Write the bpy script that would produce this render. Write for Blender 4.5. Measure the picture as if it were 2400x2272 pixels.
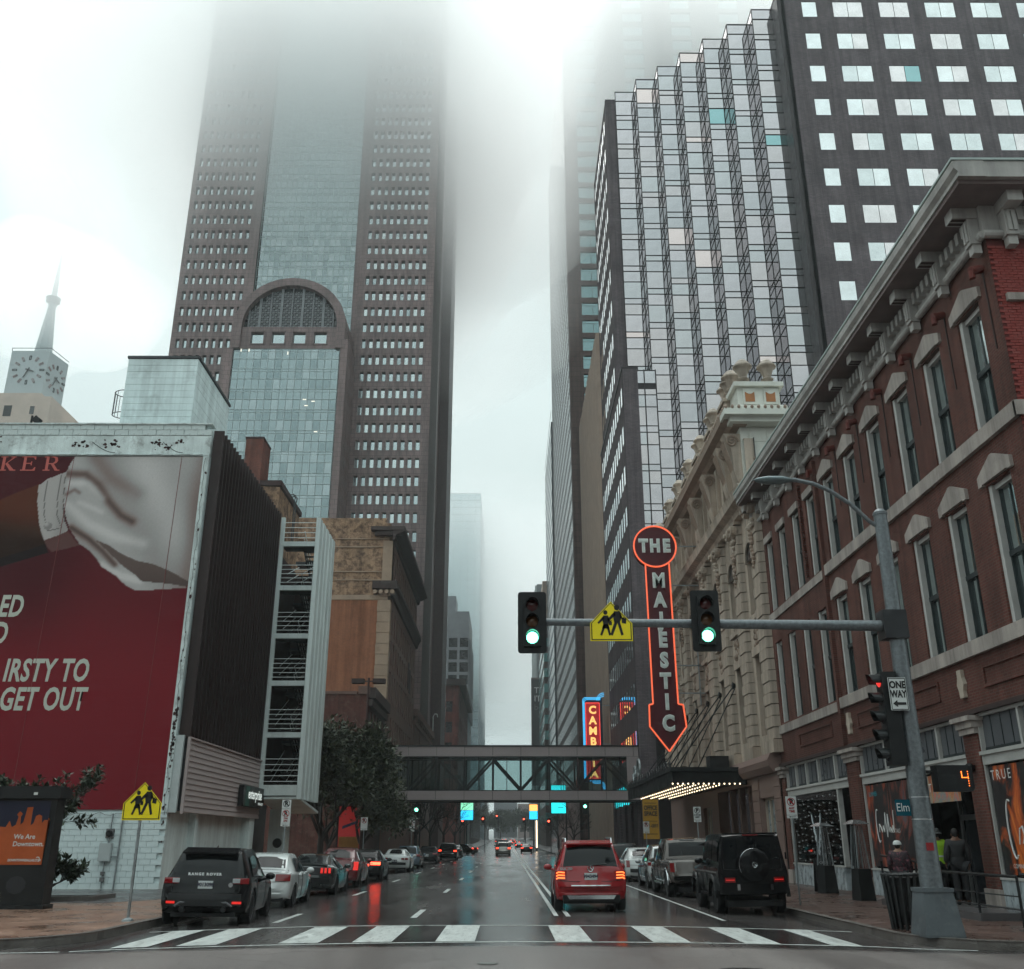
import bpy, bmesh, math, random
from mathutils import Vector, Matrix, Euler
from math import radians, sin, cos, pi, atan2, sqrt
random.seed(11)
for _o in list(bpy.data.objects): bpy.data.objects.remove(_o, do_unlink=True)
SC = bpy.context.scene
COL = SC.collection
# ------------------------------------------------------------------ camera
cam_data = bpy.data.cameras.new('camera'); cam = bpy.data.objects.new('camera', cam_data); COL.objects.link(cam)
F_PX = 2268.0
cam_data.sensor_fit = 'HORIZONTAL'; cam_data.sensor_width = 36.0
cam_data.lens = F_PX / 2400 * 36.0
cam_data.clip_start = 0.1; cam_data.clip_end = 6000
cam.location = (0, 0, 1.65)
cam.rotation_euler = (radians(90) + math.atan(838 / F_PX), 0, -math.atan(10 / 2418.0))
SC.camera = cam
# ------------------------------------------------------------------ world (overcast), sun, exposure
SUN_EL, SUN_ROT = radians(58), radians(-10)
world = bpy.data.worlds.new('World'); SC.world = world; world.use_nodes = True
wn = world.node_tree; wn.nodes.clear()
w_out = wn.nodes.new('ShaderNodeOutputWorld'); w_bg = wn.nodes.new('ShaderNodeBackground')
w_sky = wn.nodes.new('ShaderNodeTexSky'); w_sky.sky_type = 'NISHITA'; w_sky.sun_disc = False
w_sky.sun_elevation = SUN_EL; w_sky.sun_rotation = SUN_ROT; w_sky.dust_density = 6.0; w_sky.air_density = 1.0
w_hsv = wn.nodes.new('ShaderNodeHueSaturation'); w_hsv.inputs['Saturation'].default_value = 0.12
w_mix = wn.nodes.new('ShaderNodeMix'); w_mix.data_type = 'RGBA'; w_mix.inputs['Factor'].default_value = 0.985
w_tc = wn.nodes.new('ShaderNodeTexCoord'); w_map = wn.nodes.new('ShaderNodeMapping'); w_map.inputs['Scale'].default_value = (1.6, 1.6, 3.2)
w_noise = wn.nodes.new('ShaderNodeTexNoise'); w_noise.inputs['Scale'].default_value = 1.5; w_noise.inputs['Detail'].default_value = 4
w_ramp = wn.nodes.new('ShaderNodeValToRGB')
w_ramp.color_ramp.elements[0].position = 0.30; w_ramp.color_ramp.elements[0].color = (4.85, 5.85, 5.9, 1)
w_ramp.color_ramp.elements[1].position = 0.62; w_ramp.color_ramp.elements[1].color = (5.6, 6.5, 6.45, 1)
wn.links.new(w_tc.outputs['Generated'], w_map.inputs['Vector']); wn.links.new(w_map.outputs[0], w_noise.inputs['Vector'])
wn.links.new(w_noise.outputs['Fac'], w_ramp.inputs['Fac'])
wn.links.new(w_sky.outputs[0], w_hsv.inputs['Color'])
wn.links.new(w_hsv.outputs[0], w_mix.inputs[6]); wn.links.new(w_ramp.outputs[0], w_mix.inputs[7])
# overcast sky: the zenith is brighter than the horizon
w_sep = wn.nodes.new('ShaderNodeSeparateXYZ'); wn.links.new(w_tc.outputs['Generated'], w_sep.inputs[0])
w_lum = wn.nodes.new('ShaderNodeMapRange'); w_lum.inputs[1].default_value = 0.0; w_lum.inputs[2].default_value = 1.0; w_lum.inputs[3].default_value = 0.95; w_lum.inputs[4].default_value = 2.3
w_pow = wn.nodes.new('ShaderNodeMath'); w_pow.operation = 'MULTIPLY'; wn.links.new(w_sep.outputs['Z'], w_pow.inputs[0]); wn.links.new(w_sep.outputs['Z'], w_pow.inputs[1]); wn.links.new(w_pow.outputs[0], w_lum.inputs[0])
w_mul = wn.nodes.new('ShaderNodeMix'); w_mul.data_type = 'RGBA'; w_mul.blend_type = 'MULTIPLY'; w_mul.inputs[0].default_value = 1.0
wn.links.new(w_mix.outputs[2], w_mul.inputs[6]); wn.links.new(w_lum.outputs[0], w_mul.inputs[7]); wn.links.new(w_mul.outputs[2], w_bg.inputs['Color']); w_bg.inputs['Strength'].default_value = 0.1
wn.links.new(w_bg.outputs[0], w_out.inputs[0])
sun_d = bpy.data.lights.new('sun', 'SUN'); sun_d.energy = 1.3; sun_d.angle = radians(40); sun_d.color = (1.0, 0.97, 0.93)
sun = bpy.data.objects.new('sun', sun_d); COL.objects.link(sun)
sun.rotation_euler = (-(radians(90) - SUN_EL), 0, radians(10)); sun.location = (-20, 160, 250)
vs = SC.view_settings; vs.view_transform = 'Standard'; vs.look = 'None'; vs.gamma = 1.0; vs.exposure = 0.3; vs.use_curve_mapping = False
SC.render.engine = 'CYCLES'
cy = SC.cycles
cy.use_denoising = True; cy.max_bounces = 8; cy.diffuse_bounces = 3; cy.glossy_bounces = 4; cy.transmission_bounces = 4
cy.transparent_max_bounces = 12; cy.volume_bounces = 3; cy.sample_clamp_indirect = 4.0; cy.caustics_reflective = False; cy.caustics_refractive = False
cy.use_adaptive_sampling = True; cy.adaptive_threshold = 0.03
# ------------------------------------------------------------------ helpers
W = {}
def V(*a): return Vector(a)
class MB:
    """collects faces of one part"""
    def __init__(s): s.v = []; s.f = []
    def add(s, vs, fs):
        n = len(s.v); s.v += [tuple(p) for p in vs]; s.f += [tuple(i + n for i in f) for f in fs]; return s
    def box(s, x0, x1, y0, y1, z0, z1):
        return s.add([(x0,y0,z0),(x1,y0,z0),(x1,y1,z0),(x0,y1,z0),(x0,y0,z1),(x1,y0,z1),(x1,y1,z1),(x0,y1,z1)],
                     [(0,3,2,1),(4,5,6,7),(0,1,5,4),(1,2,6,5),(2,3,7,6),(3,0,4,7)])
    def quad(s, a, b, c, d): return s.add([a, b, c, d], [(0, 1, 2, 3)])
    def poly(s, pts): return s.add(pts, [tuple(range(len(pts)))])
    def prism(s, pts, vec):
        """closed outline extruded along vec"""
        n = len(pts); v = Vector(vec)
        top = [tuple(Vector(p) + v) for p in pts]
        fs = [tuple(range(n))[::-1], tuple(range(n, 2 * n))] + [(i, (i + 1) % n, n + (i + 1) % n, n + i) for i in range(n)]
        return s.add(list(pts) + top, fs)
    def tube(s, p0, p1, r0, r1=None, n=10, cap=True):
        r1 = r0 if r1 is None else r1
        a, b = Vector(p0), Vector(p1); d = (b - a)
        if d.length < 1e-6: return s
        d.normalize(); u = d.orthogonal().normalized(); w = d.cross(u)
        vs = []
        for c, r in ((a, r0), (b, r1)):
            for i in range(n):
                t = 2 * pi * i / n; vs.append(tuple(c + (u * cos(t) + w * sin(t)) * r))
        fs = [(i, (i + 1) % n, n + (i + 1) % n, n + i) for i in range(n)]
        if cap: fs += [tuple(range(n))[::-1], tuple(range(n, 2 * n))]
        return s.add(vs, fs)
    def path(s, pts, r, n=8):
        for a, b in zip(pts, pts[1:]): s.tube(a, b, r, n=n)
        return s
    def lathe(s, prof, c, n=14, axis='z'):
        """prof: list of (r, h)"""
        c = Vector(c); vs = []
        for r, h in prof:
            for i in range(n):
                t = 2 * pi * i / n; a, b = r * cos(t), r * sin(t)
                p = V(a, b, h) if axis == 'z' else (V(a, h, b) if axis == 'y' else V(h, a, b))
                vs.append(tuple(c + p))
        m = len(prof); fs = []
        for k in range(m - 1):
            for i in range(n):
                j = (i + 1) % n; fs.append((k*n+i, k*n+j, (k+1)*n+j, (k+1)*n+i))
        fs += [tuple(range(n))[::-1], tuple(range((m-1)*n, m*n))]
        return s.add(vs, fs)
    def ball(s, c, r, n=8, sq=(1, 1, 1)):
        pr = [(max(1e-3, r * sin(pi * k / n)), -r * cos(pi * k / n)) for k in range(n + 1)]
        m = MB().lathe(pr, (0, 0, 0), n * 2)
        return s.add([(c[0]+x*sq[0], c[1]+y*sq[1], c[2]+z*sq[2]) for x, y, z in m.v], m.f)
    def grid(s, fn, nu, nv, flip=False):
        """surface patch fn(u,v) u,v in 0..1"""
        vs = [tuple(fn(i / nu, j / nv)) for j in range(nv + 1) for i in range(nu + 1)]
        fs = []
        for j in range(nv):
            for i in range(nu):
                a = j * (nu + 1) + i; q = (a, a + 1, a + nu + 2, a + nu + 1); fs.append(q[::-1] if flip else q)
        return s.add(vs, fs)
    def mesh(s, name, mat=None, smooth=None, fix=True):
        me = bpy.data.meshes.new(name); me.from_pydata(s.v, [], s.f)
        if fix or smooth is not None:
            bm = bmesh.new(); bm.from_mesh(me)
            if smooth is not None: bmesh.ops.remove_doubles(bm, verts=bm.verts, dist=1e-5)
            if fix: bmesh.ops.recalc_face_normals(bm, faces=bm.faces)
            if smooth is not None:
                ang = radians(smooth)
                for f in bm.faces: f.smooth = True
                for e in bm.edges:
                    if len(e.link_faces) == 2 and e.calc_face_angle(0) > ang: e.smooth = False
            bm.to_mesh(me); bm.free()
        if mat is not None: me.materials.append(mat)
        return me
def obj(name, me, parent=None, at=(0, 0, 0), rot=None, scl=None):
    o = bpy.data.objects.new(name, me); COL.objects.link(o)
    at = Vector(at); W[o] = at
    if parent is not None: o.parent = parent; o.location = at - W[parent]
    else: o.location = at
    if rot is not None: o.rotation_euler = rot
    if scl is not None: o.scale = scl
    return o
def tag(o, label=None, cat=None, group=None, kind=None):
    if label: o['label'] = label
    if cat: o['category'] = cat
    if group: o['group'] = group
    if kind: o['kind'] = kind
    return o
def thing(name, label, cat, at=(0, 0, 0), group=None):
    o = bpy.data.objects.new(name, None); o.empty_display_size = 0.2; COL.objects.link(o); o.location = at; W[o] = Vector(at)
    return tag(o, label, cat, group)
def part(name, mb, mat, parent=None, smooth=None, fix=True):
    return obj(name, mb.mesh(name, mat, smooth, fix), parent)
def box(name, mat, parent, *a): return part(name, MB().box(*a), mat, parent)
def bevel(o, w=0.01, seg=2):
    m = o.modifiers.new('bevel', 'BEVEL'); m.width = w; m.segments = seg; m.limit_method = 'ANGLE'; return o
class Local:
    """parts of a thing in its own frame: W of the root is zero while building"""
    def __init__(s, root): s.root = root
    def __enter__(s): s.keep = W[s.root]; W[s.root] = V(0, 0, 0); return s.root
    def __exit__(s, *a): W[s.root] = s.keep
def copy_tree(o, parent=None):
    c = o.copy(); COL.objects.link(c); c.parent = parent; W[c] = W.get(o, V(0, 0, 0))
    for ch in o.children: copy_tree(ch, c)
    return c
# ---- a scratch scene in which text, skins and cuts are turned into meshes
TMP = bpy.data.scenes.new('scratch')
def eval_mesh(o):
    vl = TMP.view_layers[0]; vl.update(); dg = vl.depsgraph; dg.update()
    return bpy.data.meshes.new_from_object(o.evaluated_get(dg))
# ---- lettering (built-in font only), as a flat or extruded mesh
def text_mesh(txt, size=1.0, bold=0.0, shear=0.0, sx=1.0, depth=0.0, align='CENTER', space=1.0, mat=None):
    cu = bpy.data.curves.new('lettering', 'FONT'); cu.body = txt; cu.size = size; cu.offset = bold; cu.shear = shear
    cu.extrude = depth; cu.align_x = align; cu.align_y = 'CENTER'; cu.space_character = space; cu.resolution_u = 3
    t = bpy.data.objects.new('lettering', cu); TMP.collection.objects.link(t)
    me = eval_mesh(t); bpy.data.objects.remove(t); bpy.data.curves.remove(cu)
    for v in me.vertices: v.co.x *= sx
    me.materials.clear()
    if mat: me.materials.append(mat)
    return me
FACE_CAM = (radians(90), 0, 0)            # text facing -Y
FACE_STREET_R = (radians(90), 0, radians(-90))   # on the right-hand facades, facing -X
FACE_STREET_L = (radians(90), 0, radians(90))    # on the left-hand facades, facing +X
def letter(name, txt, mat, parent, at, size, rot=FACE_CAM, **k):
    return obj(name, text_mesh(txt, size, mat=mat, **k), parent, at, rot)
# ---- walls with openings. P maps (along, depth, up) to the world
def P_cam(y0): return lambda a, d, z: (a, y0 + d, z)
def P_right(x0): return lambda a, d, z: (x0 + d, a, z)
def P_left(x0): return lambda a, d, z: (x0 - d, a, z)
def wall_holes(P, a0, a1, z0, z1, holes, depth, mb=None):
    mb = mb or MB()
    A = sorted({a0, a1} | {h[0] for h in holes} | {h[1] for h in holes}); Z = sorted({z0, z1} | {h[2] for h in holes} | {h[3] for h in holes})
    A = [a for a in A if a0 <= a <= a1]; Z = [z for z in Z if z0 <= z <= z1]
    ia = {a: i for i, a in enumerate(A)}; iz = {z: i for i, z in enumerate(Z)}
    full = set()
    for h in holes:
        if h[0] in ia and h[1] in ia and h[2] in iz and h[3] in iz:
            for i in range(ia[h[0]], ia[h[1]]):
                for j in range(iz[h[2]], iz[h[3]]): full.add((i, j))
    for j in range(len(Z) - 1):
        i = 0
        while i < len(A) - 1:
            if (i, j) in full: i += 1; continue
            k = i
            while k < len(A) - 1 and (k, j) not in full: k += 1
            mb.quad(P(A[i], 0, Z[j]), P(A[k], 0, Z[j]), P(A[k], 0, Z[j+1]), P(A[i], 0, Z[j+1])); i = k
    for a, b, c, d in holes:
        mb.quad(P(a,0,c), P(b,0,c), P(b,depth,c), P(a,depth,c)); mb.quad(P(a,0,d), P(b,0,d), P(b,depth,d), P(a,depth,d))
        mb.quad(P(a,0,c), P(a,0,d), P(a,depth,d), P(a,depth,c)); mb.quad(P(b,0,c), P(b,0,d), P(b,depth,d), P(b,depth,c))
    return mb
def pbox(mb, P, a0, a1, d0, d1, z0, z1):
    p, q = P(a0, d0, z0), P(a1, d1, z1)
    return mb.box(min(p[0],q[0]), max(p[0],q[0]), min(p[1],q[1]), max(p[1],q[1]), min(p[2],q[2]), max(p[2],q[2]))
# ------------------------------------------------------------------ materials
def _nt(name):
    m = bpy.data.materials.new(name); m.use_nodes = True; nt = m.node_tree
    return m, nt, nt.nodes['Principled BSDF']
def _n(nt, t, **k):
    n = nt.nodes.new(t)
    for a, b in k.items(): n.inputs[a].default_value = b
    return n
MATS = {}
def streaks(nt, out, amount, scale=1.6):
    """rain streaks running down a wall"""
    L = nt.links; tc = _n(nt, 'ShaderNodeTexCoord'); mp = _n(nt, 'ShaderNodeMapping', Scale=(1, 1, .05)); L.new(tc.outputs['Object'], mp.inputs['Vector'])
    nz = _n(nt, 'ShaderNodeTexNoise', Scale=scale, Detail=5.0, Roughness=.7); L.new(mp.outputs[0], nz.inputs['Vector'])
    mr = _n(nt, 'ShaderNodeMapRange'); mr.inputs[1].default_value = .38; mr.inputs[2].default_value = .62; mr.inputs[3].default_value = 1 - amount; mr.inputs[4].default_value = 1 + amount * .35; L.new(nz.outputs['Fac'], mr.inputs[0])
    mx = _n(nt, 'ShaderNodeMix'); mx.data_type = 'RGBA'; mx.blend_type = 'MULTIPLY'; mx.inputs[0].default_value = 1; L.new(out, mx.inputs[6]); L.new(mr.outputs[0], mx.inputs[7]); return mx.outputs[2]
def mat(name, col, rough=0.6, metal=0.0, var=0.18, scale=2.0, bump=0.0, bscale=30.0, stretch=(1, 1, 1), dirt=0.0, dirtcol=(0.03, 0.028, 0.028), spec=0.35, coat=0.0, rvar=0.1, streak=0.0):
    if name in MATS: return MATS[name]
    m, nt, b = _nt(name); L = nt.links
    tc = _n(nt, 'ShaderNodeTexCoord'); mp = _n(nt, 'ShaderNodeMapping', Scale=stretch); L.new(tc.outputs['Object'], mp.inputs['Vector'])
    nz = _n(nt, 'ShaderNodeTexNoise', Scale=scale, Detail=6.0, Roughness=0.6); L.new(mp.outputs[0], nz.inputs['Vector'])
    mr = _n(nt, 'ShaderNodeMapRange'); mr.inputs[1].default_value = 0.3; mr.inputs[2].default_value = 0.7
    mr.inputs[3].default_value = 1 - var; mr.inputs[4].default_value = 1 + var; L.new(nz.outputs['Fac'], mr.inputs[0])
    mul = _n(nt, 'ShaderNodeMix'); mul.data_type = 'RGBA'; mul.blend_type = 'MULTIPLY'; mul.inputs[0].default_value = 1
    mul.inputs[6].default_value = (*col, 1); L.new(mr.outputs[0], mul.inputs[7]); out = mul.outputs[2]
    if dirt > 0:
        n2 = _n(nt, 'ShaderNodeTexNoise', Scale=scale * 1.7, Detail=8.0, Roughness=0.75); L.new(mp.outputs[0], n2.inputs['Vector'])
        r2 = _n(nt, 'ShaderNodeMapRange'); r2.inputs[1].default_value = 0.52; r2.inputs[2].default_value = 0.72; r2.inputs[4].default_value = dirt
        L.new(n2.outputs['Fac'], r2.inputs[0])
        mx = _n(nt, 'ShaderNodeMix'); mx.data_type = 'RGBA'; mx.inputs[7].default_value = (*dirtcol, 1)
        L.new(r2.outputs[0], mx.inputs[0]); L.new(out, mx.inputs[6]); out = mx.outputs[2]
    if streak > 0: out = streaks(nt, out, streak)
    L.new(out, b.inputs['Base Color'])
    b.inputs['Roughness'].default_value = rough; b.inputs['Metallic'].default_value = metal; b.inputs['Specular IOR Level'].default_value = spec
    b.inputs['Coat Weight'].default_value = coat; b.inputs['Coat Roughness'].default_value = 0.04
    if rvar > 0:
        rr = _n(nt, 'ShaderNodeMapRange'); rr.inputs[1].default_value = .3; rr.inputs[2].default_value = .7
        rr.inputs[3].default_value = max(0.02, rough - rvar); rr.inputs[4].default_value = min(1, rough + rvar); L.new(nz.outputs['Fac'], rr.inputs[0]); L.new(rr.outputs[0], b.inputs['Roughness'])
    if bump > 0:
        n3 = _n(nt, 'ShaderNodeTexNoise', Scale=bscale, Detail=4.0); L.new(mp.outputs[0], n3.inputs['Vector'])
        bp = _n(nt, 'ShaderNodeBump', Strength=bump, Distance=0.02); L.new(n3.outputs['Fac'], bp.inputs['Height']); L.new(bp.outputs[0], b.inputs['Normal'])
    MATS[name] = m; return m
def brick(name, c1, c2, mortar, face='x', bw=0.22, bh=0.075, mw=0.012, rough=0.75, var=0.25, bump=0.6, dirt=0.0, dirtcol=(0.02, 0.018, 0.018), dscale=0.6, spec=0.2, dthr=.5, offset=0.5, streak=.3):
    """courses laid in the wall's own plane: face 'x' = wall facing +-X, 'y' = wall facing +-Y"""
    if name in MATS: return MATS[name]
    m, nt, b = _nt(name); L = nt.links
    tc = _n(nt, 'ShaderNodeTexCoord'); sp = _n(nt, 'ShaderNodeSeparateXYZ'); cb = _n(nt, 'ShaderNodeCombineXYZ')
    L.new(tc.outputs['Object'], sp.inputs[0]); L.new(sp.outputs['Y' if face == 'x' else 'X'], cb.inputs[0]); L.new(sp.outputs['Z'], cb.inputs[1])
    br = _n(nt, 'ShaderNodeTexBrick', Color1=(*c1, 1), Color2=(*c2, 1), Mortar=(*mortar, 1)); br.offset = offset
    br.inputs['Scale'].default_value = 1.0; br.inputs['Brick Width'].default_value = bw; br.inputs['Row Height'].default_value = bh
    br.inputs['Mortar Size'].default_value = mw; br.inputs['Mortar Smooth'].default_value = 0.2; br.inputs['Bias'].default_value = -0.1
    L.new(cb.outputs[0], br.inputs['Vector'])
    nz = _n(nt, 'ShaderNodeTexNoise', Scale=dscale, Detail=8.0, Roughness=0.65); L.new(tc.outputs['Object'], nz.inputs['Vector'])
    mr = _n(nt, 'ShaderNodeMapRange'); mr.inputs[1].default_value = 0.3; mr.inputs[2].default_value = 0.7; mr.inputs[3].default_value = 1 - var; mr.inputs[4].default_value = 1 + var
    L.new(nz.outputs['Fac'], mr.inputs[0])
    mul = _n(nt, 'ShaderNodeMix'); mul.data_type = 'RGBA'; mul.blend_type = 'MULTIPLY'; mul.inputs[0].default_value = 1
    L.new(br.outputs['Color'], mul.inputs[6]); L.new(mr.outputs[0], mul.inputs[7]); out = mul.outputs[2]
    if dirt > 0:
        n2 = _n(nt, 'ShaderNodeTexNoise', Scale=dscale * 2.3, Detail=10.0, Roughness=0.78); L.new(tc.outputs['Object'], n2.inputs['Vector'])
        r2 = _n(nt, 'ShaderNodeMapRange'); r2.inputs[1].default_value = dthr; r2.inputs[2].default_value = dthr + .12; r2.inputs[4].default_value = dirt; L.new(n2.outputs['Fac'], r2.inputs[0])
        mx = _n(nt, 'ShaderNodeMix'); mx.data_type = 'RGBA'; mx.inputs[7].default_value = (*dirtcol, 1)
        L.new(r2.outputs[0], mx.inputs[0]); L.new(out, mx.inputs[6]); out = mx.outputs[2]
    if streak > 0: out = streaks(nt, out, streak)
    L.new(out, b.inputs['Base Color']); b.inputs['Roughness'].default_value = rough; b.inputs['Specular IOR Level'].default_value = spec
    bp = _n(nt, 'ShaderNodeBump', Strength=bump, Distance=0.02); bp.invert = True; L.new(br.outputs['Fac'], bp.inputs['Height']); L.new(bp.outputs[0], b.inputs['Normal'])
    MATS[name] = m; return m
def emit(name, col, strength=3.0, base=(0.02, 0.02, 0.02)):
    if name in MATS: return MATS[name]
    m, nt, b = _nt(name); b.inputs['Base Color'].default_value = (*base, 1); b.inputs['Roughness'].default_value = 0.4
    b.inputs['Emission Color'].default_value = (*col, 1); b.inputs['Emission Strength'].default_value = strength
    MATS[name] = m; return m
def mirror(name, col, rough=0.04, var=0.05, metal=1.0, wav=0.0, scale=0.4):
    """reflective coated glass"""
    m = mat(name, col, rough, metal, var, scale, rvar=0.0)
    if wav > 0:
        nt = m.node_tree; b = nt.nodes['Principled BSDF']
        n3 = _n(nt, 'ShaderNodeTexNoise', Scale=0.9, Detail=1.0); tc = _n(nt, 'ShaderNodeTexCoord'); nt.links.new(tc.outputs['Object'], n3.inputs['Vector'])
        bp = _n(nt, 'ShaderNodeBump', Strength=wav, Distance=0.02); nt.links.new(n3.outputs['Fac'], bp.inputs['Height']); nt.links.new(bp.outputs[0], b.inputs['Normal'])
    return m
def pane(name, tint=(0.8, 0.86, 0.86), refl=1.45, rough=0.02, clear=1.0):
    """thin clear pane: see-through with a Fresnel reflection"""
    if name in MATS: return MATS[name]
    m, nt, b = _nt(name); nt.nodes.remove(b); L = nt.links; out = nt.nodes['Material Output']
    tr = _n(nt, 'ShaderNodeBsdfTransparent', Color=(*tint, 1)); gl = _n(nt, 'ShaderNodeBsdfGlossy', Color=(1, 1, 1, 1), Roughness=rough)
    fr = _n(nt, 'ShaderNodeFresnel', IOR=refl); mx = _n(nt, 'ShaderNodeMixShader')
    L.new(fr.outputs[0], mx.inputs[0]); L.new(tr.outputs[0], mx.inputs[1]); L.new(gl.outputs[0], mx.inputs[2]); L.new(mx.outputs[0], out.inputs[0])
    MATS[name] = m; return m
# ------------------------------------------------------------------ ground, road, pavements
def sstep(a, b, x):
    t = max(0.0, min(1.0, (x - a) / (b - a))); return t * t * (3 - 2 * t)
def gz(x, y):
    """height of the road: cambered street, level crossing in front, a rise far off"""
    t = sstep(14, 19, y); c = min(1.0, (x / 7.6) ** 2)
    z = -0.13 * (t * c + (1 - t) * 0.6)
    if y > 150: z += 0.000022 * (y - 150) ** 2 if y < 420 else 0.000022 * 270 ** 2 + 0.0119 * (y - 420)
    return z
def road_material():
    m, nt, b = _nt('wet asphalt'); L = nt.links
    tc = _n(nt, 'ShaderNodeTexCoord')
    mp = _n(nt, 'ShaderNodeMapping', Scale=(1.0, 0.16, 1.0)); L.new(tc.outputs['Object'], mp.inputs['Vector'])
    big = _n(nt, 'ShaderNodeTexNoise', Scale=0.55, Detail=7.0, Roughness=0.62); L.new(mp.outputs[0], big.inputs['Vector'])
    fine = _n(nt, 'ShaderNodeTexNoise', Scale=55.0, Detail=3.0); L.new(tc.outputs['Object'], fine.inputs['Vector'])
    patch = _n(nt, 'ShaderNodeTexVoronoi', Scale=0.16); patch.feature = 'F1'; L.new(tc.outputs['Object'], patch.inputs['Vector'])
    crk = _n(nt, 'ShaderNodeTexVoronoi', Scale=0.22); crk.feature = 'DISTANCE_TO_EDGE'
    wob = _n(nt, 'ShaderNodeTexNoise', Scale=1.3, Detail=5.0); L.new(tc.outputs['Object'], wob.inputs['Vector'])
    wadd = _n(nt, 'ShaderNodeMix'); wadd.data_type = 'RGBA'; wadd.blend_type = 'LINEAR_LIGHT'; wadd.inputs[0].default_value = 0.25
    L.new(tc.outputs['Object'], wadd.inputs[6]); L.new(wob.outputs['Color'], wadd.inputs[7]); L.new(wadd.outputs[2], crk.inputs['Vector'])
    cr = _n(nt, 'ShaderNodeMapRange'); cr.inputs[1].default_value = 0.0; cr.inputs[2].default_value = 0.006; cr.inputs[3].default_value = 0.35; cr.inputs[4].default_value = 1.0; L.new(crk.outputs['Distance'], cr.inputs[0])
    ramp = _n(nt, 'ShaderNodeValToRGB'); e = ramp.color_ramp.elements
    e[0].position = .36; e[0].color = (.020, .018, .019, 1); e[1].position = .66; e[1].color = (.085, .075, .072, 1)
    L.new(big.outputs['Fac'], ramp.inputs['Fac'])
    sp = _n(nt, 'ShaderNodeMapRange'); sp.inputs[1].default_value = .35; sp.inputs[2].default_value = .7; sp.inputs[3].default_value = .4; sp.inputs[4].default_value = 1.9; L.new(fine.outputs['Fac'], sp.inputs[0])
    m1 = _n(nt, 'ShaderNodeMix'); m1.data_type = 'RGBA'; m1.blend_type = 'MULTIPLY'; m1.inputs[0].default_value = 1; L.new(ramp.outputs[0], m1.inputs[6]); L.new(sp.outputs[0], m1.inputs[7])
    m2 = _n(nt, 'ShaderNodeMix'); m2.data_type = 'RGBA'; m2.blend_type = 'MULTIPLY'; m2.inputs[0].default_value = 1; L.new(m1.outputs[2], m2.inputs[6]); L.new(cr.outputs[0], m2.inputs[7])
    # the crossing street in front is an older, drier, browner surface
    sx = _n(nt, 'ShaderNodeSeparateXYZ'); L.new(tc.outputs['Object'], sx.inputs[0])
    old = _n(nt, 'ShaderNodeMapRange'); old.inputs[1].default_value = 17.9; old.inputs[2].default_value = 18.3; old.inputs[3].default_value = 1.0; old.inputs[4].default_value = 0.0; L.new(sx.outputs['Y'], old.inputs[0])
    m3 = _n(nt, 'ShaderNodeMix'); m3.data_type = 'RGBA'; L.new(old.outputs[0], m3.inputs[0]); L.new(m2.outputs[2], m3.inputs[6])
    m4 = _n(nt, 'ShaderNodeMix'); m4.data_type = 'RGBA'; m4.blend_type = 'ADD'; m4.inputs[0].default_value = 1.0; L.new(m2.outputs[2], m4.inputs[6]); m4.inputs[7].default_value = (.105, .090, .085, 1)
    L.new(m4.outputs[2], m3.inputs[7]); L.new(m3.outputs[2], b.inputs['Base Color'])
    rr = _n(nt, 'ShaderNodeMapRange'); rr.inputs[1].default_value = .33; rr.inputs[2].default_value = .66; rr.inputs[3].default_value = .12; rr.inputs[4].default_value = .30; L.new(big.outputs['Fac'], rr.inputs[0])
    ra = _n(nt, 'ShaderNodeMath'); ra.operation = 'MULTIPLY_ADD'; ra.inputs[1].default_value = 0.22; L.new(old.outputs[0], ra.inputs[0]); L.new(rr.outputs[0], ra.inputs[2]); L.new(ra.outputs[0], b.inputs['Roughness'])
    b.inputs['Specular IOR Level'].default_value = 0.5
    bp = _n(nt, 'ShaderNodeBump', Strength=0.09, Distance=0.01); L.new(fine.outputs['Fac'], bp.inputs['Height'])
    bp2 = _n(nt, 'ShaderNodeBump', Strength=0.05, Distance=0.03); wv = _n(nt, 'ShaderNodeTexNoise', Scale=2.2, Detail=3.0); L.new(tc.outputs['Object'], wv.inputs['Vector'])
    L.new(wv.outputs['Fac'], bp2.inputs['Height']); L.new(bp.outputs[0], bp2.inputs['Normal']); L.new(bp2.outputs[0], b.inputs['Normal'])
    return m
M_ROAD = road_material()
def strip_mesh(xs, ys, dz=0.0):
    mb = MB()
    vs = [(x, y, gz(x, y) + dz) for y in ys for x in xs]; n = len(xs)
    fs = [(j*n+i, j*n+i+1, (j+1)*n+i+1, (j+1)*n+i) for j in range(len(ys)-1) for i in range(n-1)]
    return mb.add(vs, fs)
xs = [-900, -400, -120, -60, -30, -15, -10] + [-8 + 0.8 * i for i in range(21)] + [10, 15, 30, 60, 120, 400, 900]
ys = [-60, -20, 0, 8, 12] + [14 + .5 * i for i in range(12)] + [22, 30, 50, 80, 110, 150] + [150 + 15 * i for i in range(1, 20)] + [480, 600, 800, 1100, 1600, 2500]
road = part('road', strip_mesh(xs, ys), M_ROAD, smooth=40); tag(road, 'wet dark asphalt street running away between the towers', 'road', kind='structure')
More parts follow.
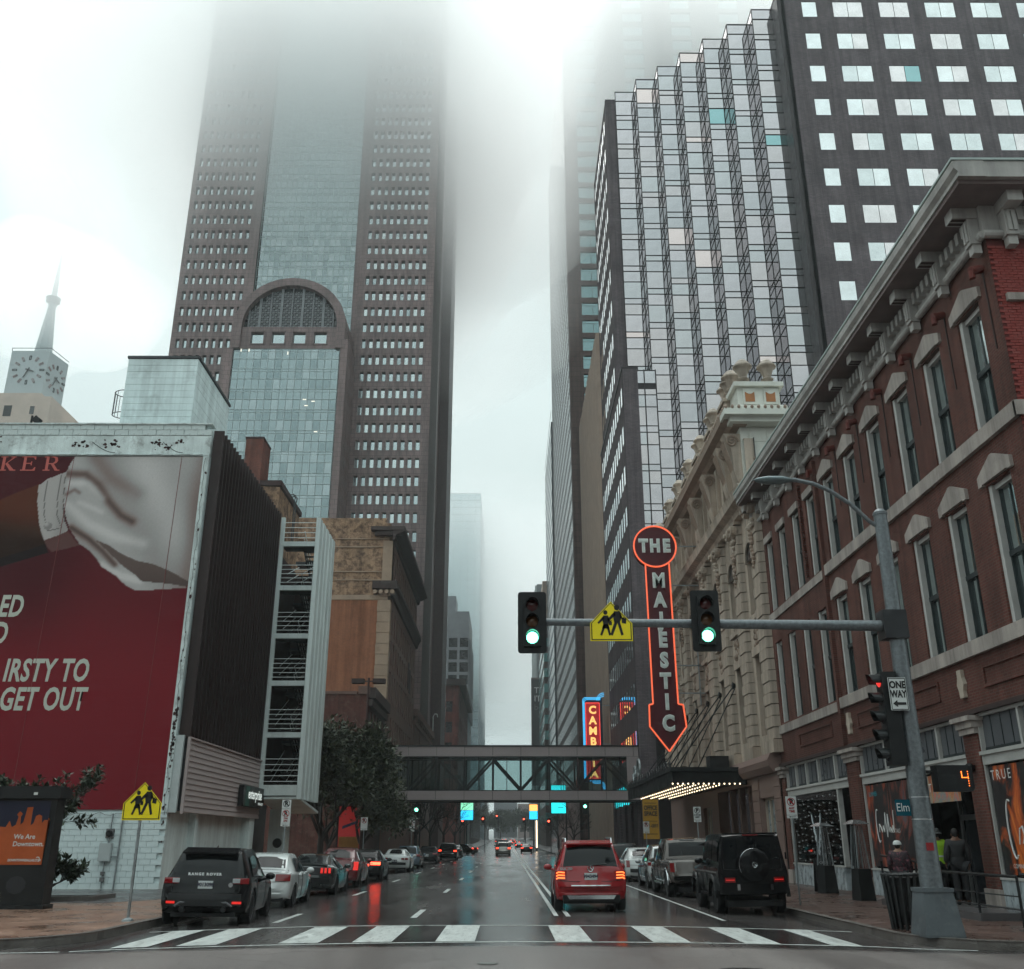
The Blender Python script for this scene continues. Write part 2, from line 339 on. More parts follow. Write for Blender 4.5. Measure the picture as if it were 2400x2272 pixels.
# painted markings: worn thermoplastic lying 4 mm above the asphalt
M_PAINT = mat('worn white paint', (0.54, 0.56, 0.54), 0.42, var=0.22, scale=4.0, stretch=(1.6, .35, 1), dirt=0.85, dirtcol=(0.06, 0.06, 0.06), bump=0.2)
def ribbon(mb, pts, w, dz=0.005, step=0.6):
    """flat stripe along a polyline on the road"""
    P2 = []
    for (x0, y0), (x1, y1) in zip(pts, pts[1:]):
        n = max(1, int(math.hypot(x1-x0, y1-y0) / step))
        P2 += [(x0 + (x1-x0)*i/n, y0 + (y1-y0)*i/n) for i in range(n)]
    P2.append(pts[-1]); vs = []
    for i, (x, y) in enumerate(P2):
        a = P2[max(0, i-1)]; c = P2[min(len(P2)-1, i+1)]; dx, dy = c[0]-a[0], c[1]-a[1]; l = math.hypot(dx, dy); nx, ny = -dy/l*w/2, dx/l*w/2
        for s in (1, -1):
            X, Y = x + nx*s, y + ny*s; vs.append((X, Y, gz(X, Y) + dz))
    mb.add(vs, [(2*i, 2*i+1, 2*i+3, 2*i+2) for i in range(len(P2)-1)]); return mb
def marking(name, pts, w, dz=0.005): 
    return part(name, ribbon(MB(), pts, w, dz), M_PAINT, road)
marking('crosswalk_line', [(-9.5, 18.05), (-7, 18.55), (0, 18.75), (6.5, 18.9), (8.2, 18.6)], 0.11)
marking('crosswalk_line', [(-7.6, 22.3), (-4, 22.55), (0, 22.35), (4, 22.35), (7.2, 22.2)], 0.11)
for k, (x0, x1) in enumerate([(-7.0, -6.35), (-5.85, -5.15), (-4.05, -3.35), (-2.75, -2.05), (-1.28, -0.58), (0.85, 1.5), (2.58, 3.25), (4.2, 4.85), (5.75, 6.3)]):
    marking('crosswalk_bar', [((x0+x1)/2, 18.82), ((x0+x1)/2, 22.3)], x1 - x0, 0.009)
for X, s0 in ((-5.25, 23.9), (-2.2, 24.7)):
    k = 0
    while s0 + 11.95 * k < 240:
        y = s0 + 11.95 * k; marking('lane_dash', [(X, y), (X, y + 2.9)], 0.15); k += 1
marking('double_line', [(1.16, 25.2), (1.16, 400)], 0.11); marking('double_line', [(1.44, 25.0), (1.44, 400)], 0.11)
marking('parking_line', [(5.0, 24.4), (5.0, 86)], 0.10)
# ironwork
M_IRON = mat('cast iron', (0.03, 0.027, 0.027), 0.45, 0.5, bump=.5, bscale=60)
mh = part('manhole_cover', MB().lathe([(0.02, .008), (.30, .009), (.32, .004), (.36, .012), (.42, .010)], (3.35, 15.15, gz(3.35, 15.15) + .004), 28), M_IRON)
tag(mh, 'round dark iron manhole cover near the bottom edge of the road', 'manhole')
mh2 = part('valve_cover', MB().lathe([(0.02, .008), (.13, .008), (.16, .004)], (-.30, 16.0, gz(0, 16.0) + .004), 20), mat('worn iron', (.16, .16, .15), .4, .4))
tag(mh2, 'small pale round valve lid in the crossing street', 'valve lid')
# pavements with kerbs
def paver_material(name, c1, c2, mortar):
    m, nt, b = _nt(name); L = nt.links; tc = _n(nt, 'ShaderNodeTexCoord')
    br = _n(nt, 'ShaderNodeTexBrick', Color1=(*c1, 1), Color2=(*c2, 1), Mortar=(*mortar, 1)); br.inputs['Scale'].default_value = 1; br.inputs['Brick Width'].default_value = .2; br.inputs['Row Height'].default_value = .1; br.inputs['Mortar Size'].default_value = .006
    L.new(tc.outputs['Object'], br.inputs['Vector'])
    nz = _n(nt, 'ShaderNodeTexNoise', Scale=.8, Detail=8.0, Roughness=.7); L.new(tc.outputs['Object'], nz.inputs['Vector'])
    mr = _n(nt, 'ShaderNodeMapRange'); mr.inputs[1].default_value = .3; mr.inputs[2].default_value = .7; mr.inputs[3].default_value = .55; mr.inputs[4].default_value = 1.35; L.new(nz.outputs['Fac'], mr.inputs[0])
    mu = _n(nt, 'ShaderNodeMix'); mu.data_type = 'RGBA'; mu.blend_type = 'MULTIPLY'; mu.inputs[0].default_value = 1; L.new(br.outputs['Color'], mu.inputs[6]); L.new(mr.outputs[0], mu.inputs[7]); L.new(mu.outputs[2], b.inputs['Base Color'])
    rr = _n(nt, 'ShaderNodeMapRange'); rr.inputs[1].default_value = .35; rr.inputs[2].default_value = .62; rr.inputs[3].default_value = .16; rr.inputs[4].default_value = .5; L.new(nz.outputs['Fac'], rr.inputs[0]); L.new(rr.outputs[0], b.inputs['Roughness'])
    bp = _n(nt, 'ShaderNodeBump', Strength=.35, Distance=.01); bp.invert = True; L.new(br.outputs['Fac'], bp.inputs['Height']); L.new(bp.outputs[0], b.inputs['Normal']); return m
M_PAV_L = paver_material('wet red pavers', (.27, .155, .105), (.22, .125, .09), (.11, .075, .06))
M_PAV_R = paver_material('wet brown pavers', (.105, .058, .045), (.088, .05, .042), (.045, .03, .025))
M_KERB = mat('kerb concrete', (.13, .115, .105), .45, var=.3, bump=.4, dirt=.6)
M_CONC = mat('wet concrete', (.085, .08, .082), .3, var=.25, scale=.7, bump=.2, rvar=.15)
ZS = 0.02
def arc_pts(cx, cy, r, a0, a1, n=10): return [(cx + r*cos(radians(a0 + (a1-a0)*i/n)), cy + r*sin(radians(a0 + (a1-a0)*i/n))) for i in range(n+1)]
KL, KR = -7.9, 7.35
left_edge = [(-60, 18.25), (-11.5, 18.3)] + arc_pts(-10.2, 20.9, 2.3, -80, -8, 8) + [(KL, 24), (KL, 160)]
right_edge = [(60, 18.2), (10.2, 18.3)] + arc_pts(9.6, 20.6, 2.25, 262, 188, 8)[:] + [(KR, 24), (KR, 160)]
def pavement(name, edge, far_x, label, m):
    top = [(x, y, ZS) for x, y in edge] + [(far_x, 160, ZS)]
    if far_x < 0: top += [(far_x, 18.25, ZS)] if edge[0][0] != far_x else []
    o = part(name, MB().prism([(x, y, ZS - .02) for x, y, z in top], (0, 0, .02)), m); tag(o, label, 'pavement', kind='structure')
    kb = MB()
    for (x0, y0), (x1, y1) in zip(edge, edge[1:]):
        dx, dy = x1-x0, y1-y0; l = math.hypot(dx, dy); nx, ny = dy/l, -dx/l
        s = .16 if far_x < 0 else -.16
        kb.add([(x0, y0, -.4), (x1, y1, -.4), (x1, y1, ZS + .012), (x0, y0, ZS + .012), (x0 - nx*s, y0 - ny*s, ZS + .012), (x1 - nx*s, y1 - ny*s, ZS + .012), (x0 - nx*s, y0 - ny*s, -.4), (x1 - nx*s, y1 - ny*s, -.4)],
               [(0, 1, 2, 3), (3, 2, 5, 4), (4, 5, 7, 6)])
    part('kerb', kb, M_KERB, o); return o
pav_l = pavement('pavement_left', left_edge, -60, 'wet red brick pavement on the billboard side with stone kerb', M_PAV_L)
pav_r = pavement('pavement_right', right_edge, 60, 'dark brown brick pavement in front of the brick storefronts', M_PAV_R)
part('concrete_apron', MB().prism([(-60, 30.5, ZS + .001), (-11.5, 30.0, ZS + .001), (-9.9, 33, ZS + .001), (-12.3, 38.55, ZS + .001), (-60, 38.55, ZS + .001)], (0, 0, .004)), M_CONC, pav_l)

for nm, x0, x1, lb in (('pavement_far_left', -60, KL, 'distant pavement along the left side of the rising street'), ('pavement_far_right', KR, 60, 'distant pavement along the right side of the rising street')):
    yy = [159] + [165 + 15 * i for i in range(24)]
    pts = [(x, y, gz(x, y) + .15) for y in yy for x in (x0, x1)]
    o = part(nm, MB().add(pts, [(2*i, 2*i+1, 2*i+3, 2*i+2) for i in range(len(yy)-1)]), M_CONC); tag(o, lb, 'pavement', kind='structure')
# ------------------------------------------------------------------ left side
M_WHITE = mat('white painted masonry', (.70, .80, .80), .7, streak=.18, var=.14, scale=.5, bump=.25, bscale=14, dirt=.35, dirtcol=(.16, .17, .17))
M_WHITE_OLD = mat('flaking white paint', (.66, .74, .73), .75, streak=.2, var=.2, scale=.9, bump=.4, bscale=20, dirt=.7, dirtcol=(.07, .045, .04))
M_DARKMETAL = mat('dark brown metal', (.034, .019, .018), .5, .1, streak=.5, var=.35, scale=1.2, stretch=(1, 1, .12), bump=.1)
M_BLACKWALL = mat('black wall', (.012, .011, .012), .7)
M_STEEL = mat('galvanised steel', (.30, .33, .34), .42, .6, var=.2, scale=5, bump=.1)
M_DARKSTEEL = mat('dark steel', (.05, .052, .056), .4, .5)
M_TILEJOINT = mat('joint', (.2, .23, .23), .8)
# ---- building that carries the big red poster
bb = thing('billboard_building', 'white painted building carrying the huge red poster and dark metal fins', 'building', (-17, 44, 0))
BX = -12.85; BY = 38.6
core = MB(); core.box(-34, BX - .02, BY + .07, 51.3, -.1, 18.15); part('wall', core, M_WHITE, bb)
# painted concrete blocks of the lower wall: real courses with recessed joints
blk = MB().box(-.205, .205, 0, .07, -.098, .098).mesh('block', M_WHITE); 
rnd = random.Random(3)
for r in range(13):
    z = .12 + r * .208
    x = BX - .21 - (.21 if r % 2 else 0); n = 0
    while x > -23.2:
        o = obj('block', blk, bb, (x, BY + rnd.uniform(-.004, .004), z)); x -= .42; n += 1
        if n > 24: break
wl = MB(); wl.box(-34, -23.3, BY + .002, BY + .08, -.1, 2.83); part('lower_wall', wl, M_WHITE, bb)
# parapet: courses of painted block over a flaking plaster band
pb = MB().box(-34, BX, BY + .02, BY + .5, 17.28, 18.15); part('parapet_band', pb, M_WHITE_OLD, bb)
pblk = MB().box(-.29, .29, 0, .3, -.118, .118).mesh('parapet_block', M_WHITE_OLD)
for r in range(2):
    x = BX - .3 - (.3 if r else 0)
    while x > -23.5:
        obj('parapet_block', pblk, bb, (x, BY - .01 + rnd.uniform(0, .02), 18.29 + r * .25)); x -= .6
part('coping', MB().box(-34, BX + .02, BY - .06, BY + .5, 18.66, 18.72), M_WHITE_OLD, bb)
part('ledge', MB().box(-34, BX + .01, BY - .05, BY + .02, 17.2, 17.28), M_WHITE_OLD, bb)
part('corner_strip', MB().box(-13.08, BX, BY - .04, BY + .05, 2.7, 17.2), M_WHITE_OLD, bb)
# flaked patches and an old half-round scar on the plaster band
fl = MB()
for cx, cz, n in [(-18.6, 17.75, 9), (-18.2, 17.7, 8), (-17.05, 17.75, 16), (-15.2, 17.8, 12), (-14.7, 17.7, 9), (-14.2, 17.85, 5), (-22, 17.9, 4)]:
    for k in range(n):
        a = cx + rnd.gauss(0, .16); b_ = cz + rnd.gauss(0, .1); r = rnd.uniform(.03, .085)
        fl.poly([(a + r * rnd.uniform(.6, 1.3) * cos(t * pi / 4), BY + .014, b_ + r * rnd.uniform(.5, 1.1) * sin(t * pi / 4)) for t in range(8)])
part('flaked_paint', fl, mat('bare brown masonry', (.055, .026, .026), .9), bb, fix=False)
sc_ = MB()
for c0, c1 in ((-17.95, -16.9), (-14.9, -14.0)):
    pts = [(c0 + (c1 - c0) * t, BY + .012, 17.85 - .5 * sin(t * pi / 2) ) for t in [i / 14 for i in range(15)]]
    sc_.path(pts, .012, 5)
part('crack', sc_, M_BLACKWALL, bb)
# edge of brick showing at the corner where the paint has fallen off
ch = MB()
for k in range(70):
    z = rnd.choice([rnd.uniform(2.0, 7.5), rnd.uniform(4.5, 6.5), rnd.uniform(1.5, 17)]); x = rnd.uniform(-13.02, BX - .02); r = rnd.uniform(.02, .07)
    ch.poly([(x + r * rnd.uniform(.5, 1.1) * cos(t * pi / 3.5), BY - .045, z + r * rnd.uniform(.8, 1.7) * sin(t * pi / 3.5)) for t in range(7)])
part('flaked_corner', ch, MATS['bare brown masonry'], bb, fix=False)
wire = MB(); pts = []
for i in range(64):
    z = 2.6 + i * .23; pts.append((-12.95 + rnd.uniform(-.05, .05), BY - .075, z))
wire.path(pts, .008, 4); part('loose_wire', wire, M_BLACKWALL, bb); wire = MB()
pts = [(-20 + i * .22, BY - .06, 2.72 - abs(sin(i * .9)) * .13) for i in range(30)]; wire.path(pts, .009, 4); part('loose_wire', wire, M_BLACKWALL, bb); wire = MB()
pts = [(-23 + i * .3, BY - .07, 17.22 + rnd.uniform(-.02, .02)) for i in range(34)]; wire.path(pts, .008, 4)
part('loose_wire', wire, M_BLACKWALL, bb)
# ---- the poster: one printed vinyl sheet; the picture is flat print
def in_poly(x, z, pg):
    c = False; n = len(pg); j = n - 1
    for i in range(n):
        xi, zi = pg[i]; xj, zj = pg[j]
        if (zi > z) != (zj > z) and x < (xj - xi) * (z - zi) / (zj - zi) + xi: c = not c
        j = i
    return c
def seg_d(x, z, ln):
    best = 9
    for (ax, az), (bx, bz) in zip(ln, ln[1:]):
        dx, dz = bx-ax, bz-az; t = max(0, min(1, ((x-ax)*dx + (z-az)*dz) / (dx*dx + dz*dz + 1e-9)))
        best = min(best, math.hypot(x-ax-t*dx, z-az-t*dz))
    return best
SLEEVE = [(-18.83, 16.45), (-18.72, 16.85), (-18.54, 17.22), (-13.03, 17.25), (-13.1, 11.59), (-13.13, 11.39), (-14.89, 11.28), (-15.22, 11.29), (-15.63, 11.49), (-16.08, 11.89), (-16.72, 12.27), (-17.05, 12.71), (-17.35, 12.98), (-17.79, 13.26), (-18.29, 13.88), (-18.57, 14.51), (-18.78, 15.29)]
CUFF = [(-19.91, 15.83), (-19.59, 16.12), (-18.83, 16.46), (-18.8, 15.65), (-18.7, 14.8), (-18.54, 14.23), (-18.34, 13.81), (-18.96, 13.53), (-19.3, 13.4), (-19.64, 14.23), (-19.84, 15.08)]
CUFF2 = [(-19.31, 13.41), (-18.34, 13.8), (-17.78, 13.19), (-18.86, 12.9), (-19.09, 13.12)]
ARM = [(-21.82, 15.01), (-21.45, 15.16), (-20.83, 15.49), (-19.92, 15.88), (-19.84, 15.08), (-19.56, 13.95), (-19.18, 13.24), (-21.36, 12.5)]
ARM_SH = [(-21.36, 12.5), (-19.18, 13.24), (-19.02, 12.88), (-21.29, 12.13)]
ST1 = [(-19.58, 16.05), (-19.58, 15.36), (-19.46, 14.51), (-19.21, 13.81), (-18.66, 13.95), (-18.92, 14.51), (-19.03, 15.36), (-19.04, 16.3)]
ST2 = [(-18.85, 16.23), (-18.79, 15.51), (-18.7, 14.8), (-18.56, 14.23)]
FOLD1 = [(-18.75, 16.37), (-17.99, 16.34), (-17.38, 15.87), (-16.8, 15.08), (-16.25, 14.51), (-15.74, 14.23)]
FOLD2 = [(-18.23, 13.95), (-17.43, 13.47), (-16.75, 12.91), (-16.21, 12.37)]
FOLD3 = [(-18.67, 15.44), (-18.36, 15.65), (-18.14, 15.51)]
FOLD4 = [(-17.7, 17.11), (-16.88, 16.16), (-15.64, 15.51)]
UNDER = [(-17.16, 13.43), (-16.6, 13.22), (-16.02, 12.85), (-15.32, 12.54), (-14.64, 12.4), (-13.81, 12.06), (-13.1, 11.66), (-13.11, 11.43), (-13.88, 11.56), (-15.0, 11.66), (-15.3, 11.93), (-15.95, 12.37), (-16.48, 12.85)]
EDGE_R = [(-13.03, 17.25), (-13.1, 11.59)]
L1 = [(-18.61, 15.94), (-17.8, 15.94), (-17.1, 15.29)]
L2 = [(-18.52, 14.94), (-17.52, 14.09), (-16.39, 13.6), (-15.15, 13.26)]
L3 = [(-16.74, 12.37), (-15.88, 11.89), (-15.07, 11.68)]
L4 = [(-15.62, 16.88), (-14.69, 14.94), (-13.86, 13.53)]
L5 = [(-18.07, 15.08), (-17.07, 14.65)]
LIGHTS = [(L1, .16, .14), (L2, .22, .17), (L3, .14, .22), (L4, .7, .06), (L5, .12, .12)]
def lerp3(a, b, t): return tuple(p + (q - p) * t for p, q in zip(a, b))
def print_col(x, z):
    h = (z - 2.8) / 14.4
    base = lerp3((.190, .017, .028), (.095, .015, .022), sstep(.30, .75, h) ) if h < .75 else lerp3((.095, .015, .022), (.062, .013, .018), (h - .75) * 4)
    base = lerp3(base, (.03, .010, .015), .5 * sstep(-16.5, -19.5, x) * sstep(.35, .6, h) * (1 - sstep(.8, .95, h)))
    if in_poly(x, z, ARM):
        return lerp3((.105, .040, .022), (.030, .014, .010), sstep(14.9, 13.2, z + (x + 20) * .12))
    if in_poly(x, z, ARM_SH): return (.016, .010, .011)
    if in_poly(x, z, CUFF):
        c = .44 - .10 * sstep(-19.2, -18.6, x)
        d = min(seg_d(x, z, ST1), seg_d(x, z, ST2))
        if d < .018: c *= .35
        if math.hypot(x + 19.22, z - 14.03) < .17: c = .5 - .25 * sstep(0, .17, math.hypot(x + 19.3, z - 14.12))
        return (c * 1.0, c * .93, c * .90)
    if in_poly(x, z, CUFF2): return (.12, .055, .052)
    if in_poly(x, z, SLEEVE):
        c = .40 + .05 * sin(x * 2.1 + z * 1.3) + .07 * sstep(14, 17, z) * sstep(-17, -14.5, x)
        d1 = seg_d(x, z, FOLD1); d2 = seg_d(x, z, FOLD2); d3 = seg_d(x, z, FOLD3); d4 = seg_d(x, z, FOLD4)
        c *= 1 - .72 * math.exp(-(d1 / .20) ** 2); c *= 1 - .75 * math.exp(-(d2 / .16) ** 2); c *= 1 - .5 * math.exp(-(d3 / .09) ** 2); c *= 1 - .35 * math.exp(-(d4 / .35) ** 2)
        for ln, w, a in LIGHTS: c += a * math.exp(-(seg_d(x, z, ln) / w) ** 2)
        c *= 1 - .45 * math.exp(-(seg_d(x, z, EDGE_R) / .5) ** 2)
        if in_poly(x, z, UNDER): c = .115 - .03 * sstep(12.4, 11.4, z)
        c *= 1 + .05 * sin(x * 37 + sin(z * 21) * 2) * sin(z * 41 + sin(x * 23))
        c = max(.03, min(.6, c)); w = sstep(.12, .4, c)
        return lerp3((c * 1.15, c * .80, c * .72), (c, c * .95, c * .93), w)
    return base
def poster_mesh():
    x0, x1, z0, z1, st = -23.4, -13.07, 2.8, 17.16, .045
    nx = int((x1 - x0) / st); nz_ = int((z1 - z0) / st)
    me = MB().grid(lambda u, v: (x0 + (x1-x0)*u, BY - .015 - .006 * sin(u * 31) * sin(v * 47) * .5, z0 + (z1-z0)*v), nx, nz_).mesh('poster', None, fix=False)
    ca = me.color_attributes.new('print', 'FLOAT_COLOR', 'POINT'); buf = []
    for v in me.vertices: c = print_col(v.co.x, v.co.z); q_ = .78 if c[0] > c[1] * 2.5 else 1.0; buf += [c[0], c[1] * q_, c[2] * q_, 1.0]
    ca.data.foreach_set('color', buf)
    m, nt, b = _nt('printed vinyl'); at = nt.nodes.new('ShaderNodeAttribute'); at.attribute_name = 'print'; nt.links.new(at.outputs['Color'], b.inputs['Base Color']); b.inputs['Roughness'].default_value = .6; b.inputs['Specular IOR Level'].default_value = .12
    tc = _n(nt, 'ShaderNodeTexCoord'); mp = _n(nt, 'ShaderNodeMapping', Scale=(.12, 1, 1.3)); nt.links.new(tc.outputs['Object'], mp.inputs['Vector'])
    nz2 = _n(nt, 'ShaderNodeTexNoise', Scale=1.4, Detail=5.0, Roughness=.6); nt.links.new(mp.outputs[0], nz2.inputs['Vector'])
    br = _n(nt, 'ShaderNodeTexBrick'); br.inputs['Scale'].default_value = 1; br.inputs['Brick Width'].default_value = 1.55; br.inputs['Row Height'].default_value = 6; br.inputs['Mortar Size'].default_value = .012
    bp = _n(nt, 'ShaderNodeBump', Strength=.35, Distance=.05); nt.links.new(nz2.outputs['Fac'], bp.inputs['Height']); nt.links.new(bp.outputs[0], b.inputs['Normal'])
    me.materials.append(m); 
    for p in me.polygons: p.use_smooth = True
    return me
poster = obj('poster', poster_mesh(), bb)
poster['label'] = 'dark red vinyl poster with a cream sleeve and cuff'
M_INK_W = mat('pale printed ink', (.50, .53, .46), .5, var=.06); M_INK_S = mat('salmon printed ink', (.52, .11, .09), .5, var=.06)
def strip_letters(name, polys, m):
    mb = MB()
    for pg in polys: mb.poly([(x, BY - .026, z) for x, z in pg])
    return part(name, mb, m, poster, fix=False)
# big serif letters, cut by the poster's left edge of view
def serif(ch, x, w, z0=16.5, h=.66):
    t = .12; s = .05; z1 = z0 + h
    if ch == 'K': return [[(x, z0), (x+.3, z0), (x+.3, z0+s), (x+.21, z0+s), (x+.21, z1-s), (x+.3, z1-s), (x+.3, z1), (x, z1), (x, z1-s), (x+.09, z1-s), (x+.09, z0+s), (x, z0+s)],
                          [(x+.21, z0+.30), (x+.52, z1-s), (x+.42, z1-s), (x+.42, z1), (x+w, z1), (x+w, z1-s), (x+.62, z1-s), (x+.32, z0+.36), (x+.62, z0+s), (x+w+.04, z0+s), (x+w+.04, z0), (x+.46, z0), (x+.24, z0+.29)]]
    if ch == 'E': return [[(x, z0), (x+w, z0), (x+w+.02, z0+.16), (x+w-.03, z0+.16), (x+w-.10, z0+s), (x+.21, z0+s), (x+.21, z0+.31), (x+.40, z0+.31), (x+.42, z0+.24), (x+.46, z0+.24), (x+.46, z0+.43), (x+.42, z0+.43), (x+.40, z0+.36), (x+.21, z0+.36), (x+.21, z1-s), (x+w-.12, z1-s), (x+w-.05, z1-.15), (x+w-.01, z1-.15), (x+w-.02, z1), (x, z1), (x, z1-s), (x+.09, z1-s), (x+.09, z0+s), (x, z0+s)]]
    if ch == 'R': return [[(x, z0), (x+.3, z0), (x+.3, z0+s), (x+.21, z0+s), (x+.21, z1-s), (x+.3, z1-s), (x+.3, z1), (x, z1), (x, z1-s), (x+.09, z1-s), (x+.09, z0+s), (x, z0+s)],
                          [(x+.21, z1), (x+.42, z1), (x+.55, z1-.05), (x+.60, z1-.18), (x+.55, z1-.30), (x+.42, z1-.36), (x+.21, z1-.36), (x+.21, z1-.31), (x+.38, z1-.31), (x+.46, z1-.25), (x+.475, z1-.18), (x+.45, z1-.10), (x+.37, z1-.05), (x+.21, z1-.05)],
                          [(x+.30, z0+.31), (x+.52, z0), (x+w, z0), (x+w, z0+s), (x+.63, z0+s), (x+.42, z0+.33)]]
strip_letters('printed_letters', serif('K', -21.72, .66), M_INK_S); strip_letters('printed_letters', serif('E', -20.82, .62), M_INK_S); strip_letters('printed_letters', serif('R', -19.86, .72), M_INK_S)
def slogan(txt, xr, zc, size=1.22):
    o = letter('printed_letters', txt, M_INK_W, poster, (xr, BY - .026, zc), size, bold=.035, shear=.13, sx=.62, align='RIGHT', space=1.06); return o
slogan('ED', -19.66, 10.58); slogan('D', -20.10, 9.47); slogan('IRSTY TO', -16.62, 7.99); slogan('GET OUT', -16.58, 6.87)
# seams of the vinyl strips
for xa, xb in ((-18.85, -18.6), (-14.2, -14.0)): part('seam', MB().path([(xa + (xb-xa)*t/6, BY - .02, 2.85 + 14.3*t/6) for t in range(7)], .012, 4), mat('vinyl seam', (.20, .05, .05), .5), poster)
# ---- fins on the street face
back = MB().box(BX - .1, BX - .02 + .03, BY + .5, 51.3, 5.0, 18.2); part('backing_wall', back, M_BLACKWALL, bb)
finm = MB().box(-.22, .22, -.045, .045, 0, 12.93).mesh('fin', M_DARKMETAL)
for k in range(25):
    obj('fin', finm, bb, (BX + .26, BY + .25 + k * .47, 5.52 + rnd.uniform(-.01, .02)), (0, 0, rnd.uniform(-.05, .05)))
# ---- lap-sided canopy over the car hire office
can = MB().box(BX, -12.55, BY + .02, BY + .16, 2.7, 5.55); part('canopy_end', can, mat('off-white metal', (.46, .50, .50), .5, var=.1), bb)
part('canopy_core', MB().box(BX, -12.42, BY + .2, 50.9, 2.78, 5.45), M_BLACKWALL, bb)
M_SIDING = mat('beige lap siding', (.40, .33, .32), .55, var=.1, scale=.8, stretch=(1, .3, 1), dirt=.2, dirtcol=(.2, .16, .15))
bdm = MB().prism([(0, 0, 0), (.045, 0, .012), (.005, 0, .222), (-.03, 0, .222), (-.03, 0, 0)], (0, 12.1, 0)).mesh('siding_board', M_SIDING)
for k in range(13): obj('siding_board', bdm, bb, (-12.42, BY + .22, 2.72 + k * .21))
part('siding_trim', MB().box(-12.44, -12.33, BY + .17, BY + .3, 2.66, 5.5).box(-12.44, -12.32, BY + .3, 50.95, 5.44, 5.5), M_SIDING, bb)
# recessed ground floor with piers and glazing
part('pier', MB().box(-13.4, -12.9, BY + .3, BY + 1.6, -.1, 2.75), M_WHITE, bb); part('pier', MB().box(-13.0, -12.6, 41.4, 41.75, -.1, 2.75), M_WHITE, bb); part('pier', MB().box(-13.0, -12.5, 49.6, 50.6, -.1, 2.75), M_WHITE, bb)
part('shopfront', MB().box(-13.9, -13.8, 40, 51, -.1, 2.75), mat('dark shop glass', (.012, .012, .014), .06, spec=.7), bb)
for y, c in ((42.3, (.28, .11, .03)), (44.5, (.2, .09, .04)), (45.6, (.06, .035, .03)), (46.4, (.22, .10, .04)), (47.6, (.08, .05, .04)), (48.4, (.2, .1, .05))):
    part('door_panel', MB().box(-13.79, -13.74, y, y + .35, .05, 2.5), mat('warm wood %d' % int(y * 10), c, .5), bb)
es = thing('shop_sign', 'small black box sign reading enterprise on beige siding', 'sign', (-12.2, 49, 3.3))
part('box', MB().box(-12.35, -12.12, 46.6, 50.6, 3.2, 4.12), mat('sign black', (.012, .013, .014), .35), es)
part('green_panel', MB().box(-12.12, -12.115, 47.0, 47.75, 3.22, 4.1), mat('sign green', (.025, .10, .075), .4), es)
letter('lettering', 'enterprise', emit('brightened sign lettering', (.85, .95, .9), .5, (.7, .72, .7)), es, (-12.105, 48.75, 3.76), .62, FACE_STREET_L, bold=.012)  # letters given a weak glow to keep them readable
letter('lettering', 'rent-a-car', MATS['brightened sign lettering'], es, (-12.105, 49.85, 3.4), .24, FACE_STREET_L)
# roof penthouse of white lapped courses, with a caged ladder
ph = thing('roof_penthouse', 'windowless white block penthouse standing on the billboard building roof', 'penthouse', (-16.7, 44, 18.2))
part('core', MB().box(-18.36, -15.08, 42.04, 47.5, 18.1, 23.66), M_WHITE, ph)
crs = random.Random(5)
for k in range(16):
    z0 = 18.2 + k * .34; t = crs.uniform(0, .012)
    part('course', MB().box(-18.4 - t, -15.04, 42 - t, 42.05, z0, z0 + .325), M_WHITE, ph); part('course', MB().box(-15.09, -15.04 + t, 42.05, 47.5, z0, z0 + .325), M_WHITE, ph)
part('coping', MB().box(-18.46, -14.97, 41.94, 47.6, 23.66, 23.78), M_DARKSTEEL, ph)
lc = thing('caged_ladder', 'grey steel ladder cage on the side of the white penthouse', 'ladder', (-18.7, 42.6, 20.9))
g = MB()
for z in (20.95, 22.1): g.path([(-18.42 - .68 * sin(pi * i / 10), 42.7 - .45 * cos(pi * i / 10) , z) for i in range(11)], .022, 6)
part('hoop', g, M_DARKSTEEL, lc)
for i in range(2, 9): part('bar', MB().tube((-18.42 - .68 * sin(pi * i / 10), 42.7 - .45 * cos(pi * i / 10), 20.95), (-18.42 - .68 * sin(pi * i / 10), 42.7 - .45 * cos(pi * i / 10), 22.1), .014, n=5), M_DARKSTEEL, lc)
part('bracket', MB().box(-18.5, -18.36, 42.3, 43.1, 21.2, 21.3), M_DARKSTEEL, lc)
# roof floodlight
fl_ = thing('roof_floodlight', 'small black floodlight on a stalk above the white parapet', 'floodlight', (-20.7, 39.2, 18.7))
part('stalk', MB().tube((-20.95, 39.0, 18.7), (-20.95, 39.0, 19.25), .05).box(-21.05, -20.75, 38.9, 39.1, 18.72, 18.8), M_BLACKWALL, fl_)
part('lamp_head', MB().prism([(-20.9, 38.85, 19.0), (-20.65, 38.85, 18.82), (-20.5, 38.85, 19.05), (-20.72, 38.85, 19.22)], (0, .25, 0)), M_BLACKWALL, fl_)
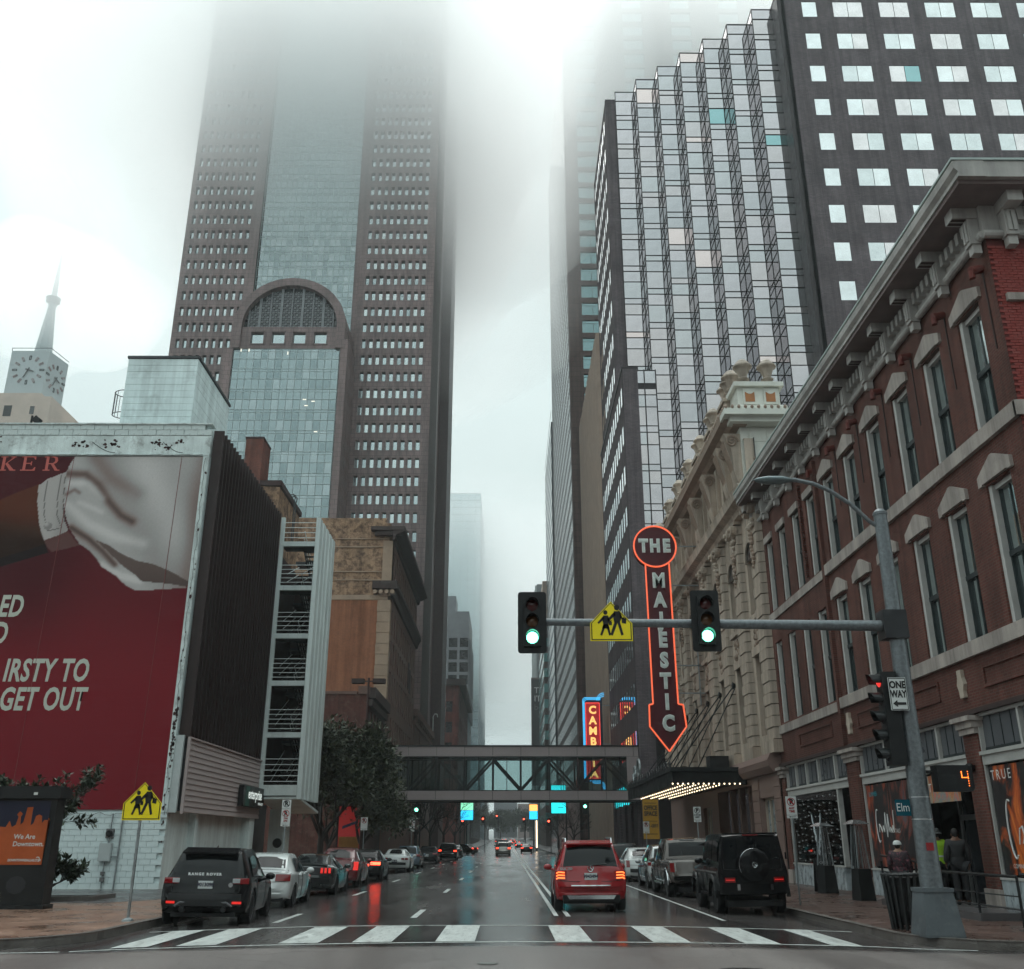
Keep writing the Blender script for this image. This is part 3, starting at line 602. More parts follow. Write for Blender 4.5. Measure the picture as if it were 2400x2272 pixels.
# electric meter and cabinet on the white wall
em = thing('electric_meter', 'round glass electricity meter above the cabinet on white wall', 'meter', (-14.9, BY, 2.0))
part('socket', bevel_mb := MB().box(-15.02, -14.74, BY - .10, BY - .006, 1.78, 2.12), mat('meter grey', (.16, .16, .16), .5, .3), em)
part('dial', MB().lathe([(.11, -.2), (.115, -.12), (.12, -.1)], (-14.88, BY, 1.95), 18, 'y'), M_BLACKWALL, em)
part('conduit', MB().tube((-14.88, BY - .05, 2.12), (-14.86, BY - .05, 2.66), .025).tube((-14.88, BY - .05, 1.78), (-14.9, BY - .05, 1.62), .03), M_STEEL, em)
ec = thing('electric_cabinet', 'pale grey electric cabinet with conduits on the white wall', 'cabinet', (-14.95, BY, 1.2))
part('case', MB().box(-15.16, -14.72, BY - .2, BY - .006, .98, 1.62), mat('cabinet paint', (.42, .46, .46), .5, var=.08), ec)
part('door', MB().box(-15.14, -14.74, BY - .213, BY - .2, 1.0, 1.6), MATS['cabinet paint'], ec)
part('conduit', MB().tube((-14.5, BY - .05, .02), (-14.47, BY - .05, 2.5), .03).tube((-14.72, BY - .06, 1.15), (-14.5, BY - .06, 1.15), .02).tube((-14.95, BY - .06, .98), (-14.95, BY - .06, .05), .025), M_STEEL, ec)
part('junction_box', MB().box(-15.02, -14.88, BY - .12, BY - .01, .28, .42), MATS['meter grey'], ec); part('junction_box', MB().box(-15.02, -14.9, BY - .12, BY - .01, .5, .62), MATS['meter grey'], ec)
# ---- open steel stair tower
M_STAIR = mat('weathered white steel', (.64, .71, .70), .5, .1, var=.16, scale=.8, stretch=(1, 1, .25), dirt=.35, dirtcol=(.2, .18, .17))
M_RAIL = mat('pale railing', (.62, .66, .65), .45, .2)
st = thing('stair_tower', 'open white steel stair tower with railings beside the dark fins', 'stair tower', (-11.4, 53, 0))
SX0, SX1, SY0, SY1 = -12.42, -10.45, 50.45, 55.5
part('column', MB().box(SX0, SX0 + .2, SY0, SY0 + .2, 3.8, 18.35), M_STAIR, st)
for k in range(5):
    y0 = SY0 + k * 1.0
    part('wall_panel', MB().prism([(SX1, y0, 3.65), (SX1 + .16, y0 + .12, 3.65), (SX1 + .16, y0 + .78, 3.65), (SX1, y0 + .98, 3.65), (SX1 - .05, y0 + .98, 3.65), (SX1 - .05, y0, 3.65)], (0, 0, 14.72)), M_STAIR, st)
lev = [3.82, 6.62, 9.22, 11.68, 14.27, 16.72]
for i, z in enumerate(lev):
    part('beam', MB().box(SX0 + .2, SX1 - .06, SY0 + .02, SY0 + .2, z, z + (.5 if i == 0 else .26)), M_STAIR, st)
    part('landing', MB().box(SX0 + .1, SX1 - .06, SY0 + .2, SY0 + 1.3, z + .05, z + .2).box(SX0 + .1, SX1 - .06, SY1 - 1.2, SY1, z + .05, z + .2), M_DARKSTEEL, st)
    if i < 5:
        z2 = lev[i + 1]
        for s in range(2):
            za, zb_ = (z + .2, (z + z2) / 2 + .1) if s == 0 else ((z + z2) / 2 + .1, z2 + .2)
            xa = SX0 + .3 if s == 0 else -11.35; ya, yb = (SY0 + 1.2, SY1 - 1.1) if s == 0 else (SY1 - 1.1, SY0 + 1.2)
            fm = MB()
            for x in (xa, xa + .8): fm.prism([(x, ya, za - .14), (x, ya, za + .14), (x, yb, zb_ + .14), (x, yb, zb_ - .14)], (.05, 0, 0))
            for t in range(8): fm.box(xa, xa + .8, ya + (yb-ya)*t/8, ya + (yb-ya)*t/8 + (.28 if yb > ya else -.28), za + (zb_-za)*t/8, za + (zb_-za)*t/8 + .03)
            part('flight', fm, M_DARKSTEEL, st)
            hr = MB()
            for x in (xa, xa + .8):
                for h in (.55, 1.0): hr.tube((x, ya, za + h), (x, yb, zb_ + h), .022, n=5)
            part('handrail', hr, M_RAIL, st)
    if i:
        for h in (.25, .5, .75, 1.0, 1.25) if i < 5 else (.3, .6, .9, 1.2): part('rail', MB().tube((SX0 + .2, SY0 + .06, z + .2 + h * .95), (SX1 - .06, SY0 + .06, z + .2 + h * .95), .02, n=5), M_RAIL, st)
    else:
        for h in (.3, .6, .9, 1.2, 1.5): part('rail', MB().tube((SX0 + .2, SY0 + .06, z + .4 + h * .9), (SX1 - .06, SY0 + .06, z + .4 + h * .9), .02, n=5), M_RAIL, st)
part('back_wall', MB().box(SX0 - 1.2, SX0 - .1, SY0 + 1, SY1, 3.8, 16.5).box(SX0 - 1, SX1 - .3, SY1 + .02, SY1 + .1, 3.8, 16.4), mat('dark red brown wall', (.05, .028, .026), .8), st)  # back wall in one even dark red brown
part('soffit', MB().prism([(SX0, SY0 + .1, 3.65), (SX1 + .1, SY0 + .1, 3.65), (SX1 + .1, SY1 + .3, 3.1), (SX0, SY1 + .3, 3.1)], (0, 0, .12)), M_STAIR, st)
part('support', MB().box(-12.6, -11.7, 54.2, 55.2, -.1, 3.3).box(-13.6, -13.2, 53, 53.4, -.1, 3.4), M_WHITE, st)
part('porthole', MB().lathe([(.02, 0), (.22, 0), (.24, .03)], (-12.1, 54.15, 1.6), 18, 'y'), M_BLACKWALL, st)
part('rear_block', MB().box(-16, -13.7, 52, 58, -.1, 3.6), mat('plain dark grey', (.07, .07, .072), .7), st)  # rear block in one even dark grey
# brick stack and roof structure behind the fins
cm = thing('brick_chimney', 'square dark red brick chimney rising behind the dark fins', 'chimney', (-21, 76, 25))
M_BRK_Y = brick('red brick y', (.20, .058, .040), (.15, .045, .034), (.14, .09, .075), 'y', dirt=.3)
part('stack', MB().box(-22.0, -20.55, 75, 77.5, 20, 33.45), M_BRK_Y, cm); part('coping', MB().box(-22.06, -20.5, 74.95, 77.55, 33.45, 33.6), mat('brown cap', (.05, .03, .03), .8), cm)
rs = thing('roof_house', 'small tan brick roof house with curved ladder behind the fins', 'roof house', (-19.5, 78, 25))
M_TANPEEL = brick('peeling tan brick', (.42, .27, .17), (.36, .22, .14), (.28, .18, .12), 'y', dirt=.8, dirtcol=(.075, .04, .03), dthr=.46, dscale=.6, bump=.4)
part('wall', MB().prism([(-20.9, 75.2, 18), (-18.9, 75.2, 18), (-18.9, 75.2, 29.2), (-20.9, 75.2, 29.3)], (0, 8, 0)), M_TANPEEL, rs)
part('coping', MB().box(-21.0, -18.75, 75.1, 83.5, 29.3, 29.75), mat('brown cap', (.05, .03, .03), .8), rs)
part('ladder', MB().path([(-18.7, 80, 26), (-18.7, 80, 29.6), (-18.6, 80, 30.1), (-18.9, 80, 30.3), (-19.4, 80, 30.0)], .05, 5).path([(-18.7, 80.6, 26), (-18.7, 80.6, 29.6), (-18.6, 80.6, 30.1), (-18.9, 80.6, 30.3), (-19.4, 80.6, 30.0)], .05, 5), M_DARKSTEEL, rs)
# ------------------------------------------------------------------ buildings further along on the left
LX = -12.2
M_TAN = mat('tan terracotta', (.33, .235, .17), .7, var=.2, scale=.6, bump=.2, dirt=.4, dirtcol=(.12, .075, .055))
M_BROWNST = mat('brown stone', (.15, .088, .072), .7, var=.22, scale=.5, bump=.2, dirt=.4, dirtcol=(.05, .03, .027))
M_DGLASS = mat('dark window glass', (.018, .02, .023), .08, spec=.7, rvar=0)
M_DARKTRIM = mat('dark brown trim', (.045, .028, .026), .65, var=.3)
# ---- low dark-red brick building
lb = thing('low_brick_building', 'low dark red brick building in front of the tan corner block', 'building', (-16, 90, 0))
part('wall', MB().box(-26, LX - .1, 86.6, 98.2, -.1, 13.9), brick('dark red brick y', (.13, .040, .032), (.10, .034, .03), (.10, .06, .05), 'y', dirt=.5, dirtcol=(.2, .13, .10), dscale=.9), lb)
part('parapet', MB().box(-26, -13.3, 86.5, 87.1, 13.9, 14.15).box(-13.2, LX, 86.45, 87.4, 13.9, 14.6), M_BROWNST, lb)
part('cornice', MB().box(LX - .3, LX + .5, 86.7, 98.2, 13.6, 14.5).box(LX - .3, LX + .25, 86.7, 98.2, 12.9, 13.5).box(LX - .3, LX + .12, 86.7, 98.2, 9.9, 10.4), M_DARKTRIM, lb)
hol = [(87.4 + 2.2 * k, 88.9 + 2.2 * k, 10.6, 12.6) for k in range(5)] + [(87.4 + 2.2 * k, 88.9 + 2.2 * k, 6.4, 9.2) for k in range(5)]
part('facade', wall_holes(P_right(LX), 86.65, 98.2, -.1, 13.6, hol, -.25), M_DARKTRIM, lb)
for h in hol: part('window', MB().box(LX - .26, LX - .22, h[0], h[1], h[2], h[3]), M_DGLASS, lb)
# ---- tan corner block with heavy cornices
tb = thing('tan_corner_building', 'old tan and orange brick block with peeling paint and heavy dark cornices', 'building', (-20, 110, 0))
part('upper_side_wall', MB().box(-36, LX - .35, 98.5, 127, 25.2, 33.6), M_TANPEEL, tb)
part('lower_side_wall', MB().box(-36, LX - 1.3, 98.45, 127, -.1, 25.2), brick('orange brick y', (.34, .125, .062), (.27, .098, .052), (.24, .12, .075), 'y', var=.22, dscale=.3), tb)
for z, t in ((25.25, .5), (27.3, .1), (28.2, .12), (30.9, .12), (31.8, .08)): part('string_course', MB().box(-36, LX - .3, 98.40, 98.5, z, z + t), M_TAN, tb)
part('corner_pilaster', MB().box(LX - 1.3, LX, 98.3, 99.6, 14, 25.2).box(LX - 1.0, LX, 98.3, 99.6, 25.6, 31.6), M_TAN, tb)
for k in range(9): part('quoin', MB().box(LX - 1.33 + .1 * (k % 2), LX + .03, 98.25, 99.3, 15.2 + k * 1.1, 15.2 + k * 1.1 + 1.02), M_TAN, tb)
rows = [(15.2, 18.2), (18.9, 21.4), (22.0, 24.6), (27.9, 30.9)]
hol = [(100.2 + 2.25 * k, 101.3 + 2.25 * k, a, b) for a, b in rows for k in range(12)] + [(100.2 + 2.25 * k, 101.3 + 2.25 * k, 7.6 + 3.6 * j, 10.2 + 3.6 * j) for j in range(2) for k in range(12)]
part('facade', wall_holes(P_right(LX), 98.5, 127.4, -.1, 33.2, hol, -.35), M_BROWNST, tb)
wm = MB().box(0, .04, 0, 1.1, 0, 1).mesh('window', M_DGLASS)
for h in hol: obj('window', wm, tb, (LX - .36, h[0], h[2]), scl=(1, 1, h[3] - h[2]))
def cornice(parent, x0, xo, y0, y1, z0, z1, name='cornice'):
    part(name, MB().prism([(x0, y0, z0), (x0 + .25, y0, z0), (x0 + .35, y0, z0 + (z1-z0)*.35), (xo - .15, y0, z0 + (z1-z0)*.6), (xo, y0, z0 + (z1-z0)*.7), (xo, y0, z1), (x0, y0, z1)], (0, y1 - y0, 0)), M_DARKTRIM, parent)
cornice(tb, LX, -10.9, 97.7, 128.0, 31.6, 33.0); cornice(tb, LX, -11.5, 97.9, 127.8, 25.6, 27.1)
part('cornice_return', MB().box(-14.5, -10.95, 97.65, 98.4, 32.6, 33.02).box(-14.1, -11.3, 97.9, 98.4, 32.1, 32.6), M_DARKTRIM, tb)
part('cornice_return', MB().box(-14.1, -11.5, 97.8, 98.35, 26.3, 27.15), M_DARKTRIM, tb)
con = MB().lathe([(.22, 0), (.22, .8)], (0, 0, 0), 10, 'y').mesh('console', M_TAN)
for k in range(4): obj('console', con, tb, (-13.8 + k * .6, 97.85, 26.0))
part('parapet', MB().box(-36, LX - .8, 98.55, 99.2, 33.6, 34.2), M_TANPEEL, tb)
part('shutter', MB().box(LX, LX + .12, 118.4, 119.3, 19.2, 22.2).box(LX, LX + .12, 120.2, 121.1, 18.8, 21.6), M_DARKTRIM, tb)
# ---- tall stone-clad tower with the arch
M_CLAD = brick('red granite cladding', (.215, .150, .146), (.185, .130, .128), (.09, .062, .062), 'y', bw=1.15, bh=.73, mw=.03, var=.2, dscale=.12, rough=.45, spec=.5, dirt=.25, dirtcol=(.10, .075, .073), bump=.2)
M_CLAD_X = brick('red granite cladding side', (.215, .150, .146), (.185, .130, .128), (.09, .062, .062), 'x', bw=1.15, bh=.73, mw=.03, var=.2, dscale=.12, rough=.45, spec=.5, dirt=.25, dirtcol=(.10, .075, .073), bump=.2)
M_TWIN = mirror('tower window glass', (.46, .53, .54), .05, .1, wav=0); TWINS = [M_TWIN, mirror('tower glass dull', (.36, .42, .43), .1, .1), mirror('tower glass pale', (.56, .62, .62), .07, .1)]
M_CURT = mirror('blue green curtain glass', (.31, .375, .385), .06, .12, wav=.06, scale=.15)
M_MULL = mat('pale mullion', (.42, .50, .50), .5, .3, var=.1)
tw = thing('arched_office_tower', 'huge red granite tower with glazed centre and round arch fading into cloud', 'skyscraper', (-33, 150, 0))
TY, TT = 137.0, 157.0
WL = [(-53.1 + 1.15 * k, -52.46 + 1.15 * k) for k in range(9)]; WR = [(-23.44 + 1.15 * k, -22.8 + 1.15 * k) for k in range(9)]
ROWS = [(95.81 + 2.92 * k, 97.44 + 2.92 * k) for k in range(-27, 20)]
wmeshes = [MB().box(0, .64, 0, .04, 0, 1.63).mesh('window', m) for m in TWINS]
def wing(cols, x0, x1, zlo):
    hol = [(a, b, c, d) for a, b in cols for c, d in ROWS if c > zlo]
    part('cladding', wall_holes(P_cam(TY), x0, x1, -.1, TT, hol, .45), M_CLAD, tw, fix=False); return hol
hl = wing(WL, -53.9, -41.6, 63); hr = wing(WR, -24.5, LX, 30)
allw = sorted(hl + hr, key=lambda h: h[2]); seen = [h for h in allw if not (h[0] < -41 and h[2] < 66)]
for i, h in enumerate(seen):
    if i < 300: obj('window', random.choice(wmeshes), tw, (h[0], TY + .44 + random.uniform(-.06, .03), h[2]))
rest = MB()
for h in seen[300:]: rest.box(h[0], h[1], TY + .44, TY + .48, h[2], h[3])
tag(part('far_windows', rest, M_TWIN, tw), kind='stuff')
part('backing', MB().box(-53.85, -41.7, TY + .5, 176, -.1, TT).box(-24.45, LX - .05, TY + .5, TY + 14, -.1, TT), M_DARKTRIM, tw)
part('side_wall', MB().box(-53.9, -53.86, TY, 176, -.1, TT), M_CLAD_X, tw)
# street face: shallow recess near the far end
hs = [(TY + 3 + 3 * k, TY + 4.2 + 3 * k, c, d) for k in range(4) for c, d in ROWS if c > 20]
part('street_face', MB().box(LX - 1.0, LX - .06, TY + .05, TY + 16, -.1, TT), M_CLAD_X, tw)
part('street_face', MB().box(-24, LX - 1.6, TY + 16, 176, -.1, TT), M_CLAD_X, tw)
part('street_pier', MB().box(LX - 1.6, LX + .25, 176, 188, -.1, TT), mat('dark granite', (.085, .06, .06), .5, var=.2), tw)
for k in range(22): part('street_light_slot', MB().box(LX + .24, LX + .28, 187.6, 187.9, 24 + k * 2.92, 25.6 + k * 2.92), M_TWIN, tw)
# glazed centre
GX0, GX1 = -41.6, -25.4
nC, zC0 = 18, 55.0
part('centre_core', MB().box(GX0, GX1 + .9, TY + 1.1, TY + 20, -.1, TT), M_DARKTRIM, tw)
cpanes = [MB().box(0, .86, 0, .03, 0, 1.38).mesh('pane', m) for m in (M_CURT, M_CURT, mirror('upper glass dark', (.26, .32, .33), .06, .1, wav=.06), mirror('upper glass pale', (.35, .41, .42), .07, .1, wav=.06))]; np_ = 0; rest = MB()
for j in range(70):
    z = 76 + j * 1.46
    if z > TT - 2: break
    for i in range(nC):
        x = GX0 + .02 + i * .9
        if np_ < 300: obj('pane', random.choice(cpanes), tw, (x, TY + .9 + random.uniform(-.004, .004), z), (random.uniform(-.004, .004), 0, random.uniform(-.004, .004))); np_ += 1
        else: rest.box(x, x + .86, TY + .9, TY + .93, z, z + 1.38)
tag(part('upper_panes', rest, M_CURT, tw), kind='stuff')
gm = MB()
for i in range(nC + 1): gm.box(GX0 + i * .9 - .03, GX0 + i * .9 + .03, TY + .84, TY + 1.1, 74, TT)
for j in range(56): gm.box(GX0, GX1, TY + .85, TY + 1.1, 76 + j * 1.46 - .06, 76 + j * 1.46 - .01)
for j in range(0, 56, 2): gm.box(GX0, GX1, TY + .85, TY + 1.1, 76 + j * 1.46 + .36, 76 + j * 1.46 + .41)
part('mullion_grid', gm, M_MULL, tw)
part('centre_pilaster', MB().box(-25.4, -24.5, TY + .3, TY + 1.2, -.1, TT), M_CLAD, tw)
# arched pavilion in front
AY = 130.0; AX0, AX1, AC = -41.9, -24.3, -33.4; AZ = 75.4; RO, RI = 8.55, 7.25
ar = MB()
n = 40
def arcp(r, i): t = pi * i / n; return (AC + r * cos(t), AZ + r * sin(t) * .985)
for i in range(n):
    a, b, c, d_ = arcp(RO, i), arcp(RO, i+1), arcp(RI, i+1), arcp(RI, i)
    ar.add([(a[0], AY, a[1]), (b[0], AY, b[1]), (c[0], AY, c[1]), (d_[0], AY, d_[1]), (a[0], TY + 1, a[1]), (b[0], TY + 1, b[1]), (c[0], AY + 1.2, c[1]), (d_[0], AY + 1.2, d_[1])],
           [(0, 1, 2, 3), (0, 1, 5, 4), (3, 2, 6, 7)])
part('arch', ar, M_CLAD, tw)
# lattice window in the arch
lt = MB(); yl = AY + .95
for k in range(-4, 5):
    x = AC + k * 1.62; h = sqrt(max(0, RI**2 - (k*1.62)**2)) * .985; w = .2 if k % 2 else .09
    if h > .1: lt.box(x - w, x + w, yl - .15, yl + .05, AZ, AZ + h)
part('lattice_post', lt, mat('lattice grey', (.20, .21, .22), .5, .2), tw)
fine = MB(); s_ = .81
for k in range(-9, 9):
    for j in range(9):
        x0, z0 = AC + k * s_, AZ + j * s_; 
        if math.hypot(max(abs(x0 - AC), abs(x0 + s_ - AC)), z0 + s_ - AZ) > RI: continue
        for a, b in (((x0, z0), (x0 + s_, z0 + s_)), ((x0 + s_, z0), (x0, z0 + s_)), ((x0, z0), (x0 + s_, z0)), ((x0, z0), (x0, z0 + s_)), ((x0 + s_ / 2, z0), (x0 + s_ / 2, z0 + s_)), ((x0, z0 + s_ / 2), (x0 + s_, z0 + s_ / 2))):
            fine.tube((a[0], yl, a[1]), (b[0], yl, b[1]), .045, n=4, cap=False)
tag(part('lattice', fine, MATS['lattice grey'], tw), kind='stuff')
gp = MB().poly([(AC + RI * cos(pi * i / 30), AY + 1.1, AZ + RI * .985 * sin(pi * i / 30)) for i in range(31)]); part('arch_glass', gp, M_DGLASS, tw)
hq = [(-39.15 + 3.2 * k, -37.27 + 3.2 * k, 72.6, 74.5) for k in range(4)]
part('arch_band', wall_holes(P_cam(AY + .4), AC - RI, AC + RI, 71.7, AZ, hq, .5), M_CLAD, tw)
part('arch_jamb', MB().box(AX0 - .05, AC - RI, AY, TY + .2, 71.7, AZ), M_CLAD, tw); part('arch_jamb', MB().box(AC + RI, AX1 - .6, AY, TY + .2, 71.7, AZ), M_CLAD, tw)
for h in hq: part('square_window', MB().box(h[0], h[1], AY + .85, AY + .9, h[2], h[3]), M_TWIN, tw); part('window_frame', MB().box(h[0] - .22, h[0] - .04, AY + .3, AY + .45, h[2] - .22, h[3] + .22).box(h[1] + .04, h[1] + .22, AY + .3, AY + .45, h[2] - .22, h[3] + .22).box(h[0] - .22, h[1] + .22, AY + .3, AY + .45, h[3] + .05, h[3] + .24).box(h[0] - .22, h[1] + .22, AY + .3, AY + .45, h[2] - .24, h[2] - .05), M_CLAD, tw)
part('lower_jamb', MB().box(AX0 - 1.0, AX0 + .3, AY + .1, TY + .2, -.1, 71.7).box(AX1 - 1.1, AX1, AY + .1, TY + .2, -.1, 73.2), M_CLAD, tw)
hsd = [(AY + 1.1 + 1.15 * k, AY + 1.75 + 1.15 * k, c, d) for k in range(4) for c, d in ROWS if 30 < c < 70]
part('pavilion_side', wall_holes(P_right(AX1 + .05), AY + .1, TY, -.1, 73.2, hsd, -.4), M_CLAD_X, tw)
sdw = MB()
for h in hsd: sdw.box(AX1 - .36, AX1 - .3, h[0], h[1], h[2], h[3])
tag(part('side_windows', sdw, M_DGLASS, tw), kind='stuff')
bps = [MB().box(0, .98, 0, .03, 0, 1.62).mesh('pane', m) for m in (M_CURT, M_CURT, mirror('curtain glass dark', (.25, .31, .32), .06, .1, wav=.06), mirror('curtain glass pale', (.36, .42, .43), .07, .1, wav=.06))]; part('lower_glass_backing', MB().box(AX0 + .3, AX1 - 1.1, AY + .75, AY + .9, 20, 71.7), M_DARKTRIM, tw)
bpr = MB(); cnt = 0
for j in range(17):
    z = 70.0 - j * 1.68
    for i in range(15):
        x = AX0 + .32 + i * 1.07
        obj('lower_pane', random.choice(bps), tw, (x, AY + .5 + random.uniform(-.004, .004), z), (random.uniform(-.005, .005), 0, random.uniform(-.005, .005)))
gm = MB()
for i in range(16): gm.box(AX0 + .3 + i * 1.07 - .05, AX0 + .3 + i * 1.07 - .01, AY + .45, AY + .75, 40, 71.7)
for j in range(19): gm.box(AX0 + .3, AX1 - 1.1, AY + .46, AY + .75, 71.66 - j * 1.68, 71.7 - j * 1.68 + .03)
for j in range(0, 19, 2): gm.box(AX0 + .3, AX1 - 1.1, AY + .46, AY + .75, 71.66 - j * 1.68 - .45, 71.7 - j * 1.68 - .42)
part('lower_mullion_grid', gm, M_MULL, tw)
for (x, z) in ((-33.4, 70.7), (-30.5, 63.2), (-29.2, 62.9), (-30.2, 62.2), (-40.5, 71.2), (-39.3, 71.2), (-28.5, 58)): part('ceiling_light', MB().box(x, x + .12 if z > 70 else x + .5, AY + .42, AY + .44, z, z + (.5 if z > 70 else .12)), emit('office light', (1, .95, .8), 1.2), tw)
# podium on the street
pd = thing('stone_podium', 'low arched stone podium with dentil cornice at the granite tower foot', 'building', (-14, 142, 0))
part('wall', MB().box(-22, LX + .02, 128.6, 136.9, -.1, 16.2), M_BROWNST, pd)
part('cornice', MB().box(-22, LX + .5, 128.2, 158.5, 17.0, 17.9).box(-22, LX + .25, 128.4, 158.2, 15.9, 16.5), M_BROWNST, pd)
for k in range(10): part('dentil', MB().box(LX + .02, LX + .4, 129 + k * 2.8, 130.2 + k * 2.8, 16.5, 17.0), M_BROWNST, pd)
part('street_wall', MB().box(LX - .9, LX + .1, 136.9, 158, -.1, 16.0), M_BROWNST, pd)
cl_ = thing('security_camera_pole', 'small white goose-neck camera pole on the podium roof', 'camera', (-12, 157, 17.9))
part('pole', MB().path([(-11.9, 157.5, 17.9), (-11.9, 157.5, 20.4), (-11.7, 157.5, 20.8), (-11.3, 157.5, 20.8), (-11.2, 157.5, 20.3)], .08, 6), M_RAIL, cl_)
# ---- red brick hotel beyond
rb = thing('red_brick_hotel', 'narrow dark red brick block with carved corner far down the street', 'building', (-15, 260, 0))
hol = [(252 + 8 * k, 254.5 + 8 * k, 20.5 + 4.2 * j, 23.2 + 4.2 * j) for k in range(6) for j in range(4)]
part('front', wall_holes(P_cam(245), -30, LX, -.1, 38.5, [(-18.9, -17.5, 17 + 5 * j, 19.6 + 5 * j) for j in range(4)] + [(-15.4, -13.8, 17 + 5 * j, 19.6 + 5 * j) for j in range(4)], .4), brick('hotel red brick', (.20, .045, .033), (.17, .04, .03), (.13, .05, .04), 'y', var=.2), rb)
for j in range(4): part('window', MB().box(-18.9, -17.5, 245.35, 245.4, 17 + 5 * j, 19.6 + 5 * j), M_TWIN if j == 3 else M_DGLASS, rb); part('window', MB().box(-15.4, -13.8, 245.35, 245.4, 17 + 5 * j, 19.6 + 5 * j), M_DGLASS, rb)
part('street_wall', wall_holes(P_right(LX), 245, 300, -.1, 38.5, hol, -.4), MATS['hotel red brick'], rb)
part('window_backing', MB().box(-30, LX - .42, 245.42, 300, -.1, 38.2), M_DARKTRIM, rb)
part('cornice', MB().box(-30, LX + 1.4, 244, 301, 38.5, 40).box(-30, LX + .8, 244.5, 300.5, 17.5 - 1.4, 16.9), M_DARKTRIM, rb)
for j in range(4): part('carved_panel', MB().ball((LX - .6, 244.9, 20 + 5 * j), 1.0, 6, (.8, .5, 1.6)), MATS['hotel red brick'], rb)
# ---- grey office block
go = thing('grey_office_block', 'grey concrete office block with square windows behind the red hotel', 'office block', (-20, 320, 0))
M_GREYC = mat('grey concrete', (.24, .25, .27), .7, var=.15, scale=.3)
GY = 305.0
hol = [(-36 + 3.45 * k, -33.3 + 3.45 * k, 40 + 3.9 * j, 43 + 3.9 * j) for k in range(7) for j in range(6)]
part('front', wall_holes(P_cam(GY), -40, LX - .2, -.1, 71, hol, .5), M_GREYC, go)
wq = MB().box(0, 2.7, 0, .05, 0, 3).mesh('window', M_DGLASS)
for h in hol: obj('window', wq, go, (h[0], GY + .45, h[2]))
part('street_side', MB().box(-38, LX - .25, GY + .55, 335, -.1, 70.9), M_GREYC, go)
for k in range(14): part('street_fin', MB().box(LX - .2, LX + .3, GY + 2 * k + .5, GY + 2 * k + 1.2, 38, 62), M_GREYC, go)
part('penthouse', MB().box(-24, -17, GY + 4, GY + 15, 71, 77), M_GREYC, go)
# ---- pale glass tower in the mist
gt = thing('misty_glass_tower', 'slim pale glass tower with white floor edges dissolving into mist', 'skyscraper', (-20, 500, 0))
part('shaft', MB().box(-60, LX - 2, 470, 620, 0, 170), mirror('pale misty glass', (.40, .52, .54), .12, .08), gt)
gm = MB()
for i in range(13): gm.box(-60 + i * 3.6, -59.8 + i * 3.6, 469.8, 470, 0, 170)
for j in range(45): gm.box(-60, LX - 2, 469.85, 470, 3 + j * 3.8, 3.25 + j * 3.8)
for i in range(16): gm.box(LX - 2, LX - 1.85, 475 + i * 9, 475.6 + i * 9, 0, 170)
for j in range(45): gm.box(LX - 2, LX - 1.9, 470, 620, 3 + j * 3.8, 3.4 + j * 3.8)
part('mullion_grid', gm, mat('steel blue mullion', (.16, .22, .25), .5), gt)
for j in range(13): part('balcony', MB().box(-40, -21 + .35 * j if j > 7 else -19.5, 462, 470, 16 + j * 5.2, 16.9 + j * 5.2), mat('balcony white', (.7, .74, .74), .6), gt)
part('balcony_core', MB().box(-40, -23, 464, 469.7, 0, 80), M_DGLASS, gt)
# ---- clock tower far left
ct = thing('clock_tower', 'grey cube clock tower with spire above beige roof storey', 'clock tower', (-125, 240, 0))
M_CLKW = mat('pale grey metal cladding', (.40, .45, .46), .6, var=.08, stretch=(6, 6, .2))
M_BEIGE = mat('beige masonry', (.50, .41, .35), .75, var=.12, scale=.2)
CY = 230.0
part('cube', MB().prism([(-132.2, CY, 110.8), (-122.2, CY, 110.8), (-120.6, CY + 8, 110.8), (-130.5, CY + 9, 110.8)], (0, 0, 13.6)), M_CLKW, ct)
part('beige_block', MB().box(-146, -117.9, CY - 3, CY + 30, 80, 109.6).box(-146, -121, CY - 2.5, CY + 28, 109.6, 110.8), M_BEIGE, ct)
part('beige_shoulder', MB().box(-146, -108, CY + 6, CY + 40, 80, 103), M_BEIGE, ct)
for x in (-122.9, -133.6): part('roof_window', MB().box(x, x + 1.1, CY - 3.1, CY - 2.95, 104.6, 106.8), M_DGLASS, ct)
part('dark_hatch', MB().box(-129.6, -127.6, CY - 3.1, CY - 2.95, 104, 107), M_BLACKWALL, ct)
M_CLKN = mat('clock dark', (.06, .062, .065), .5); M_CLKR = mat('clock faded red', (.30, .20, .20), .6)
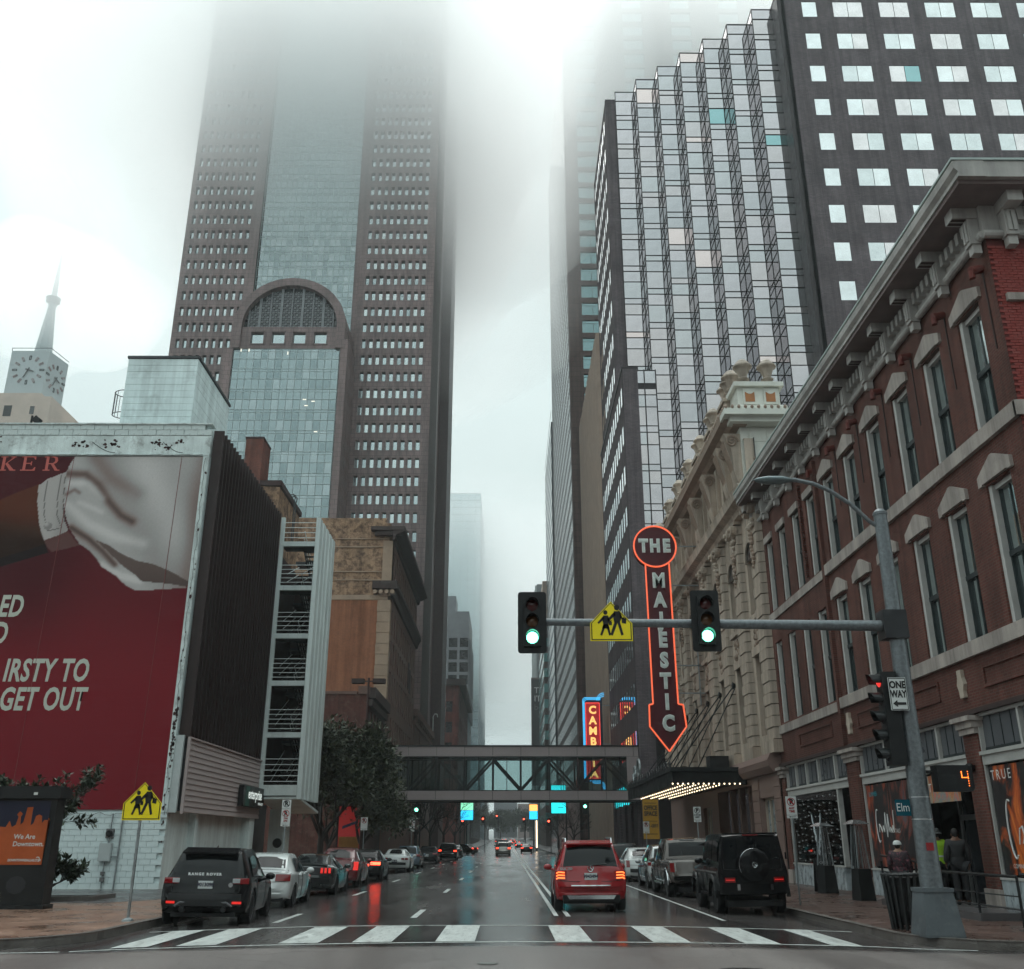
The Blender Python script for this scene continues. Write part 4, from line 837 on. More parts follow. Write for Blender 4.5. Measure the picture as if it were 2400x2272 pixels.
def clock(c, ux, r):
    """twelve block markers and two hands on a face spanned by ux and Z"""
    c = Vector(c); ux = Vector(ux).normalized(); nrm = Vector((ux.y, -ux.x, 0))
    for k in range(12):
        t = pi / 2 - k * pi / 6; p = c + ux * (r * cos(t)) + V(0, 0, r * sin(t))
        fr = MB(); d = ux * cos(t) + V(0, 0, sin(t)); w = ux * -sin(t) + V(0, 0, cos(t))
        L_, B_ = (.62, .27)
        for a0, a1, b0, b1 in ((-L_, L_, -B_, -B_ + .13), (-L_, L_, B_ - .13, B_), (-L_, -L_ + .13, -B_, B_), (L_ - .13, L_, -B_, B_)):
            q = [p + d * a + w * b for a, b in ((a0, b0), (a1, b0), (a1, b1), (a0, b1))]
            fr.prism([tuple(v + nrm * .02) for v in q], nrm * .15)
        part('hour_marker', fr, M_CLKN if k % 3 == 0 else M_CLKR, ct)
    for ang, ln, wd in ((-18, 1.6, .2), (-113, 2.5, .16)):
        t = radians(ang); d = ux * cos(t) + V(0, 0, sin(t)); w = ux * -sin(t) + V(0, 0, cos(t))
        q = [c + d * a + w * b for a, b in ((-.7, -wd), (ln, -wd * .7), (ln, wd * .7), (-.7, wd))]
        part('clock_hand', MB().prism([tuple(v + nrm * .2) for v in q], nrm * .12), M_CLKN, ct)
clock((-126.9, CY, 118.7), (1, 0, 0), 3.6); clock((-121.4, CY + 4, 118.0), (1.6, 8, 0), 3.3)
part('railing', MB().path([(-132.2, CY, 125.2), (-121.9, CY, 125.2), (-120.6, CY + 8, 125.2)], .09, 4).path([(-132.2, CY, 124.4), (-132.2, CY, 125.2)], .09, 4), M_DARKSTEEL, ct)
part('spire', MB().lathe([(2.5, 0), (1.0, 16.0), (1.25, 17), (.7, 17.2)], (-126.2, CY + 4.5, 124.3), 8), M_CLKW, ct)
part('spire_collar', MB().lathe([(.8, 0), (1.9, .5), (.9, 1.0), (2.0, 1.6), (.8, 2.2)], (-126.2, CY + 4.5, 141.5), 12), M_CLKW, ct)
part('mast', MB().lathe([(.85, 0), (.35, 12), (.05, 15)], (-126.2, CY + 4.5, 143.6), 6), M_STEEL, ct)
# ------------------------------------------------------------------ right side: brick corner building
RX = 12.2
M_BRK_X = brick('dark red brick x', (.140, .046, .035), (.094, .033, .027), (.12, .075, .060), 'x', bw=.21, bh=.075, mw=.012, var=.22, dirt=.2, dirtcol=(.05, .02, .02), dscale=.7)
M_BRK_RED = mat('painted red brick', (.24, .045, .038), .8, var=.22, scale=3, bump=.3)
M_MORTAR_RED = mat('red mortar', (.13, .03, .028), .9)
M_LIME = mat('grey limestone', (.38, .33, .30), .75, streak=.35, var=.18, scale=.9, bump=.25, dirt=.35, dirtcol=(.16, .13, .12))
M_CORN = mat('grey painted tin cornice', (.40, .38, .36), .6, streak=.25, var=.12, scale=1.2, dirt=.2, dirtcol=(.14, .12, .115))
M_CORN_TOP = mat('verdigris gutter edge', (.40, .47, .45), .6, var=.1)
M_SASH_W = mat('white window jamb', (.50, .49, .47), .6, var=.1, scale=2, dirt=.2, dirtcol=(.3, .28, .26))
M_SASH_D = mat('dark green sash', (.022, .030, .032), .45)
M_WGLASS = mirror('old window glass', (.56, .66, .66), .04, .2, metal=.95, wav=.18, scale=.8)
M_CURTAIN = mat('yellowed blind', (.30, .29, .2), .8)
bk = thing('brick_corner_building', 'three storey dark red brick building with bracketed cornice on the corner', 'building', (16, 33, 0))
BY0, BY1 = 21.0, 44.75
SEC2 = 35.9
W1 = [(21.9 + 2.43 * k, 23.15 + 2.43 * k) for k in range(6)]; W2 = [(36.45 + 2.12 * k, 37.55 + 2.12 * k) for k in range(4)]
F2, F3 = (6.6, 10.15), (11.6, 14.85)
hol = [(a, b, c, d) for a, b in W1 + W2 for c, d in (F2, F3)]
part('street_wall', wall_holes(P_right(RX), BY0, BY1, 4.85, 16.15, hol, .34), M_BRK_X, bk)
part('core', MB().box(RX + .42, 40, BY0 + .3, BY1 - .05, 4.9, 16.6), M_BLACKWALL, bk)
part('roof', MB().box(RX + .3, 40, BY0 + .1, BY1, 16.6, 17.2), M_CONC, bk)
# upper windows: jamb boards, two sashes, two panes each
def sash_window(y0, y1, z0, z1, blind):
    w = thing('x', 'x', 'x'); bpy.data.objects.remove(w)
    fr = MB(); fr.box(RX + .06, RX + .34, y1 - .15, y1, z0, z1).box(RX + .2, RX + .34, y0, y0 + .1, z0, z1).box(RX + .14, RX + .34, y0 + .1, y1 - .15, z1 - .13, z1)
    o = part('window', fr, M_SASH_W, bk)
    zm = (z0 + z1) / 2 - .05; ym = (y0 + y1) / 2 - .02
    s = MB(); s.box(RX + .2, RX + .29, y0 + .1, y1 - .15, zm - .06, zm + .07).box(RX + .26, RX + .32, y0 + .1, y1 - .15, z0, z0 + .12).box(RX + .22, RX + .3, y1 - .21, y1 - .15, z0, z1 - .13).box(RX + .22, RX + .3, y0 + .1, y0 + .16, z0, z1 - .13).box(RX + .24, RX + .3, ym - .025, ym + .025, z0, z1 - .13)
    part('sash', s, M_SASH_D, o)
    for a, b in ((y0 + .16, ym - .025), (ym + .025, y1 - .21)):
        for c, d, dx in ((z0 + .12, zm - .06, .30), (zm + .07, z1 - .13, .26)):
            t = random.uniform(-.006, .006); part('pane', MB().add([(RX + dx + t, a, c), (RX + dx - t, b, c), (RX + dx - t, b, d), (RX + dx + t, a, d)], [(0, 1, 2, 3)]), M_WGLASS, o, fix=False)
    if blind: part('blind', MB().box(RX + .34, RX + .36, y0 + .1, y1 - .1, zm - .4, z1), M_CURTAIN, o)
for k, (a, b) in enumerate(W1 + W2):
    for c, d in (F2, F3): sash_window(a, b, c, d, False)
# limestone sills and peaked hoods
def band(name, y0, y1, z0, z1, d, m, n=1):
    for i in range(n):
        a, b = y0 + (y1-y0)*i/n, y0 + (y1-y0)*(i+1)/n
        part(name, MB().box(RX - d, RX + .05, a + .004, b - .004, z0, z1), m, bk)
band('sill_stone', BY0 - .05, SEC2, 11.18, 11.58, .12, M_LIME, 11); band('sill_stone', SEC2 + .1, BY1, 11.18, 11.52, .06, M_LIME, 7)
band('sill_stone', BY0 - .05, SEC2, 6.2, 6.58, .12, M_LIME, 11); band('sill_stone', SEC2 + .1, BY1, 6.15, 6.5, .08, M_LIME, 7)
def hood(a, b, z):
    y0, y1, ym = a - .22, b + .22, (a + b) / 2
    part('window_hood', MB().prism([(RX - .09, y0, z + .02), (RX - .09, y0, z + .30), (RX - .09, ym - .06, z + .66), (RX - .09, ym + .06, z + .66), (RX - .09, y1, z + .30), (RX - .09, y1, z + .02), (RX - .09, b + .02, z + .02), (RX - .09, b + .02, z + .06), (RX - .09, a - .02, z + .06), (RX - .09, a - .02, z + .02)], (.14, 0, 0)), M_LIME, bk)
for a, b in W1: hood(a, b, F2[1]); hood(a, b, F3[1])
for a, b in W2: part('lintel', MB().box(RX - .08, RX + .05, a - .1, b + .1, F3[1], F3[1] + .3), M_LIME, bk)
part('corbel_strip', MB().box(RX - .14, RX, SEC2 - .12, SEC2 + .12, 4.9, 15.9), M_BRK_X, bk)
crb = MB().box(-.12, 0, -.07, .07, 0, .05).mesh('corbel_brick', M_BRK_X)
for k in range(40): obj('corbel_brick', crb, bk, (RX, 38.0 + .02, 11.7 + k * .1))
for y in [21.4] + [W1[k][1] + .59 for k in range(6)]:   # iron star anchors / pipe stubs between hoods
    part('rain_head', MB().tube((RX, y, 15.5), (RX - .32, y, 15.42), .1, .13, 10).tube((RX - .3, y, 15.42), (RX - .3, y, 15.2), .08), mat('rusty outlet', (.14, .035, .028), .7), bk)
    part('downpipe', MB().box(RX - .03, RX, y - .02, y + .02, 13.2, 15.4), M_DARKTRIM, bk)
# end wall facing the crossing: single red bricks, raked joints
part('end_wall', MB().box(RX + .02, 40, BY0 + .02, BY0 + .3, 4.9, 16.2), M_MORTAR_RED, bk)
bm_ = MB().box(-.1, .1, 0, .04, -.0335, .0335).mesh('brick', M_BRK_RED); nb = 0
for r in range(58):
    z = 11.7 + r * .0775
    for c in range(6):
        x = RX + .106 + c * .212 + (.106 if r % 2 else 0)
        if nb < 300 and x < RX + 1.25: obj('brick', bm_, bk, (x, BY0 + random.uniform(-.012, -.002), z)); nb += 1
rest = MB()
for r in range(96):
    z = 4.95 + r * .0775
    for c in range(28):
        x = RX + .106 + c * .212 + (.106 if r % 2 else 0)
        if z >= 11.66 and z < 11.7 + 58 * .0775 - .04 and x < RX + 1.25 and (int(round((z - 11.7) / .0775)) * 6 + c) < 300: continue
        rest.box(x - .1, x + .1, BY0 - .008, BY0 + .03, z - .0335, z + .0335)
tag(part('end_wall_bricks', rest, M_BRK_RED, bk), kind='stuff')
part('end_string_course', MB().box(RX + .22, 20, BY0 - .1, BY0 + .03, 14.3, 14.5), M_LIME, bk); part('end_sill', MB().box(RX - .12, 20, BY0 - .1, BY0 + .03, 11.18, 11.56), M_LIME, bk)
# cornice: frieze, modillions, dentils, brackets, gutter
part('frieze', MB().box(RX - .06, RX + .3, BY0 - .06, BY1, 16.15, 17.1), M_CORN, bk)
part('frieze_end', MB().box(RX + .302, 20, BY0 - .055, BY0 + .2, 16.155, 17.095), M_CORN, bk)
part('bed_roll', MB().tube((RX - .1, BY0 - .1, 16.2), (RX - .1, BY1, 16.2), .11, n=10).tube((RX - .1, BY0 - .1, 16.2), (20, BY0 - .1, 16.2), .11, n=10), M_CORN, bk)
part('soffit', MB().box(RX - .95, RX + .3, BY0 - .95, BY1 + .1, 17.1, 17.22).box(RX + .3, 20, BY0 - .95, BY0 + .2, 17.1, 17.22), mat('brown soffit', (.16, .12, .115), .7, var=.2), bk)
gut = [(RX - 1.0, 17.22), (RX - .98, 17.36), (RX - 1.08, 17.46), (RX - 1.1, 17.66), (RX - .9, 17.7), (RX - .3, 17.7), (RX - .3, 17.22)]
part('gutter', MB().prism([(x, BY0 - 1.1, z) for x, z in gut], (0, BY1 + 1.25 - BY0, 0)), M_CORN, bk)
part('gutter_end', MB().box(RX - .3, 20, BY0 - 1.08, BY0 - .5, 17.22, 17.68), M_CORN, bk)
part('gutter_rim', MB().box(RX - 1.12, RX - .4, BY0 - 1.12, BY1 + .16, 17.7, 17.76).box(RX - .4, 20, BY0 - 1.12, BY0 - .4, 17.7, 17.76), M_CORN_TOP, bk)
brk = MB()
brk.box(-.72, -.06, -.2, .2, .62, .93); brk.box(-.34, -.06, -.16, .16, -.12, .62); brk.box(-.28, -.06, -.12, .12, -.38, -.12)
for y in (-.11, .02): brk.box(-.38, -.34, y, y + .09, -.02, .56)
brk_m = brk.mesh('bracket', M_CORN)
slot = MB().box(-.70, -.16, -.14, -.03, -.008, .0).box(-.70, -.16, .03, .14, -.008, 0).mesh('bracket_panel', M_DARKTRIM)
den_m = MB().box(-.26, -.06, -.08, .08, 0, .34).mesh('dentil', M_CORN)
ys_ = [BY0 + .25 + 1.97 * k for k in range(13)]
for y in ys_:
    o = obj('bracket', brk_m, bk, (RX, y, 16.18)); obj('bracket_panel', slot, o, (RX, y, 16.798))
for a, b in zip(ys_, ys_[1:]):
    for t in range(1, 6): obj('dentil', den_m, bk, (RX, a + (b-a)*t/6, 16.55))
for k in range(4):
    obj('bracket', brk_m, bk, (RX + .55 + k * 1.9, BY0, 16.18), (0, 0, radians(90)))
    for t in range(1, 6): obj('dentil', den_m, bk, (RX + .55 + k * 1.9 + 1.9 * t / 6, BY0, 16.55), (0, 0, radians(90)))
# ---- brick spandrel above the shops, with cream lozenges and panels
for y0, y1 in ((21.6, 24.9), (27.6, 30.3), (31.5, 34.4), (37.2, 41.5)):
    part('spandrel_panel', MB().box(RX - .05, RX, y0, y1, 5.35, 5.43).box(RX - .05, RX, y0, y1, 5.83, 5.91).box(RX - .05, RX, y0, y0 + .08, 5.43, 5.83).box(RX - .05, RX, y1 - .08, y1, 5.43, 5.83), M_BRK_X, bk)
M_CREAM = mat('cream terracotta', (.45, .38, .31), .6, var=.12)
for y in (26.1, 35.2):
    part('lozenge', MB().prism([(RX - .1, y - .12, 5.25), (RX - .1, y - .12, 5.42), (RX - .1, y - .2, 5.6), (RX - .1, y - .12, 5.78), (RX - .1, y - .12, 5.98), (RX - .1, y + .12, 5.98), (RX - .1, y + .12, 5.78), (RX - .1, y + .2, 5.6), (RX - .1, y + .12, 5.42), (RX - .1, y + .12, 5.25)], (.11, 0, 0)), M_CREAM, bk)
# ---- shopfronts
M_SHOPW = mat('white shopfront timber', (.44, .43, .41), .55, var=.12, dirt=.25, dirtcol=(.25, .24, .23))
M_TRANS = mat('grey leaded transom', (.10, .105, .115), .35, var=.1)
M_MARBLE = mat('veined marble', (.36, .40, .42), .3, var=.45, scale=2.2, stretch=(1, 1.8, 1.2), dirt=.3, dirtcol=(.14, .16, .17))
M_SHOPGLASS = pane('shop glass', (.85, .88, .88), 1.45)
piers = [(21.0, 21.45), (25.7, 26.5), (34.7, 36.0), (44.1, 44.75)]
for a, b in piers:
    part('pier', MB().box(RX - .06, RX + .5, a, b, -.05, 4.85), M_BRK_X, bk)
    part('pier_base', MB().box(RX - .12, RX + .5, a - .03, b + .03, -.05, .55), M_LIME, bk)
    part('pier_cap', MB().box(RX - .2, RX + .1, a - .08, b + .08, 4.45, 4.62).box(RX - .14, RX + .1, a - .04, b + .04, 4.3, 4.45).box(RX - .3, RX + .1, a - .15, b + .15, 4.62, 4.74), M_LIME, bk)
part('lintel_strip', MB().box(RX - .12, RX + .1, BY0, BY1, 4.78, 4.9), M_DARKTRIM, bk)
def shop(y0, y1, posts, tposts, door=None):
    """transom row, white rail, display panes on a marble plinth"""
    part('transom_rail', MB().box(RX - .02, RX + .14, y0, y1, 3.5, 3.82).box(RX - .08, RX + .14, y0, y1, 3.74, 3.83), M_SHOPW, bk)
    part('head_rail', MB().box(RX, RX + .12, y0, y1, 4.7, 4.8), M_SHOPW, bk)
    ed = [y0] + posts + [y1]
    for y in ed: part('shop_post', MB().box(RX - .01, RX + .16, y - .07, y + .07, .8 if not (door and door[0] + .1 < y < door[1] - .1) else 3.5, 4.72), M_SHOPW, bk)
    tp = sorted(set(ed + tposts))
    for y in tposts: part('transom_post', MB().box(RX, RX + .14, y - .05, y + .05, 3.83, 4.7), M_SHOPW, bk)
    for a, b in zip(tp, tp[1:]):
        t = part('transom', MB().box(RX + .1, RX + .13, a + .07, b - .07, 3.83, 4.7), M_TRANS, bk); n = max(3, int((b-a) / .42))
        lead = MB()
        for i in range(1, n): y = a + (b-a)*i/n; lead.box(RX + .085, RX + .1, y - .015, y + .015, 3.83, 4.7)
        lead.box(RX + .085, RX + .1, a + .07, b - .07, 3.83, 3.93); part('leading', lead, M_SASH_D, t)
    for a, b in zip(ed, ed[1:]):
        if not (door and a >= door[0] - .1 and b <= door[1] + .1):
            part('plinth', MB().box(RX - .03, RX + .3, a, b, -.05, .78), M_MARBLE, bk); part('plinth_cap', MB().box(RX - .06, RX + .3, a, b, .78, .84), M_SHOPW, bk)
            part('display_pane', MB().box(RX + .06, RX + .075, a + .07, b - .07, .84, 3.5), M_SHOPGLASS, bk)
        else:
            part('door_recess', MB().box(RX + 1.2, RX + 1.25, a, b, -.05, 3.5), M_DGLASS, bk)
            part('door', MB().box(RX + 1.1, RX + 1.18, a + .1, a + .2, 0, 3.3).box(RX + 1.1, RX + 1.18, b - .2, b - .1, 0, 3.3).box(RX + 1.1, RX + 1.18, a + .1, b - .1, 2.25, 2.4).box(RX + 1.08, RX + 1.18, (a+b)/2 - .04, (a+b)/2 + .04, 0, 2.25), mat('door frame grey', (.12, .12, .12), .5), bk)
shop(36.0, 44.1, [37.5], [39.6, 41.2, 42.7], (36.0, 37.5)); shop(26.5, 34.7, [30.2], [28.3, 32.4], (26.5, 30.2)); shop(21.45, 25.7, [], [23.6])
part('interior', MB().box(RX + 2.6, RX + 2.7, BY0 + .3, BY1, -.05, 4.8).box(RX + .5, RX + 2.7, 34.9, 35.5, -.05, 4.8).box(RX + .2, RX + 2.7, BY0 + .3, BY1, 3.55, 3.65), M_BLACKWALL, bk)
# window graphics: printed film on the inside of the glass
def art(name, y0, y1, z0, z1, cols, scale, seed, thr=.52, base=(.02, .018, .02), x=RX + .046):
    m, nt, b = _nt('film %s %d' % (name, seed)); L = nt.links; tc = _n(nt, 'ShaderNodeTexCoord'); mp = _n(nt, 'ShaderNodeMapping', Scale=(1, 1, .55), Location=(seed * 3.1, seed, 0)); L.new(tc.outputs['Object'], mp.inputs['Vector'])
    nz = _n(nt, 'ShaderNodeTexNoise', Scale=scale, Detail=6.0, Roughness=.6, Distortion=1.2); L.new(mp.outputs[0], nz.inputs['Vector'])
    rp = _n(nt, 'ShaderNodeValToRGB'); L.new(nz.outputs['Fac'], rp.inputs['Fac']); el = rp.color_ramp.elements
    el[0].position = thr - .08; el[0].color = (*base, 1); el[1].position = thr; el[1].color = (*cols[0], 1)
    for i, c in enumerate(cols[1:]): e = el.new(min(.98, thr + .07 * (i + 1))); e.color = (*c, 1)
    L.new(rp.outputs[0], b.inputs['Base Color']); b.inputs['Roughness'].default_value = .4
    return part(name, MB().box(x, x + .01, y0, y1, z0, z1), m, bk)
OR = [(.50, .09, .02), (.75, .20, .04), (.30, .05, .02), (.62, .24, .09)]
art('window_film', 21.6, 25.55, .9, 3.45, OR, .9, 3, .60)
art('window_film', 32.6, 34.6, .9, 3.45, [(.45, .08, .03), (.20, .18, .18), (.60, .16, .05)], .9, 8, .60); art('window_film', 30.3, 32.58, .9, 3.45, [(.22, .05, .03), (.08, .08, .1)], 1.1, 9, .60); art('window_film', 27.4, 29.9, 2.7, 3.45, [(.40, .10, .06), (.55, .26, .10), (.2, .28, .28), (.6, .16, .12)], 2.2, 12, .42)
art('window_film', 26.7, 28.2, .3, 2.4, [(.05, .10, .04), (.12, .17, .07)], 1.4, 15, .52, x=RX + 1.0)
M_SIGNW = mat('shop lettering white', (.72, .72, .70), .5, var=.03); M_SIGNC = mat('shop lettering cyan', (.03, .35, .42), .5, var=.05)
def shopword(txt, y, z, s, m=M_SIGNW, **k): return letter('window_lettering', txt, m, bk, (RX + .040, y, z), s, FACE_STREET_R, **k)
shopword('TRUE', 25.0, 3.22, .34, space=1.4); shopword('TRUE', 28.9, 3.1, .34, space=1.4); shopword('SUMMER', 34.0, 3.15, .2, M_SIGNC); shopword('MOCKTAILS', 32.15 + .3, 1.98, .17); shopword('ooo', 32.6, 1.28, .24, M_SIGNC, bold=.01); shopword('COMING SOON', 24.6, 1.1, .14)
# handwritten words as tubes
def script(pts_list, m=M_SIGNW, r=.014):
    for pts in pts_list: part('script_lettering', MB().path([(RX + .035, y, z) for y, z in pts], r, 5), m, bk)
def curl(y, z, s, f=-1):  # a tall C
    return [(y + f * s * (.55 + .42 * cos(t)), z + s * 1.5 * sin(t)) for t in [radians(70 + 12 * i) for i in range(20)]]
script([curl(25.1, 1.95, .45), [(24.6, 1.6), (24.5, 1.95), (24.35, 2.0), (24.3, 1.75), (24.42, 1.62), (24.3, 1.8), (24.2, 2.0), (24.1, 1.7), (24.05, 1.98), (23.9, 1.72), (23.7, 2.1)]], r=.02)
script([curl(34.0, 2.15, .34), [(33.75, 1.95), (33.7, 2.2), (33.58, 2.1), (33.5, 1.95), (33.38, 2.15), (33.3, 1.95), (33.2, 2.2), (33.12, 2.55), (33.08, 1.8), (33.0, 2.0), (32.92, 2.5), (32.86, 1.95), (32.75, 2.1), (32.65, 1.95), (32.55, 2.15), (32.48, 1.95), (32.4, 2.6)]], r=.016)
# dark display with bulbs and a pair of painted wings
part('window_film', MB().box(RX + .1, RX + .11, 37.6, 44.0, .9, 3.45), mat('black display', (.012, .012, .014), .5), bk)
M_BAUB = mat('dull silver bauble', (.30, .30, .30), .25, .6); bau = MB().ball((0, 0, 0), .03, 4).mesh('bauble', M_BAUB)
for i in range(9):
    for j in range(11):
        obj('bauble', bau, bk, (RX + .045, 38.0 + i * .68 + random.uniform(-.2, .2), 1.0 + j * .23 + random.uniform(-.07, .07)))
def wing_outline(s, y, z):
    o = [(.03, -.75), (.12, -.62), (.08, -.5), (.22, -.42), (.16, -.3), (.3, -.2), (.26, -.05), (.38, .1), (.36, .3), (.47, .5), (.48, .75), (.40, .62), (.30, .35), (.2, .1), (.1, -.15), (.03, -.45)]
    return [(RX + .035, y - s * a * 1.25, z + b * 1.05) for a, b in o]
for s in (1, -1): part('painted_wing', MB().prism(wing_outline(s, 40.6, 1.95), (.012, 0, 0)), mat('pale blue wing paint', (.50, .55, .58), .6, var=.2, scale=6), bk)
sconce = part('wall_lamp', MB().ball((RX - .2, 26.1, 3.45), .13, 6).tube((RX, 26.1, 3.5), (RX - .2, 26.1, 3.5), .03), M_BLACKWALL, bk)
# ------------------------------------------------------------------ cream terracotta theatre
M_TERRA = mat('cream glazed terracotta', (.46, .375, .305), .55, streak=.35, var=.14, scale=.7, bump=.15, dirt=.35, dirtcol=(.20, .14, .10))
M_TERRA_W = mat('white glazed terracotta', (.66, .66, .60), .4, var=.1, scale=.7, dirt=.3, dirtcol=(.3, .26, .2))
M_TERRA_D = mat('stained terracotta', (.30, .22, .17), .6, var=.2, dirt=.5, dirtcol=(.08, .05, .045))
M_PINKST = mat('pinkish granite base', (.22, .145, .125), .6, var=.16, scale=.8)
th = thing('cream_theatre', 'cream terracotta theatre front with urns, scroll brackets and rusticated piers', 'theatre', (20, 60, 0))
HY0, HY1 = 44.85, 75.5
part('core', MB().box(RX + .55, 40, HY0 + 1.8, HY1, 5, 22.4).box(RX + 6, 40, HY0 + 2.3, HY1, 22.3, 24.2), mat('pale painted brick', (.42, .38, .33), .8, var=.12, scale=.4), th)
part('side_wall', MB().box(RX + .4, RX + 6, HY0 + .1, HY0 + .4, 5, 18.2), M_TERRA, th)
bays = [46.9 + 4.05 * k for k in range(7)]      # bay centres
# lower storeys: tall arched openings between rusticated piers
hol = []
for y in bays: hol += [(y - .85, y + .85, 6.4, 10.2), (y - .85, y + .85, 12.1, 15.0)]
part('field', wall_holes(P_right(RX), HY0, HY1, 5.4, 17.4, hol, .5), M_TERRA, th)
attic = [(y - .7, y + .7, 19.0, 21.3) for y in bays]
part('attic', wall_holes(P_right(RX), HY0 + 1.7, HY1, 18.3, 22.0, attic, .5), M_TERRA, th)
winm = MB().box(0, .03, -.85, .85, 0, 1).mesh('window', M_DGLASS)
for y in bays:
    for z0, z1 in ((6.4, 10.2), (12.1, 16.0), (19.0, 21.3)):
        obj('window', winm, th, (RX + .48, y, z0), scl=(1, 1, z1 - z0))
        part('glazing_bar', MB().box(RX + .42, RX + .48, y - .04, y + .04, z0, z1).box(RX + .42, RX + .48, y - .85, y + .85, (z0+z1)/2 - .05, (z0+z1)/2 + .05), M_TERRA_D, th)
    # arch head with bead moulding
    am = MB(); n = 12
    for i in range(n):
        t0, t1 = pi * i / n, pi * (i+1) / n
        for r0, r1, x0, x1 in ((.85, 1.06, -.10, .5),):
            a = [(y + r0 * cos(t0), 15 + r0 * sin(t0)), (y + r1 * cos(t0), 15 + r1 * sin(t0)), (y + r1 * cos(t1), 15 + r1 * sin(t1)), (y + r0 * cos(t1), 15 + r0 * sin(t1))]
            am.prism([(RX + x0, p, q) for p, q in a], (x1 - x0, 0, 0))
    part('arch_head', am, M_TERRA, th)
    part('arch_void', MB().prism([(RX - .012, y + .85 * cos(pi * i / 12), 15 + .85 * sin(pi * i / 12)) for i in range(13)], (.02, 0, 0)), M_DGLASS, th)
    part('arch_sill', MB().box(RX - .22, RX + .1, y - 1.0, y + 1.0, 11.85, 12.1).box(RX - .14, RX + .1, y - .95, y + .95, 10.2, 10.45), M_TERRA, th)
    # relief panel between the two windows
    rp = MB().box(RX - .05, RX + .02, y - .8, y + .8, 10.5, 11.8); part('relief_panel', rp, M_TERRA, th)
    rel = MB()
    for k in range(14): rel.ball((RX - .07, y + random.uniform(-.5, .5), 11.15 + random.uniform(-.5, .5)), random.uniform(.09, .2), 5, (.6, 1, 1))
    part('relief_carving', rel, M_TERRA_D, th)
    part('flat_lintel', MB().box(RX - .12, RX + .1, y - 1.0, y + 1.0, 10.45, 10.6), M_TERRA, th)
# rusticated piers: every course its own block
pm = MB().prism([(-.34, -.62, 0), (-.34, .62, 0), (0, .74, 0), (0, -.74, 0)], (0, 0, .47)).mesh('stone_block', M_TERRA)
pm2 = MB().prism([(-.30, -.60, 0), (-.30, .60, 0), (0, .72, 0), (0, -.72, 0)], (0, 0, .47)).mesh('stone_block', M_TERRA)
pys = [45.0] + [y + 2.02 for y in bays[:-1]] + [75.0]
for k, y in enumerate(pys):
    for r in range(22):
        z = 6.0 + r * .51; obj('stone_block', pm if r % 2 else pm2, th, (RX, y, z))
    part('pier_plinth', MB().box(RX - .42, RX, y - .8, y + .8, 5.4, 5.95), M_TERRA, th)
    cap = MB(); cap.box(RX - .4, RX, y - .75, y + .75, 17.25, 17.45)
    for s in (-1, 1): cap.lathe([(.28, -.16), (.3, 0), (.28, .16)], (RX - .42, y + s * .45, 16.95), 12, 'x'); cap.lathe([(.12, -.22), (.12, .05)], (RX - .5, y + s * .45, 16.95), 8, 'x')
    for q in range(10): cap.ball((RX - .38, y + random.uniform(-.5, .5), 16.2 + random.uniform(-.4, .5)), random.uniform(.09, .17), 4)
    part('volute_capital', cap, M_TERRA, th)
    gl_ = MB()
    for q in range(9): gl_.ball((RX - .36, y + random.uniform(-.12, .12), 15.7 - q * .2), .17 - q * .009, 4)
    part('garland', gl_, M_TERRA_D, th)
# mid cornice and attic
def run(name, prof, m=M_TERRA, y0=HY0 - .05, y1=HY1 + .3):
    return part(name, MB().prism([(RX + x, y0, z) for x, z in prof], (0, y1 - y0, 0)), m, th)
run('mid_cornice', [(.1, 17.45), (-.35, 17.45), (-.45, 17.7), (-.8, 17.85), (-.85, 18.15), (-.9, 18.3), (.1, 18.35)])
for y in pys[1:] + []:
    pil = MB().box(RX - .2, RX, y - .75, y - .2, 18.35, 21.9).box(RX - .2, RX, y + .2, y + .75, 18.35, 21.9); part('attic_pilaster', pil, M_TERRA, th)
# corner pavilion of white tile
part('pavilion', MB().box(RX - .1, RX + 5.5, 46.4, 47.6, 18.3, 22.0), M_TERRA_W, th)
for i in range(3):
    for j in range(5): part('wall_tile', MB().box(RX + .35 + i * .92, RX + .35 + i * .92 + .9, 46.36, 46.4, 18.4 + j * .7, 18.4 + j * .7 + .68), M_TERRA_W, th)
# scroll consoles under the top cornice
def scroll(y):
    mb = MB(); pts = []
    for i in range(22):
        t = i / 21; x = -.95 + .75 * t + .12 * sin(t * 6.0); z = 21.7 - 3.0 * t; pts.append((x, z))
    for (x0, z0), (x1, z1) in zip(pts, pts[1:]):
        mb.prism([(RX + x0, y - .42, z0), (RX, y - .42, z0), (RX, y - .42, z1), (RX + x1, y - .42, z1)], (0, .84, 0))
    o = part('scroll_bracket', mb, M_TERRA, th)
    sp = MB()
    for s in (-.45, .45):
        sp.path([(RX - .55 + .34 * (1 - i / 26) * cos(i * .55), y + s, 21.25 + .34 * (1 - i / 26) * sin(i * .55)) for i in range(24)], .06, 5)
        sp.path([(RX - .22 + .2 * (1 - i / 20) * cos(i * .6), y + s, 18.75 + .2 * (1 - i / 20) * sin(i * .6)) for i in range(16)], .05, 5)
    for q in range(5): sp.tube((RX - 1.0 + .02, y - .3 + q * .15, 21.3), (RX - .52, y - .3 + q * .15, 19.7), .03, n=5)
    part('scroll_relief', sp, M_TERRA_D, o)
for y in pys[1:]: scroll(y)
scroll(46.95)
run('top_cornice', [(.2, 22.0), (-.5, 22.0), (-.7, 22.2), (-1.05, 22.3), (-1.1, 22.62), (.2, 22.65)], M_TERRA_D, 46.0)
